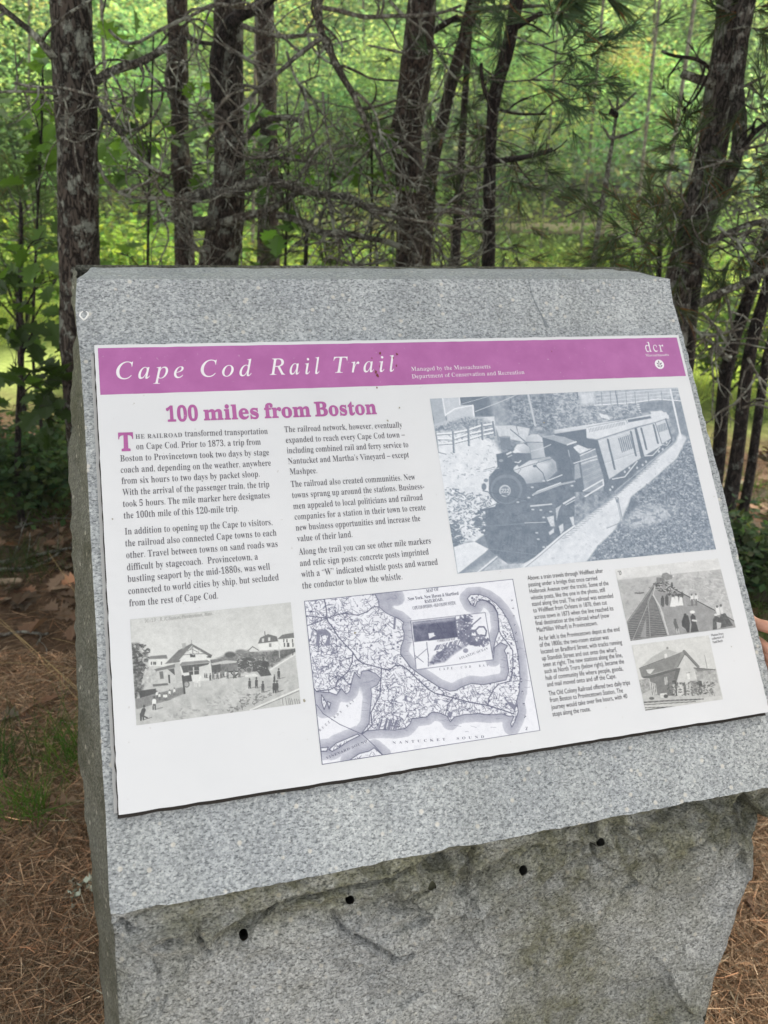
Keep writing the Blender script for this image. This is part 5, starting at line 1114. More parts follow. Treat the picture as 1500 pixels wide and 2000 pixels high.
# ---- the near pines: trunk points (photo px, py, width px) ----------------
def pine(label, pts, D, mat, top=7.5, name='pine_tree', cat='pine tree', flare=1.25, rough=0.12, seed=0, n=22, group='pine trunks behind the marker'):
    P = [vpt(x, y, D) for x, y, w in pts]; W = [w * .5 * vdepth(x, y, D) / FPX for x, y, w in pts]
    P, W = [np.array(p) for p in P], list(W)
    dn = P[-1] - P[-2] if len(P) > 1 else np.array([0, 0, -1.0]); dn = dn / abs(dn[2]); dn[:2] *= 0.5
    base = P[-1] + dn * P[-1][2] - np.array([0, 0, 0.05]); P.append(P[-1] + dn * P[-1][2] * .7); W.append(W[-1] * 1.03); P.append(base); W.append(W[-2] * flare)
    up = P[0] - P[1]; up = up / abs(up[2] + 1e-6); up[:2] *= 0.6
    if top: P.insert(0, P[0] + up * (top - P[0][2])); W.insert(0, W[0] * .35)
    P = np.array(P[::-1]); W = np.array(W[::-1]); t = np.r_[0, np.cumsum(np.linalg.norm(np.diff(P, axis=0), axis=1))]
    root = empty(name, (P[0][0], P[0][1], 0), label, cat, group)
    zz = np.concatenate([np.arange(0, min(t[-1], 4.0), 0.045), np.arange(4.0, t[-1], 0.3)]) if t[-1] > 4 else np.arange(0, t[-1], 0.045)
    zz = np.r_[zz, t[-1]]; Q = np.array([np.interp(zz, t, P[:, k]) for k in range(3)]).T; r = np.interp(zz, t, W)
    for _ in range(3): Q[1:-1] = .25 * Q[:-2] + .5 * Q[1:-1] + .25 * Q[2:]
    trunk_mesh(Q, r, n, rough, seed).obj('trunk', mat, root, True)
    return root, Q, r
def crown(root, Q, r, z0, z1, reach, count, seed):
    """living top above the picture: unseen boughs stretched towards the camera to shade the sign, with needle tufts"""
    rd = random.Random(seed); mb = MB(); spots = []; away = math.atan2(-FW[1], -FW[0]); big = z1 > 5
    for k in range(int(count * 1.9)):
        z = rd.uniform(z0, z1); i = int(np.argmin(abs(Q[:, 2] - z))); a = away + rd.gauss(0, .8); L = reach * (2.9 if big else 1) * rd.uniform(.45, 1) * (1.15 - 0.55 * (z - z0) / (z1 - z0)); d = np.array([math.cos(a), math.sin(a), rd.uniform(.0, .3)])  # boughs aimed to the camera side and lengthened to cut light on the sign
        m = [Q[i] + d * L * q + np.array([0, 0, -.05 * L * q * q]) for q in np.linspace(0, 1, 6)]; mb.tube(m, np.linspace(.022, .006, 6), 5)
        for _ in range(16 if big else 7):
            q = rd.uniform(.25, 1); e = np.array([rd.gauss(0, .5), rd.gauss(0, .5), rd.gauss(.2, .25)]) + d * .4; p = Q[i] + d * L * q + np.array([0, 0, -.05 * L * q * q]) + e * rd.uniform(.05, .5); spots.append((p, e))
    c = mb.obj('crown', M_LIMB, root, True)
    needle_tufts(spots, 'needles', c, 26, (0.14, 0.22), W=0.014)

t1, Q1, r1 = pine('thickest pine trunk, furrowed and spotted with pale lichen, behind the marker\'s left end', [(138, 0, 78), (146, 160, 80), (152, 330, 76), (156, 530, 76), (160, 700, 78)], 3.1, M_BARK, seed=1)
limb([(106, 116), (80, 82), (40, 40), (0, 12), (-40, -20)], 3.0, 12, 8, t1, 5, seed=1, mat=M_LIMB, dD=-.1)
limb([(176, 162), (205, 146), (240, 132), (283, 115), (320, 97), (363, 73)], 3.08, 15, 10, t1, 16, .08, .30, seed=2, mat=M_LIMB, dD=-.1)
limb([(28, 158), (55, 168), (125, 167), (170, 185), (235, 195), (272, 236)], 2.85, 4.5, 3, t1, 10, .1, .3, seed=3)
limb([(186, 195), (213, 227), (240, 267), (253, 290), (273, 310), (310, 337), (330, 345)], 3.05, 10, 6, t1, 22, .1, .4, .8, seed=4, mat=M_LIMB)
limb([(-10, 183), (37, 180), (67, 177), (112, 183)], 3.0, 4, 3.5, t1, 8, .06, .2, seed=5)
limb([(213, 60), (240, 90), (267, 90), (300, 67), (333, 47), (383, 23), (427, 10), (500, 13), (530, 0)], 3.3, 4.5, 6, t1, 14, .1, .35, seed=6)
limb([(190, 313), (200, 350), (233, 383), (260, 387), (300, 385), (340, 392)], 3.1, 6, 4, t1, 16, .1, .4, .8, seed=7)
limb([(122, 268), (150, 285), (185, 258), (190, 255)], 2.95, 2.5, 2, t1, 4, .06, .2, .9, seed=8); limb([(128, 170), (125, 210), (133, 245), (122, 300), (113, 335)], 2.9, 2.6, 2, t1, 4, .06, .2, .8, seed=9)
crown(t1, Q1, r1, 4.2, 7.4, 1.9, 26, 1)
t2, Q2, r2 = pine('slim knobbly pine trunk, dark burls at mid height, second trunk from the left', [(345, -20, 40), (348, 100, 36), (345, 140, 44), (352, 220, 33), (350, 300, 36), (356, 330, 44), (357, 360, 34), (362, 530, 40)], 4.6, M_BARK_RED, seed=2)
limb([(365, 72), (385, 84), (420, 84)], 4.5, 9, 5, t2, 4, .05, .2, seed=11, mat=M_BARK_DK); limb([(330, 190), (318, 150), (340, 110)], 4.55, 5, 3, t2, 12, .08, .3, .9, seed=12)
limb([(345, 170), (300, 178), (250, 190), (215, 200)], 4.45, 5, 3, t2, 16, .08, .3, .8, seed=13); limb([(352, 200), (385, 205), (420, 225)], 4.5, 4, 3, t2, 10, .08, .3, .8, seed=14)
crown(t2, Q2, r2, 4.6, 7.4, 1.6, 18, 2)
t3, Q3, r3 = pine('grey furrowed pine trunk with a black limb curling up its left side', [(446, -20, 58), (446, 100, 58), (448, 250, 58), (449, 340, 62), (440, 440, 72), (424, 540, 76)], 3.9, M_BARK, seed=3)
limb([(428, 200), (421, 150), (423, 100), (432, 66), (446, 42), (470, 28), (503, 14), (530, 2), (545, -20)], 3.78, 24, 14, t3, 3, .1, .3, seed=21, mat=M_BARK_DK, knob=.1)
limb([(415, 435), (380, 440), (335, 425), (352, 400), (377, 383), (400, 377), (443, 377), (500, 360)], 3.66, 20, 13, t3, 46, .10, .45, .95, .3, seed=22, mat=M_LIMB)
limb([(462, 366), (510, 353), (550, 360), (577, 370), (613, 377), (650, 381), (690, 384), (720, 411), (760, 410), (793, 413), (830, 417), (863, 408), (900, 411), (945, 424)], 3.6, 14, 6, t3, 80, .10, .40, .95, .35, seed=23, mat=M_LIMB)
limb([(432, 440), (483, 423), (530, 413), (556, 392), (590, 375)], 3.7, 15, 8, t3, 22, .10, .4, .9, .2, seed=24, mat=M_LIMB)
limb([(540, 421), (577, 430), (607, 443), (633, 457), (677, 457), (720, 465), (765, 474), (800, 490)], 3.68, 12, 8, t3, 44, .1, .42, .9, .5, seed=25, mat=M_LIMB)
limb([(614, -40), (617, 0), (620, 40), (630, 73), (643, 103), (667, 143), (693, 187), (707, 217), (720, 253), (733, 290), (747, 317), (755, 352)], 3.5, 15, 6, t3, 26, .12, .5, .7, .3, seed=26, mat=M_LIMB)
limb([(632, 72), (600, 93), (567, 123), (543, 147), (510, 170), (483, 197), (450, 233), (420, 260), (398, 280)], 3.5, 8, 3.5, t3, 26, .1, .5, .7, .4, seed=27)
limb([(470, 46), (510, 63), (543, 70), (587, 70), (627, 72)], 3.75, 8, 5, t3, 10, .1, .3, .6, .2, seed=28); limb([(437, 87), (467, 103), (497, 123), (533, 143)], 3.75, 6, 4, t3, 9, .06, .25, .8, seed=29)
limb([(470, 280), (493, 250), (523, 230), (560, 227), (592, 238)], 3.8, 11, 7, t3, 10, .08, .3, .7, .3, seed=30, mat=M_LIMB); limb([(480, 310), (527, 307), (567, 313), (620, 317)], 3.8, 6, 4, t3, 8, .08, .3, .7, seed=31, mat=M_LIMB)
limb([(420, 220), (440, 190), (468, 174), (490, 174)], 3.6, 4, 3.5, t3, 5, .06, .3, seed=32); limb([(420, 222), (450, 240), (470, 285), (490, 312)], 3.6, 4, 3, t3, 5, .06, .3, seed=33)
limb([(560, 100), (575, 150), (598, 190), (605, 250), (620, 300)], 3.6, 5, 3, t3, 40, .08, .35, 1.0, .7, seed=34); limb([(630, 180), (632, 240), (650, 290), (655, 345)], 3.55, 4, 3, t3, 36, .08, .35, 1.0, .6, seed=35)
limb([(623, 13), (663, 23), (707, 32), (740, 27), (793, 28), (867, 25), (900, 10)], 3.6, 7, 4, t3, 16, .1, .4, .7, seed=36); limb([(693, 180), (720, 197), (737, 220), (740, 253), (752, 292)], 3.5, 5, 3, t3, 8, .1, .3, .7, .3, seed=37)
limb([(345, 440), (360, 470), (385, 490), (410, 490)], 3.5, 7, 4, t3, 8, .08, .3, .9, seed=38); limb([(300, 440), (330, 425), (345, 410)], 3.5, 4, 3, t3, 24, .1, .35, 1.1, .5, seed=39)
limb([(640, 385), (650, 420), (655, 470), (670, 500)], 3.55, 6, 4, t3, 24, .1, .35, .9, .5, seed=40); limb([(700, 395), (760, 440), (820, 470), (870, 500), (900, 530)], 3.6, 6, 3, t3, 50, .1, .4, .9, .2, seed=41)
limb([(720, 410), (780, 425), (840, 440), (900, 445), (960, 452)], 3.5, 6, 3, t3, 40, .1, .42, .7, .1, seed=42); limb([(640, 500), (700, 520), (760, 505)], 3.6, 5, 3, t3, 26, .08, .35, 1.0, .2, seed=43)
limb([(690, 240), (740, 262), (790, 270), (830, 300)], 3.6, 4, 3, t3, 14, .1, .4, .8, .2, seed=44)
crown(t3, Q3, r3, 4.4, 7.4, 1.9, 24, 3)
t4, Q4, r4 = pine('straight reddish pine trunk right of the one with the black curling limb', [(515, -20, 38), (518, 60, 38), (522, 190, 36), (523, 280, 40), (524, 400, 40), (524, 530, 46)], 5.4, M_BARK_RED, seed=4)
crown(t4, Q4, r4, 4.8, 7.4, 1.5, 16, 4)
t5, Q5, r5 = pine('wide split pine trunk, centre of the row, leaning and dark purple brown', [(826, -20, 56), (818, 80, 58), (806, 190, 62), (795, 260, 52), (800, 340, 56), (805, 420, 60), (800, 540, 58)], 4.4, M_BARK_RED, seed=5, rough=.16)
limb([(792, 180), (778, 230), (770, 275), (760, 300)], 4.42, 22, 14, t5, 3, .1, .3, seed=51, mat=M_BARK_RED); limb([(845, 62), (860, 50), (895, 33)], 4.35, 9, 8, t5, 2, .06, .2, seed=52, mat=M_BARK_DK)
limb([(760, 3), (793, 30), (833, 62), (850, 93), (873, 133), (900, 160)], 3.9, 5, 3, t5, 10, .08, .3, .7, seed=53); limb([(720, 90), (753, 93), (793, 100)], 4.2, 3, 4, t5, 3, .06, .2, seed=54)
limb([(786, 188), (810, 206), (840, 207)], 4.1, 3, 2, t5, 4, .06, .3, seed=55); limb([(820, 340), (835, 300), (840, 250)], 4.1, 5, 3, t5, 8, .08, .3, .8, seed=56)
limb([(760, 330), (790, 350), (830, 345), (880, 335), (930, 330)], 4.0, 4, 2.5, t5, 14, .1, .4, .8, seed=57); limb([(750, 300), (830, 270), (900, 265), (960, 265)], 4.0, 3.5, 2, t5, 14, .1, .35, .8, seed=58)
crown(t5, Q5, r5, 4.6, 7.4, 1.8, 22, 5)
t5b, Q5b, r5b = pine('leaning dark pine stem rising from behind the wide split trunk', [(930, -20, 26), (905, 80, 24), (880, 170, 23), (858, 260, 23), (842, 330, 26), (832, 430, 30), (826, 540, 32)], 4.75, M_BARK_RED, seed=6)
spray([(860, 190), (835, 205), (805, 200), (785, 212)], 4.4, t5b, 9, .25, seed=61, base=(0.061, 0.084, 0.043)); spray([(850, 220), (880, 240), (905, 235)], 4.5, t5b, 9, .25, seed=62, base=(0.054, 0.078, 0.041)); spray([(845, 300), (815, 290), (790, 310), (770, 300)], 4.5, t5b, 9, .25, seed=63, base=(0.061, 0.084, 0.043))
spray([(838, 330), (870, 340), (900, 330), (925, 345)], 4.5, t5b, 10, .25, seed=64, base=(0.061, 0.089, 0.046)); spray([(850, 250), (830, 265), (800, 255)], 4.4, t5b, 8, .22, seed=65, base=(0.061, 0.084, 0.043)); spray([(895, 80), (870, 95), (840, 90)], 4.6, t5b, 8, .25, seed=66, base=(0.061, 0.095, 0.049))
spray([(905, 90), (940, 100), (965, 85)], 4.7, t5b, 8, .25, seed=67, base=(0.061, 0.095, 0.049)); spray([(840, 380), (810, 400), (780, 390)], 4.5, t5b, 8, .25, seed=68, base=(0.061, 0.089, 0.046)); spray([(880, 180), (915, 195), (945, 185)], 4.7, t5b, 9, .25, seed=69, base=(0.061, 0.089, 0.046))
crown(t5b, Q5b, r5b, 3.2, 6.2, 1.3, 20, 6)
t6, Q6, r6 = pine('black slender pine forking near its top, right of centre', [(1012, -20, 28), (1003, 40, 26), (990, 110, 26), (972, 160, 24), (962, 195, 26), (961, 230, 22), (958, 300, 21), (956, 340, 25), (955, 430, 24), (954, 540, 26)], 3.8, M_BARK_DK, seed=7)
limb([(956, 200), (944, 185), (941, 150), (941, 122)], 3.75, 8, 5, t6, 3, .06, .2, seed=71, mat=M_BARK_DK); limb([(1012, 52), (1030, 40), (1060, 30)], 3.78, 9, 7, t6, 2, .06, .2, seed=72, mat=M_BARK_DK)
limb([(962, 315), (990, 314), (1030, 308), (1078, 294)], 3.75, 9, 7, t6, 5, .05, .2, seed=73, mat=M_BARK_DK); limb([(972, 212), (1000, 222), (1030, 222), (1068, 220)], 3.7, 5, 3, t6, 5, .08, .25, seed=74, mat=M_BARK_DK)
limb([(950, 318), (915, 336), (880, 338), (865, 350)], 3.7, 5, 3, t6, 5, .08, .25, seed=75)
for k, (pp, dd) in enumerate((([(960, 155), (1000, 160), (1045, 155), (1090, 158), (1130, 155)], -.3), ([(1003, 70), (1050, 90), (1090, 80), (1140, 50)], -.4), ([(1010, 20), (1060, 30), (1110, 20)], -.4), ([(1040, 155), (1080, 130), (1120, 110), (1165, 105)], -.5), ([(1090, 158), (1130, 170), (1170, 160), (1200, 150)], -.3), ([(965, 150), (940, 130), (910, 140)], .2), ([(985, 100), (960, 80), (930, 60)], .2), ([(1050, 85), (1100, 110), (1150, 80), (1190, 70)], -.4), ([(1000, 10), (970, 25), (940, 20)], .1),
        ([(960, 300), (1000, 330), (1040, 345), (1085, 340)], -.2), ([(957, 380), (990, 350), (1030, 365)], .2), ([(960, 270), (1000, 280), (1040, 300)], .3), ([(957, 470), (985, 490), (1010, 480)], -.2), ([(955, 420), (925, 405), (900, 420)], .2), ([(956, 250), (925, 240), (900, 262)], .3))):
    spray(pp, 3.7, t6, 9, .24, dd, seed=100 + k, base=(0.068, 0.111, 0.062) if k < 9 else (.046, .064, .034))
crown(t6, Q6, r6, 3.2, 6.4, 1.5, 22, 7)
t7, Q7, r7 = pine('large leaning pine with scaly lichened bark at the right', [(1432, -20, 56), (1425, 50, 54), (1415, 130, 52), (1405, 170, 58), (1395, 230, 46), (1385, 300, 44), (1365, 390, 48), (1345, 470, 50), (1322, 560, 56), (1312, 650, 60)], 3.4, M_BARK_GR, seed=8)
limb([(1462, -30), (1455, 20), (1447, 80), (1437, 150), (1443, 220), (1446, 280), (1430, 330), (1400, 390), (1380, 440), (1362, 500), (1345, 560)], 3.3, 24, 22, t7, 5, .06, .2, seed=81, mat=M_BARK_GR, name='twin_stem', knob=.15)
limb([(1394, 165), (1362, 155), (1330, 142)], 3.3, 15, 12, t7, 3, .05, .15, seed=82, mat=M_LIMB); limb([(1386, 138), (1370, 119), (1343, 116), (1316, 115), (1289, 97)], 3.25, 6, 4, t7, 5, .05, .2, seed=83, mat=M_BARK_DK)
limb([(1383, 146), (1365, 186), (1348, 202), (1330, 221)], 3.25, 5, 3.5, t7, 2, .05, .15, seed=84, mat=M_BARK_DK); limb([(1452, 286), (1473, 259), (1500, 238), (1530, 225)], 3.25, 9, 7, t7, 2, .05, .2, seed=85, mat=M_BARK_DK)
limb([(1384, 472), (1410, 459), (1451, 445), (1478, 432), (1510, 430)], 3.1, 10, 7, t7, 24, .08, .35, .8, seed=86, mat=M_LIMB); limb([(1448, 168), (1478, 157), (1495, 146)], 3.2, 5, 4, t7, 5, .05, .2, seed=87)
limb([(1365, 597), (1404, 576), (1450, 557), (1500, 530), (1540, 510)], 2.9, 14, 10, t7, 10, .1, .35, .7, seed=88, mat=M_LIMB); limb([(1440, 300), (1475, 285), (1510, 275)], 3.2, 5, 4, t7, 6, .06, .25, seed=89)
limb([(1345, 410), (1330, 380), (1300, 365), (1270, 362)], 3.2, 4, 2.5, t7, 6, .08, .25, .7, seed=90); limb([(1430, 315), (1400, 318), (1365, 330)], 3.2, 4, 3, t7, 5, .06, .25, seed=91); limb([(1400, 440), (1440, 470), (1490, 480)], 3.0, 5, 3, t7, 16, .08, .3, .8, seed=92)
limb([(1370, 610), (1400, 640), (1420, 680)], 2.9, 5, 3, t7, 8, .08, .3, .8, seed=93); limb([(1340, 620), (1380, 670), (1440, 690)], 3.0, 5, 3, t7, 8, .08, .3, .8, seed=94)
for k, (pp, dd) in enumerate((([(1370, 400), (1330, 410), (1290, 440), (1240, 450), (1190, 470)], -.3), ([(1360, 420), (1320, 450), (1280, 470), (1230, 490)], -.4), ([(1380, 450), (1340, 480), (1300, 500), (1250, 510)], -.4), ([(1390, 300), (1360, 300), (1330, 285), (1300, 290)], -.1), ([(1390, 250), (1350, 255), (1310, 235)], .1), ([(1450, 200), (1470, 215), (1500, 205)], -.2), ([(1440, 330), (1470, 330), (1500, 320)], -.2), ([(1400, 480), (1430, 500), (1470, 510)], -.3), ([(1350, 500), (1320, 520), (1280, 525)], -.3), ([(1370, 520), (1400, 530), (1440, 525)], -.4),
        ([(1420, 60), (1460, 50), (1500, 70)], -.1), ([(1430, 380), (1465, 370), (1500, 380)], -.2), ([(1395, 340), (1350, 345), (1310, 330)], .1), ([(1340, 440), (1300, 400), (1270, 395)], .2), ([(1400, 10), (1440, 30), (1490, 20)], .1), ([(1300, 480), (1240, 460), (1200, 440)], -.1), ([(1440, 420), (1480, 410), (1500, 400)], -.1))):
    spray(pp, 3.3, t7, 10, .22, dd, seed=140 + k, base=(0.070, 0.100, 0.046), old=.10)
crown(t7, Q7, r7, 3.6, 7.0, 1.7, 24, 8)
t8, Q8, r8 = pine('bare dead sapling, grey stubby top, standing in front of the sunlit woods', [(1207, 190, 5), (1204, 230, 6), (1197, 270, 7), (1188, 330, 9), (1175, 400, 10), (1165, 470, 11), (1157, 540, 12)], 3.6, M_TWIG, top=0, seed=9, name='dead_sapling', cat='dead sapling', n=10, group=None)
limb([(1203, 216), (1218, 205), (1243, 182)], 3.6, 5, 3.5, t8, 1, .03, .1, seed=95); limb([(1200, 215), (1193, 208), (1188, 194)], 3.6, 4, 2.5, t8, 0, seed=96); limb([(1196, 272), (1186, 260), (1176, 248)], 3.6, 5, 3, t8, 0, seed=97); limb([(1197, 272), (1225, 262), (1250, 252)], 3.6, 5, 3, t8, 1, .03, .1, seed=98)
limb([(1172, 394), (1140, 405), (1105, 422)], 3.6, 4, 3, t8, 3, .05, .15, seed=99); limb([(1174, 390), (1200, 380), (1225, 374)], 3.6, 3, 2, t8, 2, .05, .15, seed=100); limb([(1190, 218), (1196, 222), (1208, 222)], 3.58, 9, 8, t8, 0, seed=101, mat=M_BARK_DK)
for k, (lab, pts, D) in enumerate((('slim dark pine leaning by the marker\'s right edge, with a broken stub branch', [(1470, 560, 24), (1440, 640, 24), (1418, 720, 24), (1410, 800, 24), (1404, 900, 26)], 3.5), ('slim dark pine stem, middle one of three beyond the marker\'s right edge', [(1500, 560, 24), (1470, 660, 24), (1455, 750, 25), (1445, 850, 25), (1432, 940, 28)], 3.3), ('thin crooked pine stem at the picture\'s right border', [(1530, 600, 18), (1500, 680, 18), (1488, 760, 17), (1475, 860, 17), (1465, 930, 19)], 3.4), ('narrow pine stem behind the marker\'s right corner, mostly hidden', [(1375, 480, 20), (1352, 600, 22), (1345, 700, 24)], 3.9),
        ('small dark pine stem between the wide split trunk and the black one', [(905, 240, 14), (900, 330, 15), (893, 430, 18), (888, 540, 20)], 5.2))):
    ts, Qs, rs = pine(lab, pts, D, M_BARK_DK, top=3.6, seed=20 + k, n=14)
    crown(ts, Qs, rs, 2.3, 3.5, .8, 8, 30 + k)
    if k == 0: limb([(1425, 700), (1410, 690), (1392, 674)], 3.45, 10, 8, ts, 2, .05, .15, seed=110, mat=M_LIMB); limb([(1415, 560), (1430, 640), (1440, 660)], 3.4, 5, 4, ts, 8, .08, .3, seed=111)
    if k == 1: limb([(1460, 700), (1480, 740), (1510, 760)], 3.2, 5, 4, ts, 8, .08, .3, seed=112); limb([(1450, 800), (1480, 790), (1510, 800)], 3.2, 4, 3, ts, 6, .08, .3, seed=113); limb([(1452, 640), (1420, 650), (1380, 660), (1350, 690)], 3.1, 4, 3, ts, 10, .08, .3, seed=114); limb([(1445, 780), (1415, 800), (1375, 828)], 3.2, 3, 2, ts, 5, .05, .2, seed=115)

# ---- leafy saplings --------------------------------------------------------
def sapling(label, stem, D, boxes, twigs, base, name='oak_sapling', L=(.085, .13), w0=9, group='leafy saplings under the pines'):
    P = [vpt(x, y, D) for x, y in stem]; g = P[-1].copy(); g[2] = -.03; P.append(g); P = smooth_path(P, 24); s = vdepth(*stem[0], D) / FPX
    root = empty(name, (g[0], g[1], 0), label, 'sapling', group); mb = MB(); mb.tube(P, np.linspace(w0 * .35, w0, 24) * .5 * s, 8); mb.obj('stem', M_BARK_DK, root, True)
    pos, dr, nm, col = [], [], [], []; tb = MB()
    for (x0, y0, x1, y1, n, dd, br) in boxes:
        c = vpt((x0 + x1) / 2, (y0 + y1) / 2, D + dd); i = int(np.argmin(np.linalg.norm(P - (c - np.array([0, 0, .15])), axis=1)))
        ax = [P[i], (P[i] + c) / 2 + np.array([0, 0, .05]), c]; ax = smooth_path(ax, 10); tb.tube(ax, np.linspace(.005, .002, 10), 5)
        for _ in range(n):
            p = vpt(rp.uniform(x0, x1), rp.uniform(y0, y1), D + dd + rp.uniform(-.15, .15)); q = ax[rp.randint(5, 9)]
            if rp.random() < .45: tb.tube([q, (q + p) / 2 + np.array([0, 0, .02]), p], [.0016, .0013, .001], 4)
            d = p - q; d = d / (np.linalg.norm(d) + 1e-6) + np.array([rp.gauss(0, .5), rp.gauss(0, .5), rp.gauss(-.15, .3)])
            pos.append(p); dr.append(d); nm.append(np.array([rp.gauss(0, .5), rp.gauss(-.25, .5), 1])); col.append(np.array(base) * br * math.exp(rp.gauss(0, .18)))
    tb.obj('twigs', M_BARK_DK, root, True)
    pos, dr, nm, col = map(np.array, (pos, dr, nm, col)); lobed_leaves(pos, dr, nm, rng.uniform(L[0], L[1], len(pos)), col, 'leaves', M_LEAF, root)
    return root
G1 = (0.085, 0.165, 0.026)
sapling('broad-leaved sapling with bright green leaves left of the thickest pine', [(85, 150), (80, 300), (70, 480), (62, 700)], 3.6, [(18, 195, 110, 240, 11, 0, 1), (40, 230, 112, 300, 14, .1, 1.1), (60, 135, 108, 170, 6, 0, 1.1), (30, 300, 112, 340, 10, -.1, .6), (50, 325, 115, 365, 8, 0, .8), (75, 100, 105, 125, 4, 0, 1)], 0, G1)
sapling('broad-leaved sapling with leaves showing between the thickest and knobbly pines', [(300, 60), (296, 200), (290, 400), (288, 560)], 4.2, [(205, 215, 300, 300, 22, 0, .95), (215, 60, 270, 120, 8, .1, .7), (245, 200, 310, 270, 14, -.1, .55), (375, 15, 412, 55, 6, .1, 1.3), (370, 175, 420, 260, 12, .2, .8), (195, 475, 250, 510, 8, 0, .9), (380, 300, 420, 350, 7, .2, .8), (215, 300, 290, 350, 12, .2, .9), (260, 330, 330, 420, 10, .3, .9)], 0, G1)
sapling('broad-leaved sapling with leaves hanging below the long dead limb, centre left', [(560, 180), (565, 300), (560, 420), (556, 560)], 4.4, [(480, 300, 600, 350, 26, -.1, .7), (500, 255, 550, 285, 8, 0, 1), (515, 375, 590, 410, 12, 0, .55), (520, 430, 570, 460, 5, -.6, 1.6), (570, 320, 640, 360, 14, 0, .7), (500, 230, 545, 255, 5, 0, 1.), (450, 480, 500, 530, 8, .2, .7)], 0, (0.07, 0.15, 0.026))
sapling('broad-leaved sapling with dark leaves left of the wide split trunk', [(725, 220), (728, 350), (722, 560)], 4.3, [(680, 265, 760, 310, 14, 0, .7), (660, 300, 740, 340, 14, 0, .75), (715, 340, 780, 370, 8, 0, .8)], 0, G1)
sapling('dark leaved oak sapling on a thin black stem at the left border', [(42, 440), (38, 560), (44, 680), (36, 800), (34, 960)], 3.3, [(0, 565, 60, 640, 13, -.1, .42), (60, 600, 130, 660, 12, 0, .7), (60, 690, 146, 770, 20, -.2, .30), (0, 660, 60, 740, 11, 0, .55), (50, 740, 140, 800, 14, -.2, .36), (0, 760, 70, 830, 9, 0, .5), (80, 790, 146, 860, 8, -.2, .36), (20, 490, 75, 525, 8, 0, .8), (80, 520, 140, 570, 9, .1, .9), (0, 520, 40, 560, 6, 0, .8), (60, 450, 112, 480, 6, 0, .7)], 0, G1, w0=17)
_r, _Q, _rr = pine('young pine with a tuft of long needles at the left border', [(40, 395, 7), (42, 440, 9), (40, 520, 11), (36, 620, 12)], 3.9, M_BARK_DK, top=0, name='young_pine', cat='young pine', n=10, seed=33, group=None)
for k, pp in enumerate(([(40, 430), (20, 415), (0, 400)], [(42, 420), (60, 400), (80, 385)], [(40, 400), (38, 375), (45, 350)], [(40, 470), (20, 470), (-5, 460)], [(42, 440), (65, 430), (95, 415)], [(40, 410), (20, 380), (10, 350)], [(40, 520), (15, 530), (-10, 520)], [(40, 500), (60, 495), (85, 480)])): spray(pp, 3.9, _r, 6, .16, seed=200 + k, base=(.085, .135, .048), droop=0)
_r, _Q, _rr = pine('low young pine behind the top of the marker, left of the black stem', [(600, 440, 6), (598, 480, 8), (595, 560, 10)], 4.6, M_BARK_DK, top=0, name='young_pine', cat='young pine', n=10, seed=34, group=None)
for k, pp in enumerate(([(600, 470), (575, 460), (550, 470)], [(598, 490), (570, 490), (545, 500)], [(598, 450), (590, 435), (575, 430)], [(600, 480), (625, 470), (650, 475)], [(598, 500), (620, 500), (640, 510)])): spray(pp, 4.6, _r, 7, .18, seed=220 + k, base=(.07, .10, .045), droop=0)
_r, _Q, _rr = pine('low young pine with spread boughs behind the marker, right of the dead sapling', [(1290, 450, 8), (1288, 500, 10), (1285, 580, 12)], 3.7, M_BARK_DK, top=0, name='young_pine', cat='young pine', n=10, seed=35, group=None)
for k, pp in enumerate(([(1288, 480), (1250, 470), (1210, 480)], [(1288, 500), (1240, 495), (1190, 505)], [(1288, 470), (1320, 455), (1350, 460)], [(1290, 455), (1270, 435), (1240, 430)], [(1288, 510), (1330, 500), (1370, 505)], [(1290, 450), (1300, 430), (1320, 420)], [(1286, 520), (1240, 520), (1200, 528)], [(1240, 480), (1210, 500), (1170, 505)])): spray(pp, 3.7, _r, 9, .2, seed=240 + k, base=(0.078, 0.111, 0.049), droop=.1, old=.1)
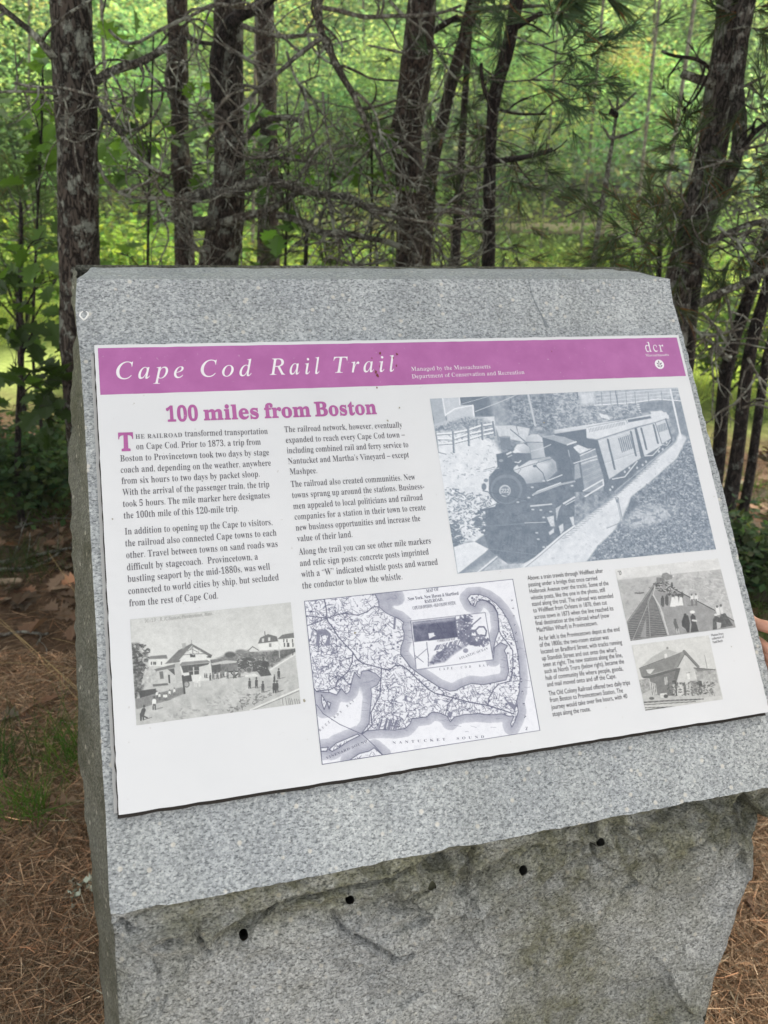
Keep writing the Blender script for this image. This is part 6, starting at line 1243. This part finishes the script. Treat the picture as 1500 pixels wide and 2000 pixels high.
# ------------------------------------------------------------------ far woodland, meadow, ground
def ground():
    n = 220; a = np.linspace(-1, 1, n); ax = np.sign(a) * (abs(a) ** 2.2) * 90
    gx, gy = np.meshgrid(ax, ax); gx = gx + CAM[0] + FW[0] * 4; gy = gy + CAM[1] + FW[1] * 4
    z = np.zeros_like(gx)
    for i in range(n):
        for j in range(n):
            r = math.hypot(gx[i, j], gy[i, j]); z[i, j] = 0.02 * mnoise.noise((gx[i, j] * 1.2, gy[i, j] * 1.2, 0)) + (0.10 * mnoise.noise((gx[i, j] * .2, gy[i, j] * .2, 3)) * min(1, max(0, r - 6) / 6))
    v = np.stack([gx, gy, z], -1).reshape(-1, 3); i = (np.arange(n - 1)[:, None] * n + np.arange(n - 1)[None]).ravel(); f = np.c_[i, i + 1, i + n + 1, i + n]
    m, t, b = new_mat('forest floor', 0.95, 0.1)
    v_ = coords(t); g = t.nodes.new('ShaderNodeNewGeometry'); sp = t.nodes.new('ShaderNodeSeparateXYZ')
    dp = N(t, 'ShaderNodeVectorMath'); dp.operation = 'DOT_PRODUCT'; t.links.new(g.outputs['Position'], dp.inputs[0]); dp.inputs[1].default_value = tuple(FW)
    n1 = noise_n(t, 30, 5, v_, 0.7); n2 = noise_n(t, 3, 4, v_); n3 = noise_n(t, .7, 3, v_)
    litter = ramp(t, n1, [(0.3, (0.035, 0.022, 0.014)), (0.55, (0.105, 0.066, 0.040)), (0.75, (0.17, 0.12, 0.08))])
    grass = ramp(t, n1, [(0.3, (0.16, 0.21, 0.05)), (0.6, (0.32, 0.38, 0.11)), (0.8, (0.44, 0.47, 0.17))])
    k = math_n(t, 'ADD', math_n(t, 'MULTIPLY', dp.outputs['Value'], 1.0), math_n(t, 'MULTIPLY', n2, 1.6))
    mr = N(t, 'ShaderNodeMapRange'); t.links.new(k, mr.inputs[0]); mr.inputs[1].default_value = 5.4; mr.inputs[2].default_value = 6.6
    mr2 = N(t, 'ShaderNodeMapRange'); t.links.new(k, mr2.inputs[0]); mr2.inputs[1].default_value = 16.0; mr2.inputs[2].default_value = 18.0
    col = mixc(t, mr.outputs[0], litter, grass); col = mixc(t, mr2.outputs[0], col, (0.06, 0.05, 0.03, 1)); t.links.new(col, b.inputs['Base Color']); bump(t, b, n1, 0.6, 0.03)
    o = mesh_obj('ground', v, f, m, None, True); tag(o, 'brown forest floor running back to a green meadow', 'ground', kind='structure')
    # bare sandy strip at the far side of the meadow
    pts = [(600, 448), (900, 450), (1020, 462), (1100, 462), (1180, 458), (1260, 450), (1260, 441), (1170, 443), (1090, 446), (1000, 447), (800, 440), (600, 438)]
    P = np.array([on_ground(x, y, 0.0) for x, y in pts]); P[:, 2] = 0.11
    o = mesh_obj('sandy_path', np.concatenate([P, P - np.array([0, 0, .25])]), [tuple(range(12))] + [(i, (i + 1) % 12, 12 + (i + 1) % 12, 12 + i) for i in range(12)], plain('pinkish sand', (0.42, 0.32, 0.25), 0.95), None); tag(o, 'bare sandy strip crossing the far meadow', 'path', kind='structure')
ground()

def grass(name, n, Dr, ar, H, base, label, var=.3, lean=.35, W=(.003, .006), keep=None, vy=.1):
    D = rng.uniform(Dr[0] ** .5, Dr[1] ** .5, n) ** 2; s = D / 3.0; a = rng.uniform(ar[0], ar[1], n) * (D if ar[2] else 1)
    xy = CAM[:2] + RT[:2] * a[:, None] + FW[:2] * D[:, None]
    cl = fbm(xy[:, 0] + 50, xy[:, 1] + 50, 1.1, 2, 7); ok = cl > .34
    if keep is not None: ok &= keep(xy, D, a)
    xy, D = xy[ok], D[ok]; n = len(xy); h = rng.uniform(H[0], H[1], n) * np.clip(.55 + cl[ok], .6, 1.3)
    d = np.c_[rng.normal(0, lean, (n, 2)), np.ones(n)]; b = np.c_[xy, np.zeros(n) - .02]
    v, f = strips(b, d, h, rng.uniform(W[0], W[1], n) * np.clip(D / 4, 1, 3), None, np.c_[rng.normal(0, .3, (n, 2)), -rng.uniform(0, .3, n)])
    c = tints(n, base, var, vy); c *= (0.75 + .6 * fbm(xy[:, 0], xy[:, 1], .8, 2, 31))[:, None]
    o = mesh_obj(name, v, f, M_GRASS, None, False, np.repeat(c, 6, 0)); return tag(o, label, 'grass', kind='stuff')
outside = lambda xy, D, a: ~((xy[:, 0] > -.20) & (xy[:, 0] < .50) & (xy[:, 1] > .85) & (xy[:, 1] < 2.1))
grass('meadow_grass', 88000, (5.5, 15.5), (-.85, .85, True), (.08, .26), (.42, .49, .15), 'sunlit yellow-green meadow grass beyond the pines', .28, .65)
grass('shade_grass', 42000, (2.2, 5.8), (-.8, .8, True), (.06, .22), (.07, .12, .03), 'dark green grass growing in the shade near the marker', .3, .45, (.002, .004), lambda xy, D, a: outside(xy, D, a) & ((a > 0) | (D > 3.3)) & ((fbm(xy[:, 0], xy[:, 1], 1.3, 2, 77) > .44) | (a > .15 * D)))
def tuft(px, py, n, H, name, label, base=(.06, .12, .022), r=.05, lean=.28):
    c = on_ground(px, py); b = c + np.c_[rng.normal(0, r, (n, 2)), np.zeros(n)]; d = np.c_[rng.normal(0, lean, (n, 2)), np.ones(n)]
    v, f = strips(b, d, rng.uniform(H * .5, H, n), rng.uniform(.0016, .003, n), None, np.c_[rng.normal(0, .35, (n, 2)), -rng.uniform(.05, .45, n)])
    tag(mesh_obj(name, v, f, M_GRASS, None, False, np.repeat(tints(n, base, .25), 6, 0)), label, 'grass tuft')
tuft(158, 1490, 150, .24, 'grass_tuft', 'green grass tuft hugging the left flank of the stone', (.07, .15, .022), .04)
tuft(62, 1600, 110, .26, 'grass_tuft', 'thin green grass tuft beside the curled tan oak leaf', (.08, .16, .025), .035)
tuft(12, 1500, 170, .24, 'grass_tuft', 'dark green grass tuft at the picture\'s left border', (.04, .08, .02), .06)
tuft(30, 1120, 260, .20, 'grass_tuft', 'dark grass tuft at the foot of the dark leaved oak sapling', (.04, .065, .018), .09)
# a few bleached stalks leaning on the stone's flank
mb = MB(); 
for (a, b_, c_) in (((-20, 1200), (70, 1270), (160, 1358)), ((-20, 1190), (80, 1282), (160, 1350)), ((0, 1294), (80, 1296), (160, 1308)), ((100, 1246), (130, 1252), (158, 1262)), ((95, 1080), (130, 1130), (152, 1165)), ((20, 1230), (100, 1310), (158, 1372))):
    q = smooth_path([on_ground(a[0], a[1], .14), on_ground(b_[0], b_[1], .12), on_ground(c_[0], c_[1], .05)], 8); mb.tube(q, np.linspace(.0005, .0008, 8), 4)
tag(mb.obj('dry_stalks', plain('straw', (0.42, 0.31, 0.14), .8)), 'bleached straw stalks slanting down to the stone\'s left flank', 'dry grass')

# ---- litter ---------------------------------------------------------------
def near_xy(n, D0, D1, a0, a1): 
    D = rng.uniform(D0, D1, n); a = rng.uniform(a0, a1, n); return CAM[:2] + RT[:2] * a[:, None] + FW[:2] * D[:, None], D
def needles():
    n = 130000; D = rng.uniform(.85, 2.3, n); u = rng.uniform(.28, .88, n) * np.where(rng.random(n) < .6, -1, 1); xy = CAM[:2] + RT[:2] * (u * D)[:, None] + FW[:2] * D[:, None]; ok = outside(xy, D, None); xy, D = xy[ok], D[ok]; n = len(xy)
    an = rng.uniform(0, 2 * PI, n); d = np.c_[np.cos(an), np.sin(an), rng.normal(0, .16, n)]; b = np.c_[xy, rng.uniform(.0, .035, n)]
    v, f = strips(b - d * .04, d, rng.uniform(.05, .11, n), rng.uniform(.0011, .0019, n), None, np.c_[rng.normal(0, .16, (n, 2)), -.04 * np.ones(n)])
    c = tints(n, (.32, .215, .135), .38, .10); g = rng.random(n) < .18; c[g] *= 1.7; g = rng.random(n) < .25; c[g] *= .45
    tag(mesh_obj('pine_needle_litter', v, f, M_DEAD, None, False, np.repeat(c, 6, 0)), 'mat of fallen brown pine needles round the foot of the stone', 'pine needles', kind='stuff')
    n = 30000; xy, D = near_xy(n, 2.0, 5.0, -3.4, 3.6); ok = outside(xy, D, None); xy = xy[ok]; n = len(xy)
    an = rng.uniform(0, 2 * PI, n); d = np.c_[np.cos(an), np.sin(an), rng.normal(0, .16, n)]; b = np.c_[xy, rng.uniform(.0, .03, n)]
    v, f = strips(b, d, rng.uniform(.05, .11, n), rng.uniform(.0016, .0026, n)); c = tints(n, (.17, .11, .065), .4, .1)
    tag(mesh_obj('needle_litter', v, f, M_DEAD, None, False, np.repeat(c, 6, 0)), 'thin scatter of old needles under the pines', 'pine needles', kind='stuff')
needles()
def dead_leaves():
    n = 4200; xy, D = near_xy(n, 1.95, 4.8, -3.2, 3.4); ok = outside(xy, D, None) & (fbm(xy[:, 0], xy[:, 1], 1.6, 2, 5) > .38); xy = xy[ok]; n = len(xy)
    an = rng.uniform(0, 2 * PI, n); p = np.c_[xy, rng.uniform(.01, .045, n)]; d = np.c_[np.cos(an), np.sin(an), rng.normal(0, .22, n)]
    lobed_leaves(p, d, np.c_[rng.normal(0, .35, (n, 2)), np.ones(n)], rng.uniform(.06, .11, n), tints(n, (.15, .102, .068), .38, .12), 'oak_leaf_litter', M_DEAD, None, .85, .35)
    tag(bpy.data.objects['oak_leaf_litter'], 'carpet of fallen brown oak leaves under the saplings', 'leaf litter', kind='stuff')
dead_leaves()
p = on_ground(160, 1562, .035); q = on_ground(98, 1590, .02)
o = lobed_leaves(np.array([p]), np.array([q - p]), np.array([[.1, -.4, 1.0]]), np.array([.115]), np.array([[.24, .165, .11]]), 'oak_leaf', M_DEAD, None, .95, .25); tag(o, 'curled tan oak leaf lying on the needles left of the stone', 'fallen leaf')
p = on_ground(1462, 1745, .03); q = on_ground(1480, 1790, .03)
o = lobed_leaves(np.array([p]), np.array([q - p]), np.array([[.3, -.4, 1.0]]), np.array([.06]), np.array([[.12, .075, .05]]), 'oak_leaf', M_DEAD, None, .95, .3); tag(o, 'small dark brown leaf by the stone\'s lower right side', 'fallen leaf')
def stick(px, r0, r1, label, mat=M_TWIG, h=.012, tw=3, seed=0):
    Q = smooth_path([on_ground(x, y, h) for x, y in px], 14)
    for i in range(14): Q[i, 2] += .006 * mnoise.noise((i * .4, seed, 0)); 
    mb = MB(); r = np.linspace(r0, r1, 14); mb.tube(Q, r, 7); grow_twigs(mb, Q, r, tw, .05, .16, .6, 0, 1, .002, seed=seed); tag(mb.obj('fallen_stick', mat, None, True), label, 'stick')
stick([(78, 1612), (110, 1624), (168, 1617)], .006, .003, 'short lichen-tipped stick just below the curled tan oak leaf', seed=1, tw=0)
stick([(88, 1728), (120, 1702), (165, 1680)], .005, .003, 'thin bare stick slanting up to the stone through the needles', seed=2, tw=0)
stick([(0, 1100), (40, 1090), (80, 1082), (145, 1070)], .010, .006, 'longest of the grey fallen branches behind the stone\'s left flank', seed=3, tw=7)
stick([(0, 1112), (50, 1112), (90, 1098), (120, 1075)], .009, .004, 'curving grey fallen branch below the longest one', seed=4, tw=7)
stick([(0, 1137), (22, 1134), (42, 1136)], .014, .012, 'short thick broken tan branch end at the left border', plain('peeled wood', (.33, .25, .17), .8), seed=5, tw=0)
stick([(0, 1240), (40, 1234), (95, 1238)], .007, .004, 'grey twig among oak leaves below the broken branch end', seed=6, tw=3)
stick([(30, 1030), (75, 1018), (110, 1010), (150, 1016)], .006, .003, 'forked twig lying on dark grass farthest behind the stone', seed=7, tw=6)
stick([(1452, 1890), (1470, 1930), (1500, 1945)], .006, .004, 'dark stick in the needles right of the stone', M_BARK_DK, seed=8, tw=1)
mb = MB()
for k in range(3):
    for _ in range(9):
        c = on_ground(150 + (k == 2) * 26, (1725, 1752, 1733)[k], .03); e = rnd_dirs(2) * .012; q = c + rng.normal(0, .008, 3); mb.add([q, q + e[0], q + e[0] + e[1], q + e[1]], [(0, 1, 2, 3)])
tag(mb.obj('lichen_scrap', plain('pale lichen', (.42, .46, .36), .9)), 'pale green lichen scrap lying against the stone\'s left foot', 'lichen')

# ---- far wood -------------------------------------------------------------
def far_tree(label, px, wpx, D, seed):
    (x0, y0), (x1, y1) = px; g = on_ground(x1, y1); base = vpt(x1, y1, D); base[2] = 0; top = vpt(x0, y0, D); d = top - base
    root = empty('far_tree', base, label, 'tree', 'pale trunks in the far wood'); s = vdepth(x1, y1, D) / FPX; T = base + d * (8.0 / max(d[2], .5))
    Q = smooth_path([base, base * .6 + T * .4 + np.array([.08 * math.sin(seed), 0, 0]), T], 24)
    mb = MB(); mb.tube(Q, np.linspace(wpx * .58, wpx * .3, 24) * .5 * s * 1.05, 9)
    rd = random.Random(seed); bm = mb; pos, nn = [], []
    for k in range(9):
        i = rd.randint(15, 22); a = rd.uniform(0, 2 * PI); L = rd.uniform(.6, 1.6); e = np.array([math.cos(a), math.sin(a), rd.uniform(.1, .5)]); m = [Q[i] + e * L * q for q in np.linspace(0, 1, 5)]; bm.tube(m, np.linspace(.03, .008, 5), 5)
        n = 260; c = m[-1] + rng.normal(0, 1, (n, 3)) * np.array([.42, .42, .22]); pos.append(c)
    bm.obj('trunk', M_BARK_PALE, root, True); pos = np.concatenate(pos); n = len(pos)
    v, f = rhomb(pos, rnd_dirs(n) * np.array([1, 1, .5]), rnd_dirs(n) * .6 + np.array([0, 0, 1]), rng.uniform(.07, .13, n), rng.uniform(.05, .09, n)); mesh_obj('crown', v, f, M_FAR, root, False, np.repeat(tints(n, (.085, .16, .035), .3, .2), 4, 0))
far = [('tallest pale trunk in the far wood, left of the large leaning pine', ((1357, 0), (1298, 430)), 15, 13.5), ('pale far trunk forking beside the tallest pale one', ((1395, 40), (1330, 440)), 11, 14.5), ('thin pale far trunk right of the black slender pine', ((1070, 230), (1064, 425)), 8, 15.0), ('grey far trunk just left of the dead sapling', ((1162, 170), (1144, 420)), 11, 15.5), ('short pale far trunk between dead sapling and tallest pale trunk', ((1262, 290), (1252, 425)), 12, 14.0), ('dim far trunk over the far meadow, second right of the dead sapling', ((1275, 200), (1268, 430)), 9, 17.5),
       ('pale far trunk seen through the gap right of the thickest pine', ((206, 120), (214, 460)), 12, 11.0), ('pale far trunk between the black curling limb and the reddish pine', ((492, 100), (490, 440)), 12, 11.5), ('thin grey far trunk at the left border above the young pine', ((45, 0), (52, 440)), 9, 14.0), ('thin far trunk behind the wide split pine', ((905, 250), (900, 440)), 10, 13.0), ('dim far trunk left of the wide split pine', ((715, 60), (722, 440)), 9, 17.0)]
for k, (lab, px, w, D) in enumerate(far): far_tree(lab, px, w, D * .90, k)
def woodland():
    
    P, Cc, Ls = [], [], []
    def mass(nc, per, Dr, hr, sp, base, size, br=.30, arange=.92):
        for _ in range(nc):
            D = rng.uniform(*Dr); a = rng.uniform(-arange, arange) * D; h = max(.1, hr[0] + (hr[1] - hr[0]) * (D - Dr[0]) / (Dr[1] - Dr[0]) + rng.normal(0, .45 + .06 * (D - 12))); xy = floor_xy(a, D); s = sp * rng.uniform(.6, 1.4)
            k = int(per * rng.uniform(.6, 1.4)); q = rng.normal(0, 1, (k, 3)) * np.array([s, s, s * .42]) + np.array([xy[0], xy[1], h]); q[:, 2] = np.maximum(q[:, 2], .05)
            P.append(q); hue = np.exp(rng.normal(0, br)); cb = np.array(base) * hue; cb[0] *= math.exp(rng.normal(0, .15)); Cc.append(tints(k, cb, .22, .08)); Ls.append(rng.uniform(size[0], size[1], k))
    mass(696, 270, (14, 21), (1.5, 7.5), .48, (.31, .45, .25), (.06, .12))
    mass(377, 170, (20, 28), (5, 11.0), .75, (.26, .38, .23), (.12, .22))
    mass(276, 240, (13, 19), (1.8, 6.0), .40, (.41, .50, .23), (.05, .10))
    mass(190, 150, (13, 15.5), (.2, 1.0), .35, (.33, .43, .19), (.06, .12))
    mass(377, 150, (40, 60), (0, 20.0), 2.0, (.18, .25, .16), (.45, .8))
    mass(609, 170, (27, 40), (4, 14.0), 1.3, (.19, .28, .17), (.22, .40))
    P, Cc, Ls = np.concatenate(P), np.concatenate(Cc), np.concatenate(Ls); n = len(P)
    v, f = rhomb(P, rnd_dirs(n) * np.array([1, 1, .5]), rnd_dirs(n) * .7 + np.array([0, 0, 1]), Ls, Ls * rng.uniform(.55, .8, n))
    tag(mesh_obj('woodland_foliage', v, f, M_FAR, None, False, np.repeat(Cc, 4, 0)), 'sunlit wall of mixed green foliage beyond the meadow', 'woodland', kind='stuff')
woodland()
def bush(label, px, py, D, wd, ht, base, n, size=(.05, .09), group='bushes at the meadow edge'):
    ht = ht * .75
    c = vpt(px, py, D); c[2] = 0; root = empty('bush', c, label, 'bush', group); mb = MB(); pos = []
    for k in range(9):
        a = rp.uniform(0, 2 * PI); e = np.array([math.cos(a) * wd * .45 * rp.uniform(.2, 1), math.sin(a) * wd * .45 * rp.uniform(.2, 1), ht * rp.uniform(.5, 1)]); mb.tube([c, c + e * .5 + np.array([0, 0, .1 * ht]), c + e], [.012, .008, .003], 5)
        for _ in range(3): q = c + e * rp.uniform(.6, 1) + np.array([rp.gauss(0, wd * .12), rp.gauss(0, wd * .12), rp.gauss(0, ht * .1)]); pos.append(q + rng.normal(0, 1, (n // 27, 3)) * np.array([wd * .16, wd * .16, ht * .10]))
    mb.obj('stems', M_BARK_DK, root, True); pos = np.concatenate(pos); pos[:, 2] = np.maximum(pos[:, 2], .03); k = len(pos); L = rng.uniform(size[0], size[1], k)
    v, f = rhomb(pos, rnd_dirs(k) * np.array([1, 1, .5]), rnd_dirs(k) * .6 + np.array([0, 0, 1]), L, L * .7); mesh_obj('leaves', v, f, M_FAR, root, False, np.repeat(tints(k, base, .28, .15), 4, 0))
for b_ in (('bright yellow-green bush low at the left border behind the young pine', 20, 430, 7.0, 1.5, 1.25, (.16, .24, .045), 2600), ('bright bush between the thickest and knobbly pines', 270, 450, 7.5, 1.6, 1.2, (.17, .26, .05), 2600), ('low pale bush right of the thickest pine near the marker top', 215, 480, 5.6, .8, .8, (.14, .22, .04), 1300), ('yellow-green bush seen between the grey furrowed and reddish pines', 490, 460, 7.2, 1.2, 1.1, (.17, .24, .05), 2000), ('wide low bush right of the reddish pine', 620, 470, 7.8, 1.8, 1.0, (.15, .22, .05), 2400), ('low pale bush in the meadow right of the black slender pine', 1050, 490, 8.0, 1.3, .55, (.30, .38, .14), 1500), ('dark leafy bush high in the gap left of the thickest pine', 40, 230, 9.0, 2.0, 3.2, (.06, .105, .03), 4200), ('pale bush below the far trunks, right of the dead sapling', 1240, 440, 10.5, 2.2, .9, (.13, .20, .04), 2400), ('olive bush behind the wide split trunk', 860, 440, 6.5, 1.2, 1.3, (.08, .115, .04), 2200), ('low bush right of the large leaning pine', 1480, 480, 6.0, 1.2, 1.2, (.09, .14, .035), 2200)): bush(*b_)

for b_ in (('low dark leafy shrub at the left border among dead leaves', 62, 890, 3.5, .7, .55, (.05, .09, .03), 2600, (.03, .055), None), ('small dark shrub behind the stone\'s left flank', 128, 900, 3.9, .5, .5, (.06, .10, .03), 1600, (.03, .055), None), ('dark low shrub at the right border beyond the stone', 1480, 1010, 3.0, .6, .45, (.04, .07, .025), 2000, (.03, .05), None)): bush(*b_)
def hill():
    """wooded rise closing the view far behind"""
    na, nh = 90, 14; v = []
    for i in range(na):
        t = -1.1 + 2.2 * i / (na - 1)
        for j in range(nh):
            q = j / (nh - 1); r = 62 + 26 * q + 3 * mnoise.noise((i * .3, j * .6, 1)); z = -1 + 26 * (q ** .8) + 2.5 * mnoise.noise((i * .4, j * .5, 4)) * q
            p = CAM + FW * r * math.cos(t) + RT * r * math.sin(t); v.append((p[0], p[1], z))
    f = [(i * nh + j, i * nh + j + 1, (i + 1) * nh + j + 1, (i + 1) * nh + j) for i in range(na - 1) for j in range(nh - 1)]
    m, t, b = new_mat('wooded hillside', 1.0, 0.0); n = noise_n(t, 1.6, 6, coords(t), .7); t.links.new(ramp(t, n, [(.35, (.08, .11, .06)), (.5, (.19, .25, .14)), (.68, (.30, .37, .20))]), b.inputs['Base Color'])
    tag(mesh_obj('hill', v, f, m, None, True), 'green wooded rise closing the view', 'hill', kind='structure')
hill()

# ------------------------------------------------------------------ the person whose fingers hold the marker's right edge
def skin_mesh(nodes, edges, name, mat, parent, sub=2):
    """one continuous surface grown round a skeleton: nodes {key: (point, radius)}"""
    keys = list(nodes); ix = {k: i for i, k in enumerate(keys)}; me = bpy.data.meshes.new(name)
    me.from_pydata([tuple(float(q) for q in nodes[k][0]) for k in keys], [(ix[a], ix[b]) for a, b in edges], [])
    o = bpy.data.objects.new(name, me); C.objects.link(o); m = o.modifiers.new('skin', 'SKIN'); m.use_smooth_shade = True
    if not me.skin_vertices: me.attributes  # layer is made with the modifier
    for k in keys: 
        sv = me.skin_vertices[0].data[ix[k]]; r = nodes[k][1]; sv.radius = (r, r) if not isinstance(r, tuple) else r; sv.use_root = ix[k] == 0
    s_ = o.modifiers.new('sub', 'SUBSURF'); s_.levels = sub; s_.render_levels = sub
    bpy.context.view_layer.update(); ev = o.evaluated_get(bpy.context.evaluated_depsgraph_get()); nm = bpy.data.meshes.new_from_object(ev)
    v = np.zeros(len(nm.vertices) * 3); nm.vertices.foreach_get('co', v); f = [tuple(p.vertices) for p in nm.polygons]
    bpy.data.objects.remove(o); bpy.data.meshes.remove(me); bpy.data.meshes.remove(nm)
    return mesh_obj(name, v.reshape(-1, 3), f, mat, parent, True)
def person():
    Ed = lambda y: face_pt(lerp_poly([(1466, 1180), (1492, 1280), (1517, 1380)], y + 10) - 7, y + 10)
    B = CAM + RT * 1.12 + FW * .78; B[2] = 0; f = -RT * .62 + FW * .78; f /= np.linalg.norm(f); r = np.array([f[1], -f[0], 0]); up = np.array([0, 0, 1.0])
    root = empty('person', B, 'person at the right border, two fingertips showing on the stone edge', 'person')
    m, t, b = new_mat('skin', .5, .4); t.links.new(ramp(t, noise_n(t, 40, 4, coords(t)), [(.3, (.46, .23, .155)), (.7, (.58, .32, .225))]), b.inputs['Base Color']); b.inputs['Subsurface Weight'].default_value = .15; b.inputs['Subsurface Radius'].default_value = (.012, .005, .003)
    P = lambda a, h, d: B + r * a + f * d + up * h
    E0 = Ed(1290); K = E0 + np.array([.022, -.004, 0]); W = K + np.array([.085, -.055, -.012]); sh = P(-.17, 1.36, 0); el = (sh + W) / 2 + up * -.10 + r * .02 - f * .04
    N_ = {'pelvis': (P(0, .93, 0), (.15, .11)), 'waist': (P(0, 1.08, 0), (.13, .095)), 'chest': (P(0, 1.27, 0), (.155, .10)), 'neck0': (P(0, 1.40, 0), .065), 'neck': (P(0, 1.46, .01), .052), 'jaw': (P(0, 1.52, .03), .066), 'face': (P(0, 1.58, .025), .080), 'crown': (P(0, 1.66, .01), .066),
          'sl': (sh, .055), 'el': (el, .040), 'fl': (el * .35 + W * .65, .033), 'wl': (W, .026), 'pl': ((W + K) / 2 + np.array([0, 0, .002]), .030),
          'sr': (P(.17, 1.36, 0), .055), 'er': (P(.24, 1.10, -.03), .040), 'wr': (P(.25, .86, .03), .026), 'pr': (P(.25, .79, .04), .030),
          'hl': (P(-.09, .88, 0), .095), 'kl': (P(-.10, .50, .02), .060), 'al': (P(-.10, .09, -.02), .040), 'tl': (P(-.11, .035, .15), .034), 'hr': (P(.09, .88, 0), .095), 'kr': (P(.10, .50, .02), .060), 'ar': (P(.10, .09, -.02), .040), 'tr': (P(.11, .035, .15), .034)}
    Eg = [('pelvis', 'waist'), ('waist', 'chest'), ('chest', 'neck0'), ('neck0', 'neck'), ('neck', 'jaw'), ('jaw', 'face'), ('face', 'crown'), ('chest', 'sl'), ('sl', 'el'), ('el', 'fl'), ('fl', 'wl'), ('wl', 'pl'), ('chest', 'sr'), ('sr', 'er'), ('er', 'wr'), ('wr', 'pr'), ('pelvis', 'hl'), ('hl', 'kl'), ('kl', 'al'), ('al', 'tl'), ('pelvis', 'hr'), ('hr', 'kr'), ('kr', 'ar'), ('ar', 'tr')]
    for k, (y, L, rad) in enumerate(((1264, .92, .0088), (1281, 1.0, .0092), (1299, .93, .0088), (1316, .76, .0078))):
        e = Ed(y); k0 = e + np.array([.019, -.006, 0]); q = [k0, e + np.array([.0145, .026 * L, .002]), e + np.array([.0105, .050 * L, .001]), e + np.array([.0085, .070 * L, -.001])]
        for j, p in enumerate(q): N_['f%d%d' % (k, j)] = (p, rad * (1.08, 1.0, .95, .80)[j])
        Eg += [('pl', 'f%d0' % k)] + [('f%d%d' % (k, j), 'f%d%d' % (k, j + 1)) for j in range(3)]
    th = (W + K) / 2; q = [th + np.array([.004, .006, .030]), th + np.array([-.004, .026, .052]), Ed(1222) + np.array([.0125, .020, 0]), Ed(1206) + np.array([.011, .034, 0])]
    for j, p in enumerate(q): N_['t%d' % j] = (p, (.0135, .0115, .0100, .0085)[j])
    Eg += [('pl', 't0'), ('t0', 't1'), ('t1', 't2'), ('t2', 't3')]
    for k in range(4):
        a = P(.25 + .012 * (k - 1.5), .745, .045 + .018 * (k - 1.5)); N_['g%d0' % k] = (a, .0085); N_['g%d1' % k] = (a + np.array([0, 0, -.035]), .008); N_['g%d2' % k] = (a + np.array([0, 0, -.062]) - r * .012, .007); Eg += [('pr', 'g%d0' % k), ('g%d0' % k, 'g%d1' % k), ('g%d1' % k, 'g%d2' % k)]
    N_['nose'] = (P(0, 1.565, .118), .012); Eg.append(('face', 'nose'))
    for s_ in (-1, 1): N_['ear%d' % s_] = (P(.088 * s_, 1.575, .0), .012); Eg.append(('face', 'ear%d' % s_))
    skin_mesh(N_, Eg, 'body', m, root)
    cl = lambda ks, g: {k: (N_[k][0], tuple(x + g for x in N_[k][1]) if isinstance(N_[k][1], tuple) else N_[k][1] + g) for k in ks}
    sub = lambda ks: [e for e in Eg if e[0] in ks and e[1] in ks]
    a = ['waist', 'pelvis', 'chest', 'neck0', 'sl', 'el', 'sr', 'er']; q = cl(a, .016); skin_mesh(q, sub(a), 'shirt', plain('navy cloth', (.018, .022, .045), .9), root)
    a = ['pelvis', 'hl', 'kl', 'al', 'hr', 'kr', 'ar']; q = cl(a, .014); skin_mesh(q, sub(a), 'trousers', plain('dark denim', (.03, .04, .07), .9), root)
    mb = MB()
    for i in range(5):
        for j in range(14):
            an = 2 * PI * j / 14; h = 1.60 + .028 * i; w = .098 * math.cos(max(0, (i - 1) * .32)); z = [P(w * math.cos(an + g), h + hh, -.012 + w * 1.05 * min(math.sin(an + g), .72)) for g, hh in ((0, 0), (.45, 0), (.45, .034), (0, .034))]; mb.add(z, [(0, 1, 2, 3)])
    mb.obj('hair', plain('brown hair', (.05, .03, .02), .6), root, True)
    mb = MB()
    for s_ in (-1, 1): mb.tube([P(.032 * s_ - .009, 1.585, .104), P(.032 * s_, 1.588, .108), P(.032 * s_ + .009, 1.585, .104)], [.003, .0055, .003], 8)
    mb.tube([P(-.022, 1.525, .094), P(0, 1.523, .102), P(.022, 1.525, .094)], [.002, .005, .002], 8); mb.obj('eyes_and_mouth', plain('eye and lip', (.16, .07, .06), .4), root, True)
person()

# unseen pale sheet added behind the camera to bounce light, and the thin summer haze
v = [tuple(floor_xy(a, D)) + (.03,) for a, D in ((-30, -5.5), (30, -5.5), (30, .15), (-30, .15))]
tag(mesh_obj('trail', v, [(0, 1, 2, 3)], plain('pale bounce sheet', (.40, .37, .32), .95)), 'unseen pale ground sheet behind the camera, added to bounce light onto the stone', 'path', kind='structure')
def haze():
    mb = MB(); o = CAM - FW * 20 - RT * 60; mb.box((o[0], o[1], -1.3), RT * 120, FW * 76, (0, 0, 12.5)); ob = mb.obj('haze', None)
    m = bpy.data.materials.new('thin haze'); m.use_nodes = True; t = m.node_tree; t.nodes.clear(); out = t.nodes.new('ShaderNodeOutputMaterial'); pv = t.nodes.new('ShaderNodeVolumePrincipled')
    pv.inputs['Color'].default_value = (.95, .98, 1, 1); pv.inputs['Density'].default_value = HAZE; pv.inputs['Anisotropy'].default_value = .2; t.links.new(pv.outputs[0], out.inputs['Volume']); ob.data.materials.append(m); tag(ob, 'thin pale haze between the pines and the far woods', 'haze', kind='stuff')
HAZE = 0.003
haze()
